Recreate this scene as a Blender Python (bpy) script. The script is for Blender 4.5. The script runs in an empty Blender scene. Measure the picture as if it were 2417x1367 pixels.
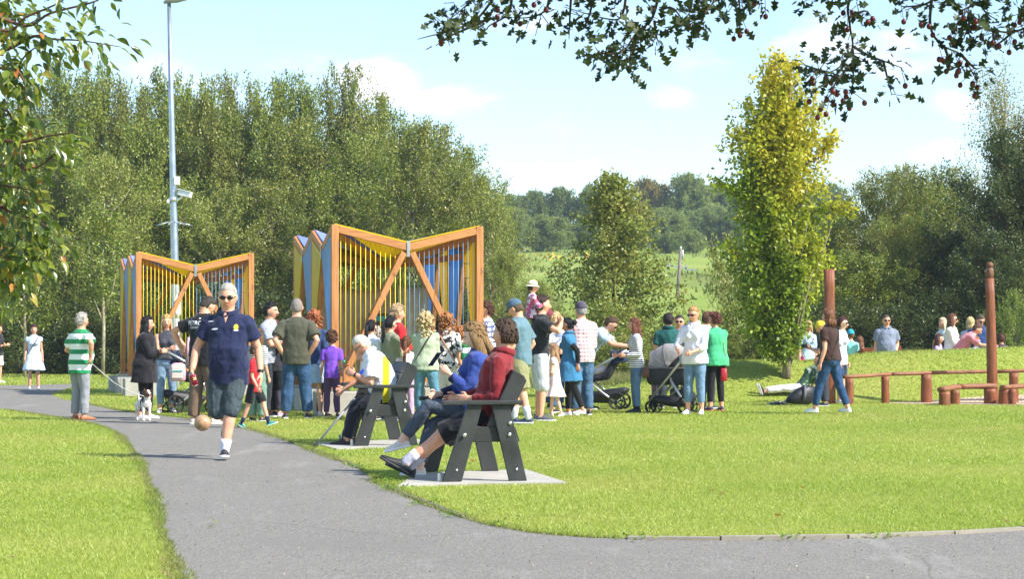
import bpy, bmesh, math, random
import numpy as np
from mathutils import Vector, Matrix, Quaternion, noise
R = math.radians
random.seed(7)
rng = np.random.default_rng(11)
S = bpy.context.scene
C = S.collection

# ------------------------------------------------------------------ camera, sky, sun, exposure
FPX, HZ, CX, CH = 4834.0, 798.0, 1208.5, 1.25        # focal length in photo pixels, horizon row, centre column, eye height
cam = bpy.data.objects.new('camera', bpy.data.cameras.new('camera'))
C.objects.link(cam)
cam.location = (0, 0, CH)
cam.rotation_euler = (R(90), 0, 0)
cam.data.sensor_width = 36
cam.data.lens = 36 * FPX / 2417
cam.data.shift_y = (HZ - 683.5) / 2417
cam.data.clip_start = 0.2
cam.data.clip_end = 3000
S.camera = cam

SUN_EL, SUN_AZ = R(43), R(62)       # azimuth: from "behind the camera" towards the right
sd = Vector((math.cos(SUN_EL) * math.sin(SUN_AZ), -math.cos(SUN_EL) * math.cos(SUN_AZ), math.sin(SUN_EL)))
sun = bpy.data.objects.new('sun', bpy.data.lights.new('sun', 'SUN'))
C.objects.link(sun)
sun.data.energy = 4.6
sun.data.angle = R(0.55)
sun.data.color = (1.0, 0.945, 0.86)
sun.rotation_euler = sd.to_track_quat('Z', 'Y').to_euler()
sun.location = (40, -20, 60)

W = bpy.data.worlds.new('World')
S.world = W
W.use_nodes = True
wn, wl = W.node_tree.nodes, W.node_tree.links
wn.clear()
wo = wn.new('ShaderNodeOutputWorld')
bg = wn.new('ShaderNodeBackground')
sky = wn.new('ShaderNodeTexSky')
sky.sky_type = 'NISHITA'
sky.sun_disc = False
sky.sun_elevation = SUN_EL
sky.sun_rotation = math.atan2(sd.x, sd.y)
sky.air_density = 0.9
sky.dust_density = 0.6
sky.ozone_density = 1.0
bg.inputs['Strength'].default_value = 0.15
wl.new(bg.outputs[0], wo.inputs[0])
# soft fair-weather clouds: noise on the view direction, gathered round a few banks
tc = wn.new('ShaderNodeTexCoord')
def wmath(op, a, b=None, c=None):
    n = wn.new('ShaderNodeMath'); n.operation = op
    for i, v in enumerate((a, b, c)):
        if v is None: continue
        if isinstance(v, (int, float)): n.inputs[i].default_value = v
        else: wl.new(v, n.inputs[i])
    return n.outputs[0]
sx = wn.new('ShaderNodeSeparateXYZ'); wl.new(tc.outputs['Generated'], sx.inputs[0])
map_ = wn.new('ShaderNodeMapping'); map_.inputs['Scale'].default_value = (1.0, 1.0, 2.6)
wl.new(tc.outputs['Generated'], map_.inputs[0])
nz = wn.new('ShaderNodeTexNoise'); nz.inputs['Scale'].default_value = 22; nz.inputs['Detail'].default_value = 7
nz.inputs['Roughness'].default_value = 0.55
wl.new(map_.outputs[0], nz.inputs['Vector'])
def bank(px, py, wx, wy, amp):
    az = (px - CX) / FPX; el = (HZ - py) / FPX
    hyp = wmath('SQRT', wmath('ADD', wmath('MULTIPLY', sx.outputs[0], sx.outputs[0]), wmath('MULTIPLY', sx.outputs[1], sx.outputs[1])))
    a = wmath('DIVIDE', wmath('SUBTRACT', wmath('ARCTAN2', sx.outputs[0], sx.outputs[1]), az), wx / FPX)
    e = wmath('DIVIDE', wmath('SUBTRACT', wmath('DIVIDE', sx.outputs[2], hyp), el), wy / FPX)
    r = wmath('SQRT', wmath('ADD', wmath('MULTIPLY', a, a), wmath('MULTIPLY', e, e)))
    m = wn.new('ShaderNodeMapRange'); m.interpolation_type = 'SMOOTHSTEP'
    wl.new(r, m.inputs['Value']); m.inputs['From Min'].default_value = 1.25; m.inputs['From Max'].default_value = 0.0
    m.inputs['To Min'].default_value = 0; m.inputs['To Max'].default_value = amp
    return m.outputs[0]
tot = None
for b in ((890, 200, 140, 70, 1.15), (1040, 240, 210, 50, .72), (560, 205, 260, 90, .42), (1560, 250, 120, 50, .5), (2000, 130, 330, 75, .55),
          (1520, 355, 90, 36, .5), (2220, 370, 170, 40, .6), (1330, 400, 260, 50, .35), (2230, 250, 110, 60, .45), (1380, 60, 280, 100, .42)):
    o = bank(*b)
    tot = o if tot is None else wmath('MAXIMUM', tot, o)
cl = wmath('ADD', tot, wmath('MULTIPLY', wmath('SUBTRACT', nz.outputs[0], 0.52), 2.1))
mr = wn.new('ShaderNodeMapRange'); mr.interpolation_type = 'SMOOTHSTEP'
wl.new(cl, mr.inputs['Value']); mr.inputs['From Min'].default_value = 0.12; mr.inputs['From Max'].default_value = 1.15
mr.inputs['To Max'].default_value = 0.9
mixc = wn.new('ShaderNodeMix'); mixc.data_type = 'RGBA'
tint = wn.new('ShaderNodeMix'); tint.data_type = 'RGBA'; tint.blend_type = 'MULTIPLY'; tint.inputs[0].default_value = 1; tint.inputs[7].default_value = (.90, .945, .965, 1)
wl.new(sky.outputs[0], tint.inputs[6])
wl.new(mr.outputs[0], mixc.inputs[0]); wl.new(tint.outputs[2], mixc.inputs[6])
mixc.inputs[7].default_value = (5.9, 5.75, 6.0, 1)
wl.new(mixc.outputs[2], bg.inputs[0])

S.view_settings.view_transform = 'Standard'
S.view_settings.look = 'None'
S.view_settings.gamma = 1
S.view_settings.exposure = 0.92
S.cycles.max_bounces = 6
S.cycles.diffuse_bounces = 3
S.cycles.transparent_max_bounces = 6
S.cycles.use_adaptive_sampling = True
S.cycles.adaptive_threshold = 0.02
S.cycles.use_denoising = True

# ------------------------------------------------------------------ helpers
def at(px, py, D):
    return Vector(((px - CX) / FPX * D, D, CH - (py - HZ) / FPX * D))
def Dg(py):                                        # distance of flat ground seen at row py
    return FPX * CH / (py - HZ)
def gp(px, py):
    D = Dg(py); return Vector(((px - CX) / FPX * D, D, 0))

def tag(o, label=None, cat=None, group=None, kind=None):
    if label: o['label'] = label
    if cat: o['category'] = cat
    if group: o['group'] = group
    if kind: o['kind'] = kind
    return o
def empty(name, loc=(0, 0, 0), rz=0):
    o = bpy.data.objects.new(name, None); C.objects.link(o)
    o.location = loc; o.rotation_euler = (0, 0, rz); o.empty_display_size = .1
    return o
def link(name, me, mat=None, parent=None):
    o = bpy.data.objects.new(name, me); C.objects.link(o)
    if mat and not me.materials: me.materials.append(mat)
    if parent is not None: o.parent = parent
    return o

class G:
    """geometry collector: every add_* drops closed shapes into one vertex / face list"""
    def __init__(s): s.v = []; s.f = []
    def add(s, vs, fs):
        n = len(s.v); s.v.extend([tuple(v) for v in vs]); s.f.extend([tuple(i + n for i in f) for f in fs])
    def box(s, c, size, rot=None, taper=1.0):
        c = Vector(c); hx, hy, hz = [k / 2 for k in size]; vs = []
        for z in (-1, 1):
            t = taper if z > 0 else 1
            for x, y in ((-1, -1), (1, -1), (1, 1), (-1, 1)):
                p = Vector((x * hx * t, y * hy * t, z * hz))
                vs.append(c + (rot @ p if rot else p))
        s.add(vs, [(3, 2, 1, 0), (4, 5, 6, 7), (0, 1, 5, 4), (1, 2, 6, 5), (2, 3, 7, 6), (3, 0, 4, 7)])
    def bar(s, a, b, w, h, up=(0, 0, 1)):
        """square bar from a to b; w across, h along 'up'"""
        a, b = Vector(a), Vector(b); t = (b - a).normalized(); up = Vector(up)
        sd_ = t.cross(up)
        if sd_.length < 1e-4: sd_ = t.cross(Vector((0, 1, 0)))
        sd_.normalize(); u = sd_.cross(t).normalized(); vs = []
        for p in (a, b):
            for x, y in ((-1, -1), (1, -1), (1, 1), (-1, 1)):
                vs.append(p + sd_ * x * w / 2 + u * y * h / 2)
        s.add(vs, [(3, 2, 1, 0), (4, 5, 6, 7), (0, 1, 5, 4), (1, 2, 6, 5), (2, 3, 7, 6), (3, 0, 4, 7)])
    def tube(s, pts, rads, side=None, n=12, p=1.0, cap=True):
        """loft along pts; rads = radius or (a,b); a lies along 'side'; p<1 squares the section"""
        pts = [Vector(q) for q in pts]; m = len(pts); base = len(s.v); sv = Vector(side) if side is not None else None
        prev = None
        for i in range(m):
            t = (pts[min(i + 1, m - 1)] - pts[max(i - 1, 0)])
            if t.length < 1e-7: t = Vector((0, 0, 1))
            t.normalize()
            if sv is not None: u = sv - t * sv.dot(t)
            elif prev is not None: u = prev - t * prev.dot(t)
            else: u = t.orthogonal()
            if u.length < 1e-5: u = t.orthogonal()
            u.normalize(); prev = u; w = t.cross(u)
            r = rads[i] if isinstance(rads, list) else rads
            a, b = (r, r) if not isinstance(r, (list, tuple)) else r
            for k in range(n):
                th = 2 * math.pi * k / n; c_, s_ = math.cos(th), math.sin(th)
                if p != 1.0:
                    c_ = math.copysign(abs(c_) ** p, c_); s_ = math.copysign(abs(s_) ** p, s_)
                s.v.append(tuple(pts[i] + u * a * c_ + w * b * s_))
        for i in range(m - 1):
            for k in range(n):
                k2 = (k + 1) % n
                s.f.append((base + i * n + k, base + i * n + k2, base + (i + 1) * n + k2, base + (i + 1) * n + k))
        if cap:
            s.f.append(tuple(base + k for k in reversed(range(n))))
            s.f.append(tuple(base + (m - 1) * n + k for k in range(n)))
    def ell(s, c, r, rot=None, nu=14, nv=9, fn=None):
        c = Vector(c); base = len(s.v)
        r = (r, r, r) if isinstance(r, (int, float)) else r
        def P(d):
            q = Vector((d[0] * r[0], d[1] * r[1], d[2] * r[2]))
            if fn: q = fn(Vector(d), q)
            return tuple(c + (rot @ q if rot else q))
        s.v.append(P((0, 0, -1)))
        for j in range(1, nv):
            ph = -math.pi / 2 + math.pi * j / nv
            for k in range(nu):
                th = 2 * math.pi * k / nu
                s.v.append(P((math.cos(ph) * math.cos(th), math.cos(ph) * math.sin(th), math.sin(ph))))
        s.v.append(P((0, 0, 1)))
        for k in range(nu):
            s.f.append((base, base + 1 + (k + 1) % nu, base + 1 + k))
        for j in range(nv - 2):
            for k in range(nu):
                a = base + 1 + j * nu; k2 = (k + 1) % nu
                s.f.append((a + k, a + k2, a + nu + k2, a + nu + k))
        top = base + 1 + (nv - 1) * nu; a = base + 1 + (nv - 2) * nu
        for k in range(nu):
            s.f.append((a + k, a + (k + 1) % nu, top))
    def mesh(s, name, smooth=True, bevel=0):
        me = bpy.data.meshes.new(name); me.from_pydata(s.v, [], s.f)
        if bevel:
            bm = bmesh.new(); bm.from_mesh(me)
            bmesh.ops.recalc_face_normals(bm, faces=bm.faces)
            ed = [e for e in bm.edges if len(e.link_faces) == 2 and e.calc_face_angle(0) > .6]
            bmesh.ops.bevel(bm, geom=ed, offset=bevel, segments=2, affect='EDGES', profile=.6)
            bm.to_mesh(me); bm.free()
        me.shade_smooth() if smooth else me.shade_flat()
        if bevel: me.shade_flat()
        return me
    def obj(s, name, mat, parent=None, smooth=True, bevel=0):
        return link(name, s.mesh(name, smooth, bevel), mat, parent)

def quadmesh(name, co, k):
    """co: (n*k,3) array of separate k-gons"""
    n = len(co) // k
    me = bpy.data.meshes.new(name)
    me.vertices.add(len(co)); me.vertices.foreach_set('co', np.asarray(co, dtype=np.float32).ravel())
    me.loops.add(n * k); me.loops.foreach_set('vertex_index', np.arange(n * k, dtype=np.int32))
    me.polygons.add(n); me.polygons.foreach_set('loop_start', np.arange(0, n * k, k, dtype=np.int32))
    me.polygons.foreach_set('loop_total', np.full(n, k, dtype=np.int32))
    me.update(calc_edges=True)
    return me

# ---- materials
MC = {}
def srgb(c):
    if isinstance(c, str):
        c = [int(c[i:i + 2], 16) / 255 for i in (0, 2, 4)]
    return tuple(((x / 12.92) if x <= .04045 else ((x + .055) / 1.055) ** 2.4) for x in c)
class NT:
    def __init__(s, name):
        s.m = bpy.data.materials.new(name); s.m.use_nodes = True
        s.t = s.m.node_tree; s.n = s.t.nodes; s.l = s.t.links
        s.b = s.n['Principled BSDF']; s.out = s.n['Material Output']
        s.tc = None
    def coord(s, which='Object', scale=None):
        if s.tc is None: s.tc = s.n.new('ShaderNodeTexCoord')
        o = s.tc.outputs[which]
        if scale:
            mp = s.n.new('ShaderNodeMapping'); mp.inputs['Scale'].default_value = scale
            s.l.new(o, mp.inputs[0]); o = mp.outputs[0]
        return o
    def noise(s, vec, sc, det=3, rough=.5, out=0):
        n = s.n.new('ShaderNodeTexNoise'); n.inputs['Scale'].default_value = sc; n.inputs['Detail'].default_value = det
        n.inputs['Roughness'].default_value = rough
        if vec is not None: s.l.new(vec, n.inputs['Vector'])
        return n.outputs[out]
    def math(s, op, a, b=None):
        n = s.n.new('ShaderNodeMath'); n.operation = op
        for i, v in enumerate((a, b)):
            if v is None: continue
            if isinstance(v, (int, float)): n.inputs[i].default_value = v
            else: s.l.new(v, n.inputs[i])
        return n.outputs[0]
    def ramp(s, fac, stops, interp='LINEAR'):
        n = s.n.new('ShaderNodeValToRGB'); s.l.new(fac, n.inputs[0]); cr = n.color_ramp; cr.interpolation = interp
        while len(cr.elements) < len(stops): cr.elements.new(.5)
        for e, (p, c) in zip(cr.elements, stops):
            e.position = p; e.color = (*c, 1) if len(c) == 3 else c
        return n.outputs[0]
    def mix(s, fac, a, b, mode='MIX'):
        n = s.n.new('ShaderNodeMix'); n.data_type = 'RGBA'; n.blend_type = mode
        for i, v in ((0, fac), (6, a), (7, b)):
            if isinstance(v, (int, float)): n.inputs[i].default_value = v
            elif isinstance(v, tuple): n.inputs[i].default_value = (*v, 1) if len(v) == 3 else v
            else: s.l.new(v, n.inputs[i])
        return n.outputs[2]
    def color(s, v):
        if isinstance(v, tuple): s.b.inputs['Base Color'].default_value = (*v, 1)
        else: s.l.new(v, s.b.inputs['Base Color'])
    def set(s, **k):
        for a, v in k.items():
            s.b.inputs[a.replace('_', ' ')].default_value = v
    def bump(s, h, strength=.3, dist=.01):
        n = s.n.new('ShaderNodeBump'); n.inputs['Strength'].default_value = strength; n.inputs['Distance'].default_value = dist
        s.l.new(h, n.inputs['Height']); s.l.new(n.outputs[0], s.b.inputs['Normal'])
    def sep(s, v):
        n = s.n.new('ShaderNodeSeparateXYZ'); s.l.new(v, n.inputs[0]); return n.outputs

def var(c, k):
    return tuple(min(1, max(0, x * k)) for x in c)
def plain(name, col, rough=.6, metal=0, spec=.5, nsc=8, amt=.12, bumps=0.0, bsc=60):
    if name in MC: return MC[name]
    n = NT(name); c = srgb(col); v = n.coord()
    n.color(n.ramp(n.noise(v, nsc, 5), [(.3, var(c, 1 - amt)), (.7, var(c, 1 + amt))]))
    n.set(Roughness=rough, Metallic=metal); n.b.inputs['Specular IOR Level'].default_value = spec
    if bumps: n.bump(n.noise(v, bsc, 4), bumps, .01)
    MC[name] = n.m; return n.m

def fabric(col, pat=None, rough=.85, fold=1.0):
    key = 'cloth_%s_%s' % (col, pat)
    if key in MC: return MC[key]
    n = NT('cloth'); c = srgb(col); v = n.coord(); z = n.sep(v)
    base = n.ramp(n.noise(v, 6, 3), [(.25, var(c, .9)), (.75, var(c, 1.08))])
    k = pat[0] if pat else None
    if k == 'stripes':                                   # ('stripes', colour, period, share)
        f = n.math('FRACT', n.math('DIVIDE', n.math('ADD', z[2], 10), pat[2]))
        base = n.mix(n.math('LESS_THAN', f, pat[3]), base, srgb(pat[1]))
    elif k == 'plaid':                                   # ('plaid', colour, colour2, period)
        gx = n.math('ADD', z[0], n.math('MULTIPLY', z[1], .8))
        f1 = n.math('LESS_THAN', n.math('FRACT', n.math('DIVIDE', n.math('ADD', gx, 10), pat[3])), .3)
        f2 = n.math('LESS_THAN', n.math('FRACT', n.math('DIVIDE', n.math('ADD', z[2], 10), pat[3])), .3)
        base = n.mix(n.math('MULTIPLY', f1, .75), base, srgb(pat[1]))
        base = n.mix(n.math('MULTIPLY', f2, .75), base, srgb(pat[2]))
    elif k == 'print':                                   # ('print', colour, scale, threshold, colour2)
        f = n.math('GREATER_THAN', n.noise(v, pat[2], 2, .6), pat[3])
        base = n.mix(f, base, srgb(pat[1]))
        if len(pat) > 4:
            vv = n.coord('Object', (1.3, 1.3, 1.3))
            base = n.mix(n.math('GREATER_THAN', n.noise(vv, pat[2] * .8, 2, .6), pat[3] + .04), base, srgb(pat[4]))
    elif k == 'bands':                                   # ('bands', [(z0,z1,colour)...])
        for z0, z1, cc in pat[1]:
            f = n.math('MULTIPLY', n.math('GREATER_THAN', z[2], z0), n.math('LESS_THAN', z[2], z1))
            base = n.mix(f, base, srgb(cc))
    elif k == 'xband':                                   # panel between two values of local x or y: (.., axis, lo, hi, colour, zmax)
        f = n.math('MULTIPLY', n.math('GREATER_THAN', z[pat[1]], pat[2]), n.math('LESS_THAN', z[pat[1]], pat[3]))
        f = n.math('MULTIPLY', f, n.math('LESS_THAN', z[2], pat[5]))
        base = n.mix(f, base, srgb(pat[4]))
    n.color(base); n.set(Roughness=rough); n.b.inputs['Specular IOR Level'].default_value = .25
    n.b.inputs['Sheen Weight'].default_value = .15
    h = n.math('ADD', n.math('MULTIPLY', n.noise(n.coord('Object', (6, 6, 3.2)), 1.5, 2, .45), 1.0), n.math('MULTIPLY', n.noise(v, 420, 1), .02))
    n.bump(h, .6 * fold, .06)
    MC[key] = n.m; return n.m
def denim(col='3d5f8a', wear='7f9fc0'):
    key = 'denim_' + col + wear
    if key in MC: return MC[key]
    n = NT('denim'); c, w = srgb(col), srgb(wear); v = n.coord()
    a = n.noise(n.coord('Object', (7, 7, 3)), 1.5, 4, .6)
    n.color(n.ramp(a, [(.35, c), (.55, var(c, 1.15)), (.72, w)]))
    n.set(Roughness=.9); n.b.inputs['Specular IOR Level'].default_value = .2
    n.bump(n.math('ADD', n.noise(n.coord('Object', (7, 7, 6)), 1.6, 2), n.math('MULTIPLY', n.noise(v, 500, 1), .03)), .6, .05)
    MC[key] = n.m; return n.m
def skin(tone=0):
    key = 'skin_%d' % tone
    if key in MC: return MC[key]
    n = NT('skin'); c = srgb(['d9a184', 'e3b296', 'c98b6c', 'e8bda4'][tone]); v = n.coord()
    n.color(n.ramp(n.noise(v, 14, 4), [(.3, var((c[0], c[1] * .9, c[2] * .86), .95)), (.7, var(c, 1.06))]))
    n.set(Roughness=.5); n.b.inputs['Subsurface Weight'].default_value = 0.0
    n.bump(n.noise(v, 160, 2), .08, .004)
    MC[key] = n.m; return n.m
def hairmat(col):
    key = 'hair_' + col
    if key in MC: return MC[key]
    n = NT('hair'); c = srgb(col); v = n.coord('Object', (90, 90, 9))
    a = n.noise(v, 1.4, 4, .6)
    n.color(n.ramp(a, [(.3, var(c, .55)), (.55, c), (.75, var(c, 1.5))]))
    n.set(Roughness=.55); n.b.inputs['Specular IOR Level'].default_value = .35; n.bump(a, .9, .02)
    MC[key] = n.m; return n.m
def wood(name, col, dark, sc=1.0, rough=.6, ax=2):
    if name in MC: return MC[name]
    n = NT(name); c, d = srgb(col), srgb(dark)
    s_ = [14 * sc] * 3; s_[ax] = 1.2 * sc
    a = n.noise(n.coord('Object', tuple(s_)), 1.5, 6, .6)
    b = n.noise(n.coord('Object'), 2.2, 3)
    k = n.noise(n.coord('Object', (9, 9, 4)), 1.0, 1)
    base = n.ramp(a, [(.3, d), (.6, c), (.8, var(c, 1.15))])
    base = n.mix(n.math('MULTIPLY', n.math('GREATER_THAN', k, .71), .75), base, var(d, .55))
    base = n.mix(n.math('MULTIPLY', b, .35), base, var(c, .8))
    base = n.mix(n.ramp(n.noise(n.coord('Object', (5, 5, 2)), 1.3, 5, .7), [(.5, (0, 0, 0)), (.72, (.45, .45, .45))]), base, tuple(.75 * q + .06 for q in c))
    n.color(base); n.set(Roughness=rough); n.bump(a, .25, .01)
    MC[name] = n.m; return n.m

# ------------------------------------------------------------------ the lie of the land
def sstep(a, b, x):
    t = np.clip((x - a) / (b - a), 0, 1); return t * t * (3 - 2 * t)
def ground_np(x, y):
    x = np.asarray(x, float); y = np.asarray(y, float)
    hm = np.interp(x, [1.2, 2.6, 4.3, 6, 7.3, 10.5, 30], [0, .40, .78, .78, .93, 1.06, 1.1])
    t = np.clip((y - 39.6) / (44.6 - 39.6), 0, 1)
    bank_ = hm * np.where(t < .5, sstep(0, .5, t), 1 - .8 * sstep(.5, 1.0, t))
    far = np.interp(y, [0, 78, 90, 105, 120, 180, 250, 300, 420, 900], [0, 0, .5, 1.7, 3.1, 7.6, 12.4, 13.6, 15, 15])
    bumps = np.where(y > 95, .35 * np.sin(x * .09) * np.sin(y * .07 + 1), 0)
    return bank_ + far + bumps
def gz(x, y): return float(ground_np(x, y))
# ------------------------------------------------------------------ ground, path, slabs
def ground_material():
    n = NT('lawn_ground'); v = n.coord()
    a = n.noise(v, .35, 4); b = n.noise(v, 9, 6, .7); c = n.noise(n.coord('Object', (1, .35, 1)), 60, 3, .7)
    g = n.ramp(b, [(.3, (.23, .29, .035)), (.55, (.32, .38, .06)), (.75, (.40, .44, .10))])
    g = n.mix(n.math('MULTIPLY', c, .35), g, (.30, .35, .07))
    g = n.mix(n.ramp(a, [(.45, (0, 0, 0)), (.7, (.45, .45, .45))]), g, (.34, .35, .09))
    g = n.mix(n.ramp(n.noise(v, 1.3, 5, .7), [(.60, (0, 0, 0)), (.72, (.55, .55, .55))]), g, (.30, .25, .11))
    # the far field is patchier
    f = n.noise(v, .06, 5, .6); yy = n.sep(v)[1]
    far = n.math('GREATER_THAN', yy, 84)
    gf = n.ramp(f, [(.35, (.17, .21, .04)), (.5, (.22, .30, .045)), (.65, (.30, .34, .08))])
    n.color(n.mix(far, g, gf)); n.set(Roughness=.8)
    n.b.inputs['Specular IOR Level'].default_value = .2
    n.bump(n.math('ADD', c, n.math('MULTIPLY', b, .6)), .8, .04)
    return n.m
def spaced(segs):
    out = []
    for a, b, st in segs:
        k = max(1, int(round((b - a) / st)))
        out += list(np.linspace(a, b, k, endpoint=False))
    out.append(segs[-1][1]); return np.array(out)
gx_ = spaced([(-600, -120, 60), (-120, -24, 8), (-24, 0, 2), (0, 14, .4), (14, 30, 2), (30, 140, 8), (140, 600, 60)])
gy_ = spaced([(-30, 36, 3), (36, 48, .3), (48, 76, 4), (76, 130, 2), (130, 320, 6), (320, 900, 60)])
XX, YY = np.meshgrid(gx_, gy_)
ZZ = ground_np(XX, YY)
nx, ny = len(gx_), len(gy_)
gv = np.stack([XX.ravel(), YY.ravel(), ZZ.ravel()], 1)
gf = [(j * nx + i, j * nx + i + 1, (j + 1) * nx + i + 1, (j + 1) * nx + i) for j in range(ny - 1) for i in range(nx - 1)]
me = bpy.data.meshes.new('ground'); me.from_pydata(gv.tolist(), [], gf); me.shade_smooth()
tag(link('ground', me, ground_material()), kind='structure')

def dense(pts, step=.25):
    """resample a ground polyline, closed, gently rounded"""
    out = []
    n = len(pts)
    for i in range(n):
        p0, p1, p2, p3 = pts[i - 1], pts[i], pts[(i + 1) % n], pts[(i + 2) % n]
        k = max(1, int((p2 - p1).length / step)); k = min(k, 40)
        for j in range(k):
            t = j / k
            q = 0.5 * ((2 * p1) + (p2 - p0) * t + (2 * p0 - 5 * p1 + 4 * p2 - p3) * t * t + (3 * p1 - p0 - 3 * p2 + p3) * t ** 3)
            lin = p1.lerp(p2, t)
            out.append(q if (q - lin).length < .25 * (p2 - p1).length and (p2 - p1).length < 9 else lin)
    return out
EDGE_L = [(480, 1600), (428, 1367), (395, 1295), (374, 1225), (358, 1165), (338, 1112), (305, 1056), (265, 1020), (215, 1002), (120, 985), (0, 968), (-150, 957), (-420, 946)]
EDGE_T = [(-420, 914), (-150, 912), (0, 911), (100, 909), (170, 907), (205, 906), (172, 915), (138, 925), (124, 933), (150, 944), (190, 951), (245, 963), (310, 974)]
EDGE_R = [(380, 982), (450, 990), (520, 1000), (590, 1015), (645, 1031), (705, 1053), (775, 1080), (850, 1110), (908, 1148), (985, 1184), (1050, 1210), (1130, 1236), (1250, 1259),
          (1400, 1272), (1700, 1277), (2000, 1273), (2250, 1263), (2417, 1253), (2900, 1232), (2900, 1600)]
path_px = EDGE_L + EDGE_T + EDGE_R
path_pts = dense([gp(*p) for p in path_px])
rr = random.Random(3)
path_pts = [p + Vector((noise.noise(p * 3.1), noise.noise(p * 3.1 + Vector((9, 0, 0))), 0)) * .035 for p in path_pts]
PP = np.array([(p.x, p.y) for p in path_pts])
def inside(poly, x, y):
    r = np.zeros(x.shape, bool); j = len(poly) - 1
    for i in range(len(poly)):
        xi, yi = poly[i]; xj, yj = poly[j]
        if yi != yj:
            c_ = ((yi > y) != (yj > y)) & (x < (xj - xi) * (y - yi) / (yj - yi) + xi)
            r ^= c_
        j = i
    return r
from mathutils.geometry import tessellate_polygon
def sheet(name, pts, z, mat, thick=0):
    tris = tessellate_polygon([[Vector((p[0], p[1], 0)) for p in pts]])
    n_ = len(pts); vs = [(p[0], p[1], z) for p in pts]; fs = [tuple(t) for t in tris]
    if thick:
        vs += [(p[0], p[1], z - thick) for p in pts]
        fs += [(i, (i + 1) % n_, n_ + (i + 1) % n_, n_ + i) for i in range(n_)]
    m_ = bpy.data.meshes.new(name); m_.from_pydata(vs, [], fs)
    bm = bmesh.new(); bm.from_mesh(m_); bmesh.ops.recalc_face_normals(bm, faces=bm.faces)
    if not thick and sum(f.normal.z for f in bm.faces) < 0: bmesh.ops.reverse_faces(bm, faces=bm.faces)
    bm.to_mesh(m_); bm.free()
    return link(name, m_, mat)
def asphalt():
    n = NT('asphalt'); v = n.coord()
    a = n.noise(v, 1.1, 4); b = n.noise(v, 85, 3, .85); c = n.noise(v, 45, 3, .7)
    vo = n.n.new('ShaderNodeTexVoronoi'); vo.inputs['Scale'].default_value = 95; n.l.new(v, vo.inputs['Vector'])
    base = n.ramp(b, [(.34, (.07, .065, .055)), (.5, (.165, .154, .134)), (.64, (.35, .33, .29))])
    base = n.mix(n.ramp(a, [(.35, (0, 0, 0)), (.7, (.5, .5, .5))]), base, (.20, .187, .163))
    w = n.noise(n.coord('Object', (.5, .12, 1)), 3, 5, .7)
    base = n.mix(n.ramp(w, [(.56, (0, 0, 0)), (.66, (.35, .35, .35))]), base, (.34, .325, .295))
    base = n.mix(n.math('MULTIPLY', n.math('GREATER_THAN', n.noise(v, 26, 2, .5), .73), .6), base, (.42, .39, .34))
    # old cracks, darker patches, scattered pale grit
    vc = n.n.new('ShaderNodeTexVoronoi'); vc.feature = 'DISTANCE_TO_EDGE'; vc.inputs['Scale'].default_value = .42
    wv = n.n.new('ShaderNodeMix'); wv.data_type = 'VECTOR'; wv.inputs[0].default_value = .12; n.l.new(v, wv.inputs[4]); n.l.new(n.noise(v, 2.2, 5, .6, out=1), wv.inputs[5]); n.l.new(wv.outputs[1], vc.inputs['Vector'])
    cr = n.math('MULTIPLY', n.math('LESS_THAN', vc.outputs[0], .003), n.math('GREATER_THAN', n.noise(v, .5, 2), .56))
    base = n.mix(n.math('MULTIPLY', cr, .35), base, (.05, .047, .04))
    base = n.mix(n.ramp(n.noise(v, .55, 4, .65), [(.52, (0, 0, 0)), (.64, (.22, .22, .22))]), base, (.12, .113, .10))
    n.color(base); n.set(Roughness=.88); n.bump(n.math('ADD', b, n.math('MULTIPLY', vo.outputs[0], .8)), .6, .006)
    return n.m
tag(sheet('path', [(p.x, p.y) for p in path_pts], .006, asphalt()), kind='structure')

def chips():
    n = NT('wood_chips'); v = n.coord(); vo = n.n.new('ShaderNodeTexVoronoi'); vo.inputs['Scale'].default_value = 22; n.l.new(v, vo.inputs['Vector'])
    n.color(n.mix(n.noise(v, 30, 3), vo.outputs['Color'], (.52, .36, .22))); n.color(n.mix(.82, n.mix(.5, vo.outputs['Color'], (.3, .2, .1)), (.50, .36, .24)))
    n.set(Roughness=.9); n.bump(vo.outputs[0], .8, .04); return n.m
cp = []
for i in range(60):
    a = 2 * math.pi * i / 60; q = Vector((10.6 + 3.45 * math.cos(a), 39.0 + 1.15 * math.sin(a)))
    cp.append((q.x + .06 * noise.noise(Vector((q.x * 4, q.y * 4, 0))), q.y + .06 * noise.noise(Vector((q.x * 4, q.y * 4, 5)))))
bmc = []
pl_ = sheet('wood_chip_ground', cp, 0, chips())
# drape the chips over the foot of the bank
bm = bmesh.new(); bm.from_mesh(pl_.data); bmesh.ops.subdivide_edges(bm, edges=bm.edges, cuts=5, use_grid_fill=True)
bmesh.ops.triangulate(bm, faces=bm.faces)
for vtx in bm.verts: vtx.co.z = gz(vtx.co.x, vtx.co.y) + .012
bm.to_mesh(pl_.data); bm.free(); tag(pl_, kind='structure')
CHP = np.array(cp)

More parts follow.
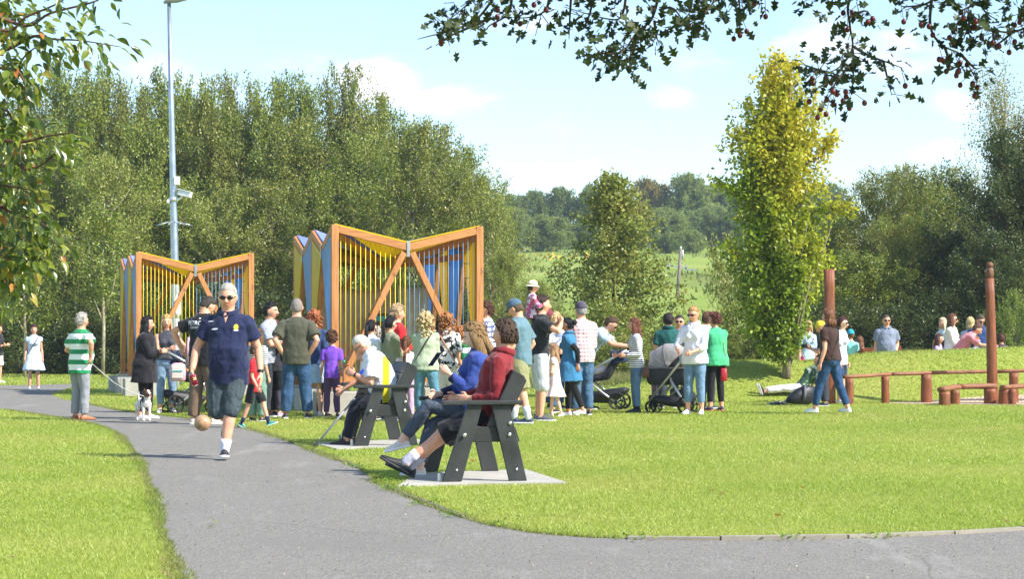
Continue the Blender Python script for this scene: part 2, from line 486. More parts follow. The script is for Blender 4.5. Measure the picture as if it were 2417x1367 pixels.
def concrete(name='concrete', col=(.44, .42, .37)):
    if name in MC: return MC[name]
    n = NT(name); v = n.coord(); a = n.noise(v, 3, 5, .6); b = n.noise(v, 60, 3, .7)
    base = n.ramp(a, [(.3, var(col, .75)), (.6, col), (.8, var(col, 1.12))]); base = n.mix(n.math('MULTIPLY', b, .3), base, var(col, .7))
    n.color(base); n.set(Roughness=.85); n.bump(b, .35, .006); MC[name] = n.m; return n.m
SLAB1 = [gp(938, 1152), gp(1150, 1146), gp(1338, 1144), gp(1240, 1112), gp(985, 1122)]
SLAB2 = [gp(738, 1049), gp(795, 1064), gp(965, 1056), gp(1000, 1042), gp(960, 1040)]
for i, (sl, lb) in enumerate(((SLAB1, 0), (SLAB2, 1))):
    o = sheet('concrete_slab', [(p.x, p.y) for p in sl], .018, concrete(), .05)
    tag(o, kind='structure')

# kerb edging along the junction
def edge_strip(name, pxs, w, h, mat, gap=.9):
    pts = [gp(*p) for p in pxs]; g = G(); fine = []
    for a, b in zip(pts, pts[1:]):
        k = max(1, int((b - a).length / gap))
        fine += [a.lerp(b, j / k) for j in range(k)]
    fine.append(pts[-1])
    for i, (a, b) in enumerate(zip(fine, fine[1:])):
        d = (b - a).normalized(); k = .002 + .008 * ((i * 37 % 10) / 10)
        g.bar(a + d * .004 + Vector((0, .02, k)), b - d * .004 + Vector((0, .02, k)), w, h)
    return tag(g.obj(name, mat, smooth=False, bevel=.004), kind='structure')
edge_strip('kerb', [(1480, 1277), (1700, 1279), (2000, 1275), (2250, 1265), (2417, 1255), (2900, 1234)], .05, .05, concrete('kerb_concrete', (.31, .28, .22)))
edge_strip('kerb', [(690, 1047), (775, 1078), (850, 1108)], .045, .022, concrete('kerb_dark', (.13, .12, .11)))
edge_strip('kerb', [(908, 1148), (985, 1183), (1050, 1209), (1100, 1226)], .045, .03, concrete('kerb_dark', (.13, .12, .11)))

# ------------------------------------------------------------------ grass
def grass_material(name, stops, dry):
    n = NT(name); geo = n.n.new('ShaderNodeNewGeometry')
    c = n.ramp(geo.outputs['Random Per Island'], stops)
    v = n.coord(); c = n.mix(n.ramp(n.noise(v, 1.1, 5, .7), [(.58, (0, 0, 0)), (.70, (.55, .55, .55))]), c, var(dry, .8)); c = n.mix(n.ramp(n.noise(v, .23, 3), [(.40, (.35, .35, .35)), (.55, (0, 0, 0))]), c, (.24, .35, .035)); c = n.mix(n.ramp(n.noise(v, .45, 3), [(.42, (0, 0, 0)), (.68, (.6, .6, .6))]), c, dry)
    n.color(c); n.set(Roughness=.42); n.b.inputs['Specular IOR Level'].default_value = .5
    tr = n.n.new('ShaderNodeBsdfTranslucent'); n.l.new(c, tr.inputs[0])
    mx = n.n.new('ShaderNodeMixShader'); mx.inputs[0].default_value = .5
    n.l.new(n.b.outputs[0], mx.inputs[1]); n.l.new(tr.outputs[0], mx.inputs[2]); n.l.new(mx.outputs[0], n.out.inputs[0])
    return n.m
def blades(x, y, hgt, wid, lean=.55, z=None):
    n = len(x); z = ground_np(x, y) if z is None else z
    th = rng.uniform(0, 2 * np.pi, n); hh = hgt * rng.uniform(.55, 1.35, n); ww = wid * rng.uniform(.7, 1.4, n)
    ld = rng.uniform(0, 2 * np.pi, n); la = hh * lean * rng.uniform(.2, 1.4, n)
    b = np.stack([x, y, z], 1); s_ = np.stack([np.cos(th) * ww / 2, np.sin(th) * ww / 2, 0 * ww], 1)
    tip = b + np.stack([np.cos(ld) * la, np.sin(ld) * la, hh], 1)
    return np.stack([b - s_, b + s_, tip], 1).reshape(-1, 3)
def scatter(d0, d1, dens, marg=1.6):
    area = (d1 * d1 - d0 * d0) / 2 * (2417 / FPX) + 2 * marg * (d1 - d0)
    n = int(area * dens * 1.25)
    y = np.sqrt(rng.uniform(d0 * d0, d1 * d1, n)); x = rng.uniform(-1, 1, n) * (y * .25 + marg)
    return x, y
def keep(x, y):
    m = ~inside(PP, x, y)
    for sl in (SLAB1, SLAB2):
        P_ = np.array([(p.x, p.y) for p in sl]); c_ = P_.mean(0); m &= ~inside(c_ + (P_ - c_) * .955, x, y)
    m &= ~(inside(CHP, x, y))
    return m
chunks = []
for d0, d1, dens, h_, w_ in ((8.5, 14, 3600, .021, .0052), (14, 20, 2800, .021, .0065), (20, 30, 1500, .023, .009), (30, 39.5, 700, .026, .014), (39.5, 46, 620, .036, .018), (46, 76, 110, .045, .035)):
    x, y = scatter(d0, d1, dens)
    p_ = np.sin(x * 1.7 + 2 * np.sin(y * .9)) * np.sin(y * 1.3 + x * .4)
    m = keep(x, y)
    x, y, p_ = x[m], y[m], p_[m]
    chunks.append(blades(x, y, h_ * (1 + .18 * p_), w_, .95))
tag(link('grass', quadmesh('grass', np.concatenate(chunks), 3),
         grass_material('grass_blades', [(0, (.27, .35, .035)), (.4, (.36, .45, .06)), (.75, (.46, .54, .105)), (1, (.60, .64, .22))], (.50, .49, .13))), kind='stuff')
# ragged, longer fringe and weeds along the path edges
fx, fy = [], []
Lp = len(path_pts)
for i in range(Lp):
    a, b = path_pts[i], path_pts[(i + 1) % Lp]
    if a.y > 40 or a.y < 9: continue
    L_ = (b - a).length; k = int(L_ * 420)
    t = rng.uniform(0, 1, k); off = rng.normal(0, .020 * (1 + .9 * math.sin(a.x * 2.1 + a.y * 1.7)), k)
    d = (b - a).normalized(); nn = Vector((-d.y, d.x, 0))
    fx.append(a.x + (b.x - a.x) * t + nn.x * off); fy.append(a.y + (b.y - a.y) * t + nn.y * off)
fx, fy = np.concatenate(fx), np.concatenate(fy)
tag(link('grass_fringe', quadmesh('grass_fringe', blades(fx, fy, .032, .008, 1.2), 3),
         grass_material('fringe_blades', [(0, (.14, .19, .02)), (.5, (.25, .31, .045)), (1, (.38, .38, .12))], (.33, .31, .12))), kind='stuff')

def leafcards(c, d, nrm, L, Wd, kind=4):
    """one flat diamond leaf per row: centre, long axis, normal"""
    d = d / np.linalg.norm(d, axis=1, keepdims=True); s_ = np.cross(d, nrm); s_ /= np.linalg.norm(s_, axis=1, keepdims=True) + 1e-9
    L = np.asarray(L).reshape(-1, 1); Wd = np.asarray(Wd).reshape(-1, 1)
    return np.stack([c, c + d * L * .45 + s_ * Wd / 2, c + d * L, c + d * L * .45 - s_ * Wd / 2], 1).reshape(-1, 3)
def leaf_mat(name, cols, tr_=.42, spec=.4, rough=.42, zmix=None, noise_sc=.5, second=None):
    if name in MC: return MC[name]
    n = NT(name); geo = n.n.new('ShaderNodeNewGeometry')
    k = len(cols)
    c = n.ramp(geo.outputs['Random Per Island'], [(i / max(1, k - 1), col) for i, col in enumerate(cols)])
    v = n.coord()
    if second:
        f = n.ramp(n.noise(v, noise_sc, 3), [(.45, (0, 0, 0)), (.65, (1, 1, 1))])
        c = n.mix(f, c, n.mix(geo.outputs['Random Per Island'], second, var(second, 1.5)))
    if zmix:                                             # autumn colour, more of it higher up and on the outer right
        z0, z1, col = zmix; s3 = n.sep(v)
        f = n.math('DIVIDE', n.math('SUBTRACT', n.math('ADD', s3[2], n.math('MULTIPLY', s3[0], 1.3)), z0), z1 - z0)
        f = n.math('ADD', f, n.math('MULTIPLY', n.math('SUBTRACT', n.noise(v, 1.3, 3), .5), 2.2))
        f = n.math('MINIMUM', n.math('MAXIMUM', f, 0), 1)
        c = n.mix(f, c, n.mix(geo.outputs['Random Per Island'], var(col, .75), var(col, 1.2)))
    n.color(c); n.set(Roughness=rough); n.b.inputs['Specular IOR Level'].default_value = spec
    tr = n.n.new('ShaderNodeBsdfTranslucent'); n.l.new(c, tr.inputs[0])
    mx = n.n.new('ShaderNodeMixShader'); mx.inputs[0].default_value = tr_
    n.l.new(n.b.outputs[0], mx.inputs[1]); n.l.new(tr.outputs[0], mx.inputs[2]); n.l.new(mx.outputs[0], n.out.inputs[0])
    MC[name] = n.m; return n.m
# worn soil along the edges of the path
sp_ = []; outp, inp = [], []
for i in range(Lp):
    a, b = path_pts[i - 1], path_pts[(i + 1) % Lp]; d = (b - a).normalized(); nn = Vector((-d.y, d.x, 0)); p = path_pts[i]
    w_ = .015 + .09 * max(0, noise.noise(p * 1.9 + Vector((4, 4, 0)))) + .05 * abs(noise.noise(p * 7))
    q = p + nn * w_
    if inside(PP, np.array([q.x]), np.array([q.y]))[0]: q = p - nn * w_
    outp.append((q.x, q.y, .0035)); inp.append((p.x, p.y, .0035))
m_ = bpy.data.meshes.new('soil'); m_.from_pydata(inp + outp, [], [(i, (i + 1) % Lp, Lp + (i + 1) % Lp, Lp + i) for i in range(Lp)])
tag(link('soil', m_, plain('soil', '8a7350', .95, nsc=18, amt=.45, bumps=.6, bsc=40)), kind='structure')
# grit and crumbs lying on the tarmac
x, y = scatter(9, 24, 26, .5); m = inside(PP, x, y); x, y = x[m], y[m]; k = len(x); c3 = np.stack([x, y, np.full(k, .012)], 1)
tag(link('grit', quadmesh('grit', leafcards(c3, rng.normal(0, 1, (k, 3)), rng.normal(0, .5, (k, 3)) + (0, 0, 1), rng.uniform(.006, .016, k), rng.uniform(.005, .012, k)), 4), plain('grit', '9b8b70', .9, nsc=30, amt=.6)), kind='stuff')
# low broad weeds at the edge by the near bench
wc = []
for px, py, k in ((905, 1140, 60), (930, 1160, 60), (860, 1105, 50), (1000, 1195, 40), (1075, 1222, 50), (1020, 1190, 30), (740, 1062, 40), (800, 1080, 30), (1500, 1276, 30), (1850, 1277, 36), (2050, 1272, 30), (495, 1245, 8), (1180, 1245, 40), (1330, 1262, 30), (650, 1036, 30)):
    p = gp(px, py); wc.append(np.stack([rng.normal(p.x, .07, k), rng.normal(p.y, .10, k), rng.uniform(.008, .035, k)], 1))
wc = np.concatenate(wc); k = len(wc)
tag(link('weeds', quadmesh('weeds', leafcards(wc, rng.normal(0, 1, (k, 3)) * (1, 1, .3) + (0, 0, .3), rng.normal(0, .3, (k, 3)) + (0, 0, 1), rng.uniform(.02, .05, k), rng.uniform(.012, .025, k)), 4),
         leaf_mat('weed_leaf', [(.10, .19, .02), (.2, .32, .03), (.3, .42, .06)])), kind='stuff')
# fallen leaves on the lawn
fl = [(1040, 1086), (1120, 1095), (1900, 1165), (1700, 1180), (1845, 1232), (1960, 1070), (1415, 1055), (2280, 1090), (2370, 1245), (1690, 1170), (1600, 1250), (40, 1332)]
pts = np.array([[*gp(*p)[:2], .04] for p in fl]); k = len(pts)
tag(link('fallen_leaves', quadmesh('fallen_leaves', leafcards(pts, rng.normal(0, 1, (k, 3)) * (1, 1, .2), rng.normal(0, .3, (k, 3)) + (0, 0, 1), np.full(k, .06), np.full(k, .04)), 4),
         leaf_mat('dead_leaf', [(.25, .10, .03), (.35, .2, .05)])), kind='stuff')

# ------------------------------------------------------------------ trees
def unit(v): return v / (np.linalg.norm(v, axis=-1, keepdims=True) + 1e-9)
def tree_mesh(seed, h, r, prof, nlimb=110, ntwig=8, nleaf=20000, leaf=.1, up=.6, twl=.10, sig=.035, t0=.06, droop=0, trunk_r=.012, aspect=.6, bare=0.0, ax=1.0, inner=.25, tp=.85):
    g = np.random.default_rng(seed)
    t1 = t0 + (1 - t0) * g.uniform(0, 1, nlimb) ** tp
    az = np.arange(nlimb) * 2.39996 + g.uniform(-.4, .4, nlimb)
    rho = np.sqrt(g.uniform(inner, 1, nlimb)); wob = 1 + .22 * np.sin(az * 2 + seed) + g.normal(0, .10, nlimb)
    rad = r * prof(t1) * rho * wob
    E = np.stack([np.cos(az) * rad * ax, np.sin(az) * rad, h * t1], 1)
    s_t = np.maximum(.03, t1 - (.10 + .30 * rho) * up)
    A = np.stack([.01 * h * np.sin(s_t * 5 + seed), .01 * h * np.cos(s_t * 4), h * s_t * .98], 1)
    u = g.uniform(.3, 1.02, (nlimb, ntwig))
    P0 = A[:, None] + (E - A)[:, None] * u[..., None]
    dirn = unit((E - A)[:, None] * np.ones((1, ntwig, 1)) / (np.linalg.norm(E - A, axis=1)[:, None, None] + .01) * .7 + g.normal(0, .55, (nlimb, ntwig, 3)) + np.array([0, 0, up * .7]))
    P1 = P0 + dirn * h * twl * g.uniform(.5, 1.3, (nlimb, ntwig, 1))
    P0, P1 = P0.reshape(-1, 3), P1.reshape(-1, 3)
    P1[:, 2] = np.minimum(P1[:, 2], h * 1.04)
    k = g.integers(0, len(P0), nleaf); q = g.uniform(0, 1.05, nleaf) ** .8
    c = P0[k] + (P1[k] - P0[k]) * q[:, None] + g.normal(0, 1, (nleaf, 3)) * h * sig * (1.05 - .65 * q[:, None])
    if droop: c[:, 2] -= np.abs(g.normal(0, droop, nleaf)) * h
    c[:, 2] = np.maximum(c[:, 2], .02 * h)
    d = g.normal(0, 1, (nleaf, 3)) + (0, 0, -.35 - 8 * droop); nr = g.normal(0, 1, (nleaf, 3)) + unit(c * (1, 1, 0) + 1e-6) * .5 + (0, 0, .5)
    L = leaf * g.uniform(.6, 1.35, nleaf)
    crown = quadmesh('crown', leafcards(c, d, nr, L, L * aspect), 4)
    t = G()
    zs = [0, .1, .3, .5, .7, .9, 1.0]; tr_ = trunk_r * h
    t.tube([(.01 * h * math.sin(z * 5 + seed) * (z > 0), .01 * h * math.cos(z * 4) * (z > 0), z * h * .98) for z in zs], [tr_ * (1.25 if z == 0 else 1 - .9 * z) for z in zs], n=9)
    for i in range(0, nlimb, max(1, nlimb // 42)):
        a, e = Vector(A[i]), Vector(E[i]); m_ = a.lerp(e, .5) + Vector((0, 0, -.01 * h))
        t.tube([a, m_, e], [tr_ * .32, tr_ * .2, tr_ * .05], n=5)
    return crown, t.mesh('trunk')
def bark(name, col, dark):
    if name in MC: return MC[name]
    n = NT(name); v = n.coord('Object', (6, 6, 1.5)); a = n.noise(v, 2.5, 5, .7)
    n.color(n.ramp(a, [(.35, srgb(dark)), (.6, srgb(col))])); n.set(Roughness=.9); n.bump(a, .7, .03); MC[name] = n.m; return n.m
def P_dense(t): return np.clip(np.interp(t, [0, .08, .25, .5, .75, .9, .96, 1], [.75, .9, 1, 1, .92, .7, .45, .15]), 0, 1)
def P_round(t): return np.interp(t, [0, .1, .3, .55, .75, .88, .95, 1], [.75, .88, 1, 1.02, .95, .74, .5, .2])
def P_cone(t): return np.interp(t, [0, .1, .25, .45, .7, .88, 1], [.7, 1, 1.05, .85, .66, .36, .06])
def P_dome(t): return np.interp(t, [0, .15, .3, .6, .8, .93, 1], [.5, .8, .98, 1, .85, .55, .15])
def P_col(t): return np.interp(t, [0, .09, .14, .22, .3, .5, .7, .82, .9, .96, 1], [.1, .3, .5, .72, .98, 1, .98, .84, .66, .42, .2])
PROTO = {}
def proto(kind):
    if kind in PROTO: return PROTO[kind]
    sp = dict(
        a0=dict(seed=1, h=10, r=3.0, prof=P_round, nleaf=42000, leaf=.12, nlimb=90, ntwig=9, sig=.021, up=.85, tp=.66, twl=.11),
        a1=dict(seed=2, h=10, r=3.0, prof=P_dense, nleaf=42000, leaf=.115, twl=.12, nlimb=80, ntwig=10, sig=.020, up=.9, tp=.66),
        a2=dict(seed=3, h=10, r=3.0, prof=P_round, nleaf=42000, leaf=.12, twl=.09, nlimb=75, ntwig=11, sig=.023, tp=.7),
        w0=dict(seed=4, h=8, r=3.2, prof=P_round, nleaf=36000, leaf=.12, up=.45, aspect=.38, twl=.09, nlimb=68, ntwig=11, sig=.022, tp=.7),
        w1=dict(seed=5, h=8, r=3.2, prof=P_round, nleaf=36000, leaf=.12, up=.5, aspect=.40, twl=.11, nlimb=72, ntwig=11, sig=.022, tp=.7),
        al=dict(seed=6, h=8, r=2.4, prof=P_cone, nleaf=24000, leaf=.12, up=.3, nlimb=105, ntwig=7, aspect=.75, twl=.075, sig=.028),
        bi=dict(seed=7, h=12, r=2.6, prof=P_dense, nleaf=30000, leaf=.09, up=.75, nlimb=90, droop=.035, twl=.10, sig=.03),
        sh=dict(seed=8, h=4, r=2.4, prof=P_round, nleaf=12000, leaf=.13, up=.5, twl=.14, sig=.05, t0=.02),
        s1=dict(seed=18, h=4, r=2.4, prof=P_round, nleaf=9000, leaf=.11, up=.8, twl=.2, sig=.03, t0=.02, nlimb=50),
        d0=dict(seed=9, h=10, r=6, prof=P_dome, nleaf=26000, leaf=.36, up=.4, twl=.12, sig=.045, nlimb=130, t0=.04, aspect=.8),
        d1=dict(seed=10, h=10, r=6, prof=P_dome, nleaf=26000, leaf=.36, up=.3, twl=.10, sig=.05, nlimb=110, t0=.05, aspect=.8),
    )[kind]
    PROTO[kind] = (tree_mesh(**sp), sp['h'], sp['r']); return PROTO[kind]
LM = dict(
    green=leaf_mat('leaf_green', [(.06, .09, .012), (.12, .17, .020), (.21, .27, .035), (.40, .44, .10)], tr_=.32, second=(.19, .22, .025)),
    olive=leaf_mat('leaf_olive', [(.07, .085, .012), (.155, .17, .020), (.26, .27, .04), (.42, .41, .11)], tr_=.32, second=(.12, .16, .022)),
    willow=leaf_mat('leaf_willow', [(.085, .11, .016), (.18, .21, .03), (.29, .32, .055), (.45, .46, .14)], tr_=.32, second=(.21, .24, .04)),
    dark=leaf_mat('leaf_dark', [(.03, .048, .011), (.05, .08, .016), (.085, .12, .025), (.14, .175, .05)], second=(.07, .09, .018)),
    alder=leaf_mat('leaf_alder', [(.08, .115, .016), (.17, .225, .03), (.27, .32, .05), (.40, .42, .10)], second=(.28, .27, .055)),
    birch=leaf_mat('leaf_birch', [(.10, .12, .03), (.20, .22, .06), (.30, .31, .11), (.40, .39, .18)], second=(.27, .24, .08)),
    far=leaf_mat('leaf_far', [(.13, .19, .045), (.18, .25, .06), (.24, .30, .08)], tr_=.5, spec=.2, rough=.7, second=(.15, .19, .05)),
    farlight=leaf_mat('leaf_far_light', [(.18, .24, .06), (.24, .31, .08), (.31, .37, .11)], tr_=.5, spec=.2, rough=.7, second=(.22, .26, .07)),
    rust=leaf_mat('leaf_rust', [(.20, .18, .04), (.30, .23, .05), (.38, .27, .06)], tr_=.5, spec=.2, rough=.7, second=(.14, .17, .04)),
    lime=leaf_mat('leaf_lime', [(.10, .15, .02), (.22, .30, .04), (.34, .42, .10)], second=(.2, .25, .04)),
)
BK = dict(grey=bark('bark_grey', '8d8474', '4b443a'), birch=bark('bark_birch', 'b9ad95', '6b6153'), dark=bark('bark_dark', '5a4c3d', '2e261f'))
def plant_tree(name, cat, kind, mat, bk, px, top, D, wpx, label, group=None, base=None, rz=None):
    (cm, tm), h0, r0 = proto(kind)
    x = (px - CX) / FPX * D; z0 = gz(x, D) if base is None else base; wpx *= .84 if D > 200 else 1
    ztop = CH + (HZ - top) / FPX * D; h = max(.5, ztop - z0); rw = wpx / FPX * D / 2
    key = (kind, mat)
    root = empty(name, (x, D, z0 - .03), random.uniform(0, 6.28) if rz is None else rz)
    tag(root, label, cat, group)
    sc = (rw / r0, rw / r0, h / h0)
    for nm, m_, mt in (('crown', cm, LM[mat]), ('trunk', tm, BK[bk])):
        if not m_.materials: m_.materials.append(mt)
        o = bpy.data.objects.new(nm, m_); C.objects.link(o); o.parent = root; o.scale = sc
        o.material_slots[0].link = 'OBJECT'; o.material_slots[0].material = mt
    return root
GB = 'trees of the wood behind the left shelter'
tl = [(-40, 235, 82, 240), (70, 212, 83, 230), (150, 168, 80, 220), (228, 172, 83, 200), (300, 212, 81, 210), (388, 188, 84, 220), (470, 212, 80, 230), (555, 200, 83, 220), (640, 212, 80, 220),
      (715, 200, 84, 220), (812, 178, 80, 210), (885, 245, 82, 220), (955, 290, 84, 230), (1030, 316, 81, 200), (1090, 362, 82, 190), (1145, 430, 83, 170), (-130, 260, 80, 260)]
kn = ['leftmost visible tree of the wood, just right of the near branches', 'tall pointed tree at the left end of the wood', 'tall tree of the wood left of the lamp post',
      'bushy tree just left of the lamp post', 'tree directly behind the lamp post', 'tree of the wood just right of the lamp post', 'tree of the wood between lamp post and right shelter', 'spiky topped tree left of the right shelter']
names_l = ['tall tree at the far left of the wood, behind the leafy branches', 'tall tree behind the near leafy branches, above the woman in pale blue', 'pointed tree at the left end of the wood, highest spire there',
           'tall tree of the wood standing above the man in hooped shirt', 'tree of the wood above the left end of the left shelter', 'tree of the wood rising directly behind the lamp post',
           'tree of the wood just right of the lamp post', 'tree of the wood above the right end of the left shelter', 'tree of the wood above the gap between the two shelters',
           'tree of the wood above the left corner of the right shelter', 'tallest spire of the wood, above the left half of the right shelter', 'tree of the wood above the middle of the right shelter',
           'tree of the wood above the notch in the roof of the right shelter', 'sloping crown above the right half of the right shelter', 'tree above the right corner of the right shelter',
           'last low tree at the right end of the wood', 'dark tree of the wood cut by the left frame edge']
for i, (px, tp, D, w_) in enumerate(tl):
    plant_tree('woodland_tree', 'tree', ['a0', 'a1', 'a2'][i % 3], ['green', 'olive', 'green'][i % 3], 'grey', px, tp, D, w_, names_l[i], GB)
fr = [(15, 520, 74, 330, 'w1', 'green', 'low dark tree in front of the wood behind the leafy branches'), (150, 330, 76, 300, 'a2', 'green', 'round dark tree in front of the wood, left of the left shelter'),
      (262, 385, 71, 300, 'w0', 'willow', 'pale willow in front of the wood, above the left shelter'), (-90, 420, 73, 300, 'w0', 'green', 'low tree in front of the wood at the frame edge'),
      (405, 430, 74, 300, 'a1', 'green', 'dark tree in front of the wood, behind the lamp post cameras'), (520, 455, 72, 320, 'w1', 'willow', 'pale willow in front of the wood just right of the lamp post'),
      (640, 440, 73, 300, 'w0', 'olive', 'olive willow between the lamp post and the right shelter'), (745, 420, 75, 260, 'a2', 'green', 'dark tree above the left corner of the right shelter'),
      (700, 300, 77, 280, 'a0', 'olive', 'tall olive tree half way up the wood between the shelters'), (860, 330, 76, 280, 'a1', 'green', 'dark green tree above the left half of the right shelter'),
      (975, 305, 70, 340, 'w1', 'olive', 'big rounded willow rising above the notch of the right shelter'), (1075, 405, 71, 290, 'w0', 'willow', 'rounded pale willow above the right corner of the right shelter'),
      (1160, 475, 69, 210, 'w1', 'willow', 'pale willow at the right edge of the wood beside the right shelter'), (1190, 600, 66, 150, 'w0', 'willow', 'low willow behind the man in the plaid shirt'),
      (500, 250, 79, 240, 'a2', 'olive', 'olive tree in the wood right of the lamp post'), (340, 300, 78, 240, 'a0', 'green', 'dark tree in the wood left of the lamp post')]
for px, tp, D, w_, k_, m_, lb in fr:
    plant_tree('woodland_tree', 'tree', k_, m_, 'birch' if m_ == 'willow' else 'grey', px, tp, D, w_, lb, GB)
UG = ['cut by the left frame edge', 'behind the woman in pale blue dress', 'left of the slim birch', 'behind the man in hooped shirt', 'behind the left end of the left shelter', 'behind the middle of the left shelter', 'behind the right end of the left shelter',
      'seen in the gap between the shelters', 'behind the left corner of the right shelter', 'behind the yellow rods of the right shelter', 'behind the middle of the right shelter', 'behind the right corner of the right shelter', 'at the right end of the wood']
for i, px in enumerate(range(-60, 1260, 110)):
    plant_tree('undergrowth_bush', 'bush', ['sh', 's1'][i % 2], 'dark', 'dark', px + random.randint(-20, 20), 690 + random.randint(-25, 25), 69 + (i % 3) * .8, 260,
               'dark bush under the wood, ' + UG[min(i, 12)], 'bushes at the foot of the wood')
# slim young birches in front of the wood
for px, tp, lb in ((58, 560, 'slim young birch with pale forked trunk behind the woman in pale blue'), (243, 480, 'slim young birch with pale forked trunk behind the left shelter')):
    D = 64; x = (px - CX) / FPX * D; h = CH + (HZ - tp) / FPX * D
    root = tag(empty('young_birch', (x, D, 0)), lb, 'tree', 'young birches in front of the wood')
    g = G(); g.tube([(0, 0, 0), (.03, 0, h * .3), (-.02, 0, h * .55), (.05, 0, h)], [.06, .05, .035, .01], n=8)
    for s_, q in ((-1, .32), (1, .36), (-1, .5), (1, .55)):
        g.tube([(0, 0, h * q), (s_ * .3, 0, h * (q + .14)), (s_ * .5, .1, h * (q + .34))], [.03, .02, .006], n=6)
    g.obj('trunk', BK['birch'], root)
    cm, _ = tree_mesh(50 + px, h, 1.1, P_round, nlimb=40, ntwig=6, nleaf=6000, leaf=.09, t0=.4)
    link('crown', cm, LM['green'], root)
# trees right of the shelters
rt = [('alder_tree', 'al', 'alder', 'dark', 1447, 425, 60, 330, 'open conical alder with bronze leaves in the middle of the view, before the field'),
      ('shrub_tree', 's1', 'willow', 'grey', 1722, 560, 57, 170, 'light green bushy tree just left of the tall yellow-green hornbeam'),
      ('shrub_tree', 'sh', 'alder', 'dark', 1590, 752, 56, 200, 'low bronze green bush behind the man in dark green polo'),
      ('shrub_tree', 'sh', 'alder', 'dark', 1440, 715, 57, 260, 'low bush at the foot of the conical alder'),
      ('shrub_tree', 'w0', 'willow', 'grey', 1270, 668, 63, 170, 'olive willow bush behind the girl on shoulders'),
      ('shrub_tree', 'sh', 'green', 'dark', 1740, 720, 55, 220, 'dark bush behind the foot of the hornbeam'),
      ('woodland_tree', 'a2', 'olive', 'grey', 1990, 500, 62, 260, 'olive tree just right of the hornbeam'), ('woodland_tree', 'w1', 'olive', 'grey', 2085, 412, 63, 300, 'light olive tree above the tall square post'),
      ('woodland_tree', 'a0', 'olive', 'grey', 2170, 405, 66, 260, 'olive tree in the wood between the two tall posts'), ('woodland_tree', 'a1', 'olive', 'grey', 2245, 410, 67, 240, 'olive tree left of the tall birch'),
      ('woodland_tree', 'w0', 'alder', 'dark', 2130, 520, 58, 300, 'bronze tinged tree behind the man in grey polo'), ('woodland_tree', 'a2', 'dark', 'dark', 2250, 560, 57, 260, 'dark tree behind the woman with long brown hair'),
      ('birch_tree', 'bi', 'birch', 'birch', 2365, 160, 60, 250, 'tall grey-green weeping birch at the right edge'), ('woodland_tree', 'a2', 'dark', 'dark', 2385, 330, 56, 330, 'big dark tree under the tall birch at the right edge'),
      ('woodland_tree', 'a1', 'dark', 'dark', 2480, 260, 58, 300, 'dark tree cut by the right frame edge'), ('woodland_tree', 'a0', 'green', 'dark', 2030, 600, 56, 260, 'dark green bushy tree behind the tall square post'),
      ('woodland_tree', 'a2', 'dark', 'dark', 2340, 560, 54, 260, 'dark low tree behind the owl post')]
for nm, k_, m_, b_, px, tp, D, w_, lb in rt:
    plant_tree(nm, 'tree', k_, m_, b_, px, tp, D, w_, lb)
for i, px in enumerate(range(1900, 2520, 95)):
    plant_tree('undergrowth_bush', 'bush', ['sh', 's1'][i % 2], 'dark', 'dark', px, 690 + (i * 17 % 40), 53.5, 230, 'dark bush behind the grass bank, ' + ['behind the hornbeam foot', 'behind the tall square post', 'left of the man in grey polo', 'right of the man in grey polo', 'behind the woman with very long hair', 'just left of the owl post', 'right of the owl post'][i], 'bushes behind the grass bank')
for i, px in enumerate(range(1390, 1800, 90)):
    plant_tree('hedge_bush', 'bush', ['s1', 'sh'][i % 2], 'alder', 'dark', px, 782 + (i * 13 % 30), 54, 180, 'low bush in the hedge, ' + ['behind the man bending over the pushchair', 'behind the woman in striped top', 'behind the hood of the grey pram', 'behind the woman in bright green', 'left of the hornbeam foot'][i % 5], 'bushes along the hedge behind the prams')
plant_tree('leafy_sapling', 'tree', 's1', 'lime', 'grey', 2398, 690, 47, 110, 'small bright green sapling right of the owl post')
# far wood on the hill
ft = [(1195, 468, 262, 130, 'd0', 'far'), (1255, 455, 265, 120, 'd1', 'far'), (1322, 450, 264, 120, 'd0', 'far'), (1395, 440, 262, 110, 'd1', 'far'), (1455, 455, 266, 110, 'd0', 'far'),
      (1532, 428, 258, 140, 'd1', 'rust'), (1625, 420, 256, 170, 'd0', 'farlight'), (1700, 440, 260, 140, 'd1', 'far'), (1775, 428, 262, 170, 'd0', 'far'), (1860, 430, 262, 170, 'd1', 'far'), (1130, 470, 262, 140, 'd1', 'far'),
      (1210, 495, 232, 110, 'd0', 'farlight'), (1290, 510, 226, 140, 'd1', 'farlight'), (1380, 530, 238, 120, 'd0', 'far'), (1572, 496, 222, 150, 'd0', 'farlight'), (1625, 545, 218, 100, 'd1', 'farlight'), (1500, 520, 240, 110, 'd1', 'far'),
      (1680, 490, 246, 150, 'd1', 'farlight'), (1740, 500, 244, 120, 'd0', 'far'), (1950, 440, 262, 170, 'd0', 'far')]
fl_ = ['dark round tree on the far ridge behind the right end of the wood', 'blue green round tree on the far ridge, left of the gap', 'round tree on the far ridge, second from the gap', 'high round tree on the far ridge just left of the alder tip',
       'far ridge tree directly behind the alder tip', 'rust brown domed tree on the far ridge', 'large pale green domed tree on the far ridge', 'dark tree on the far ridge left of the hornbeam', 'far ridge tree behind the hornbeam crown',
       'far ridge tree right of the hornbeam crown', 'far ridge tree hidden by the wood edge', 'pale bushy tree below the ridge by the wood edge', 'brownish pale tree at the top left of the field', 'dark tree behind the alder at the field edge',
       'rounded grey green tree at the top of the field right of the alder', 'small bush at the right foot of the rounded grey green tree', 'dark tree between the alder and the rust brown tree', 'pale tree at the field edge left of the hornbeam',
       'dark tree at the field edge beside the hornbeam', 'far ridge tree above the dark wood']
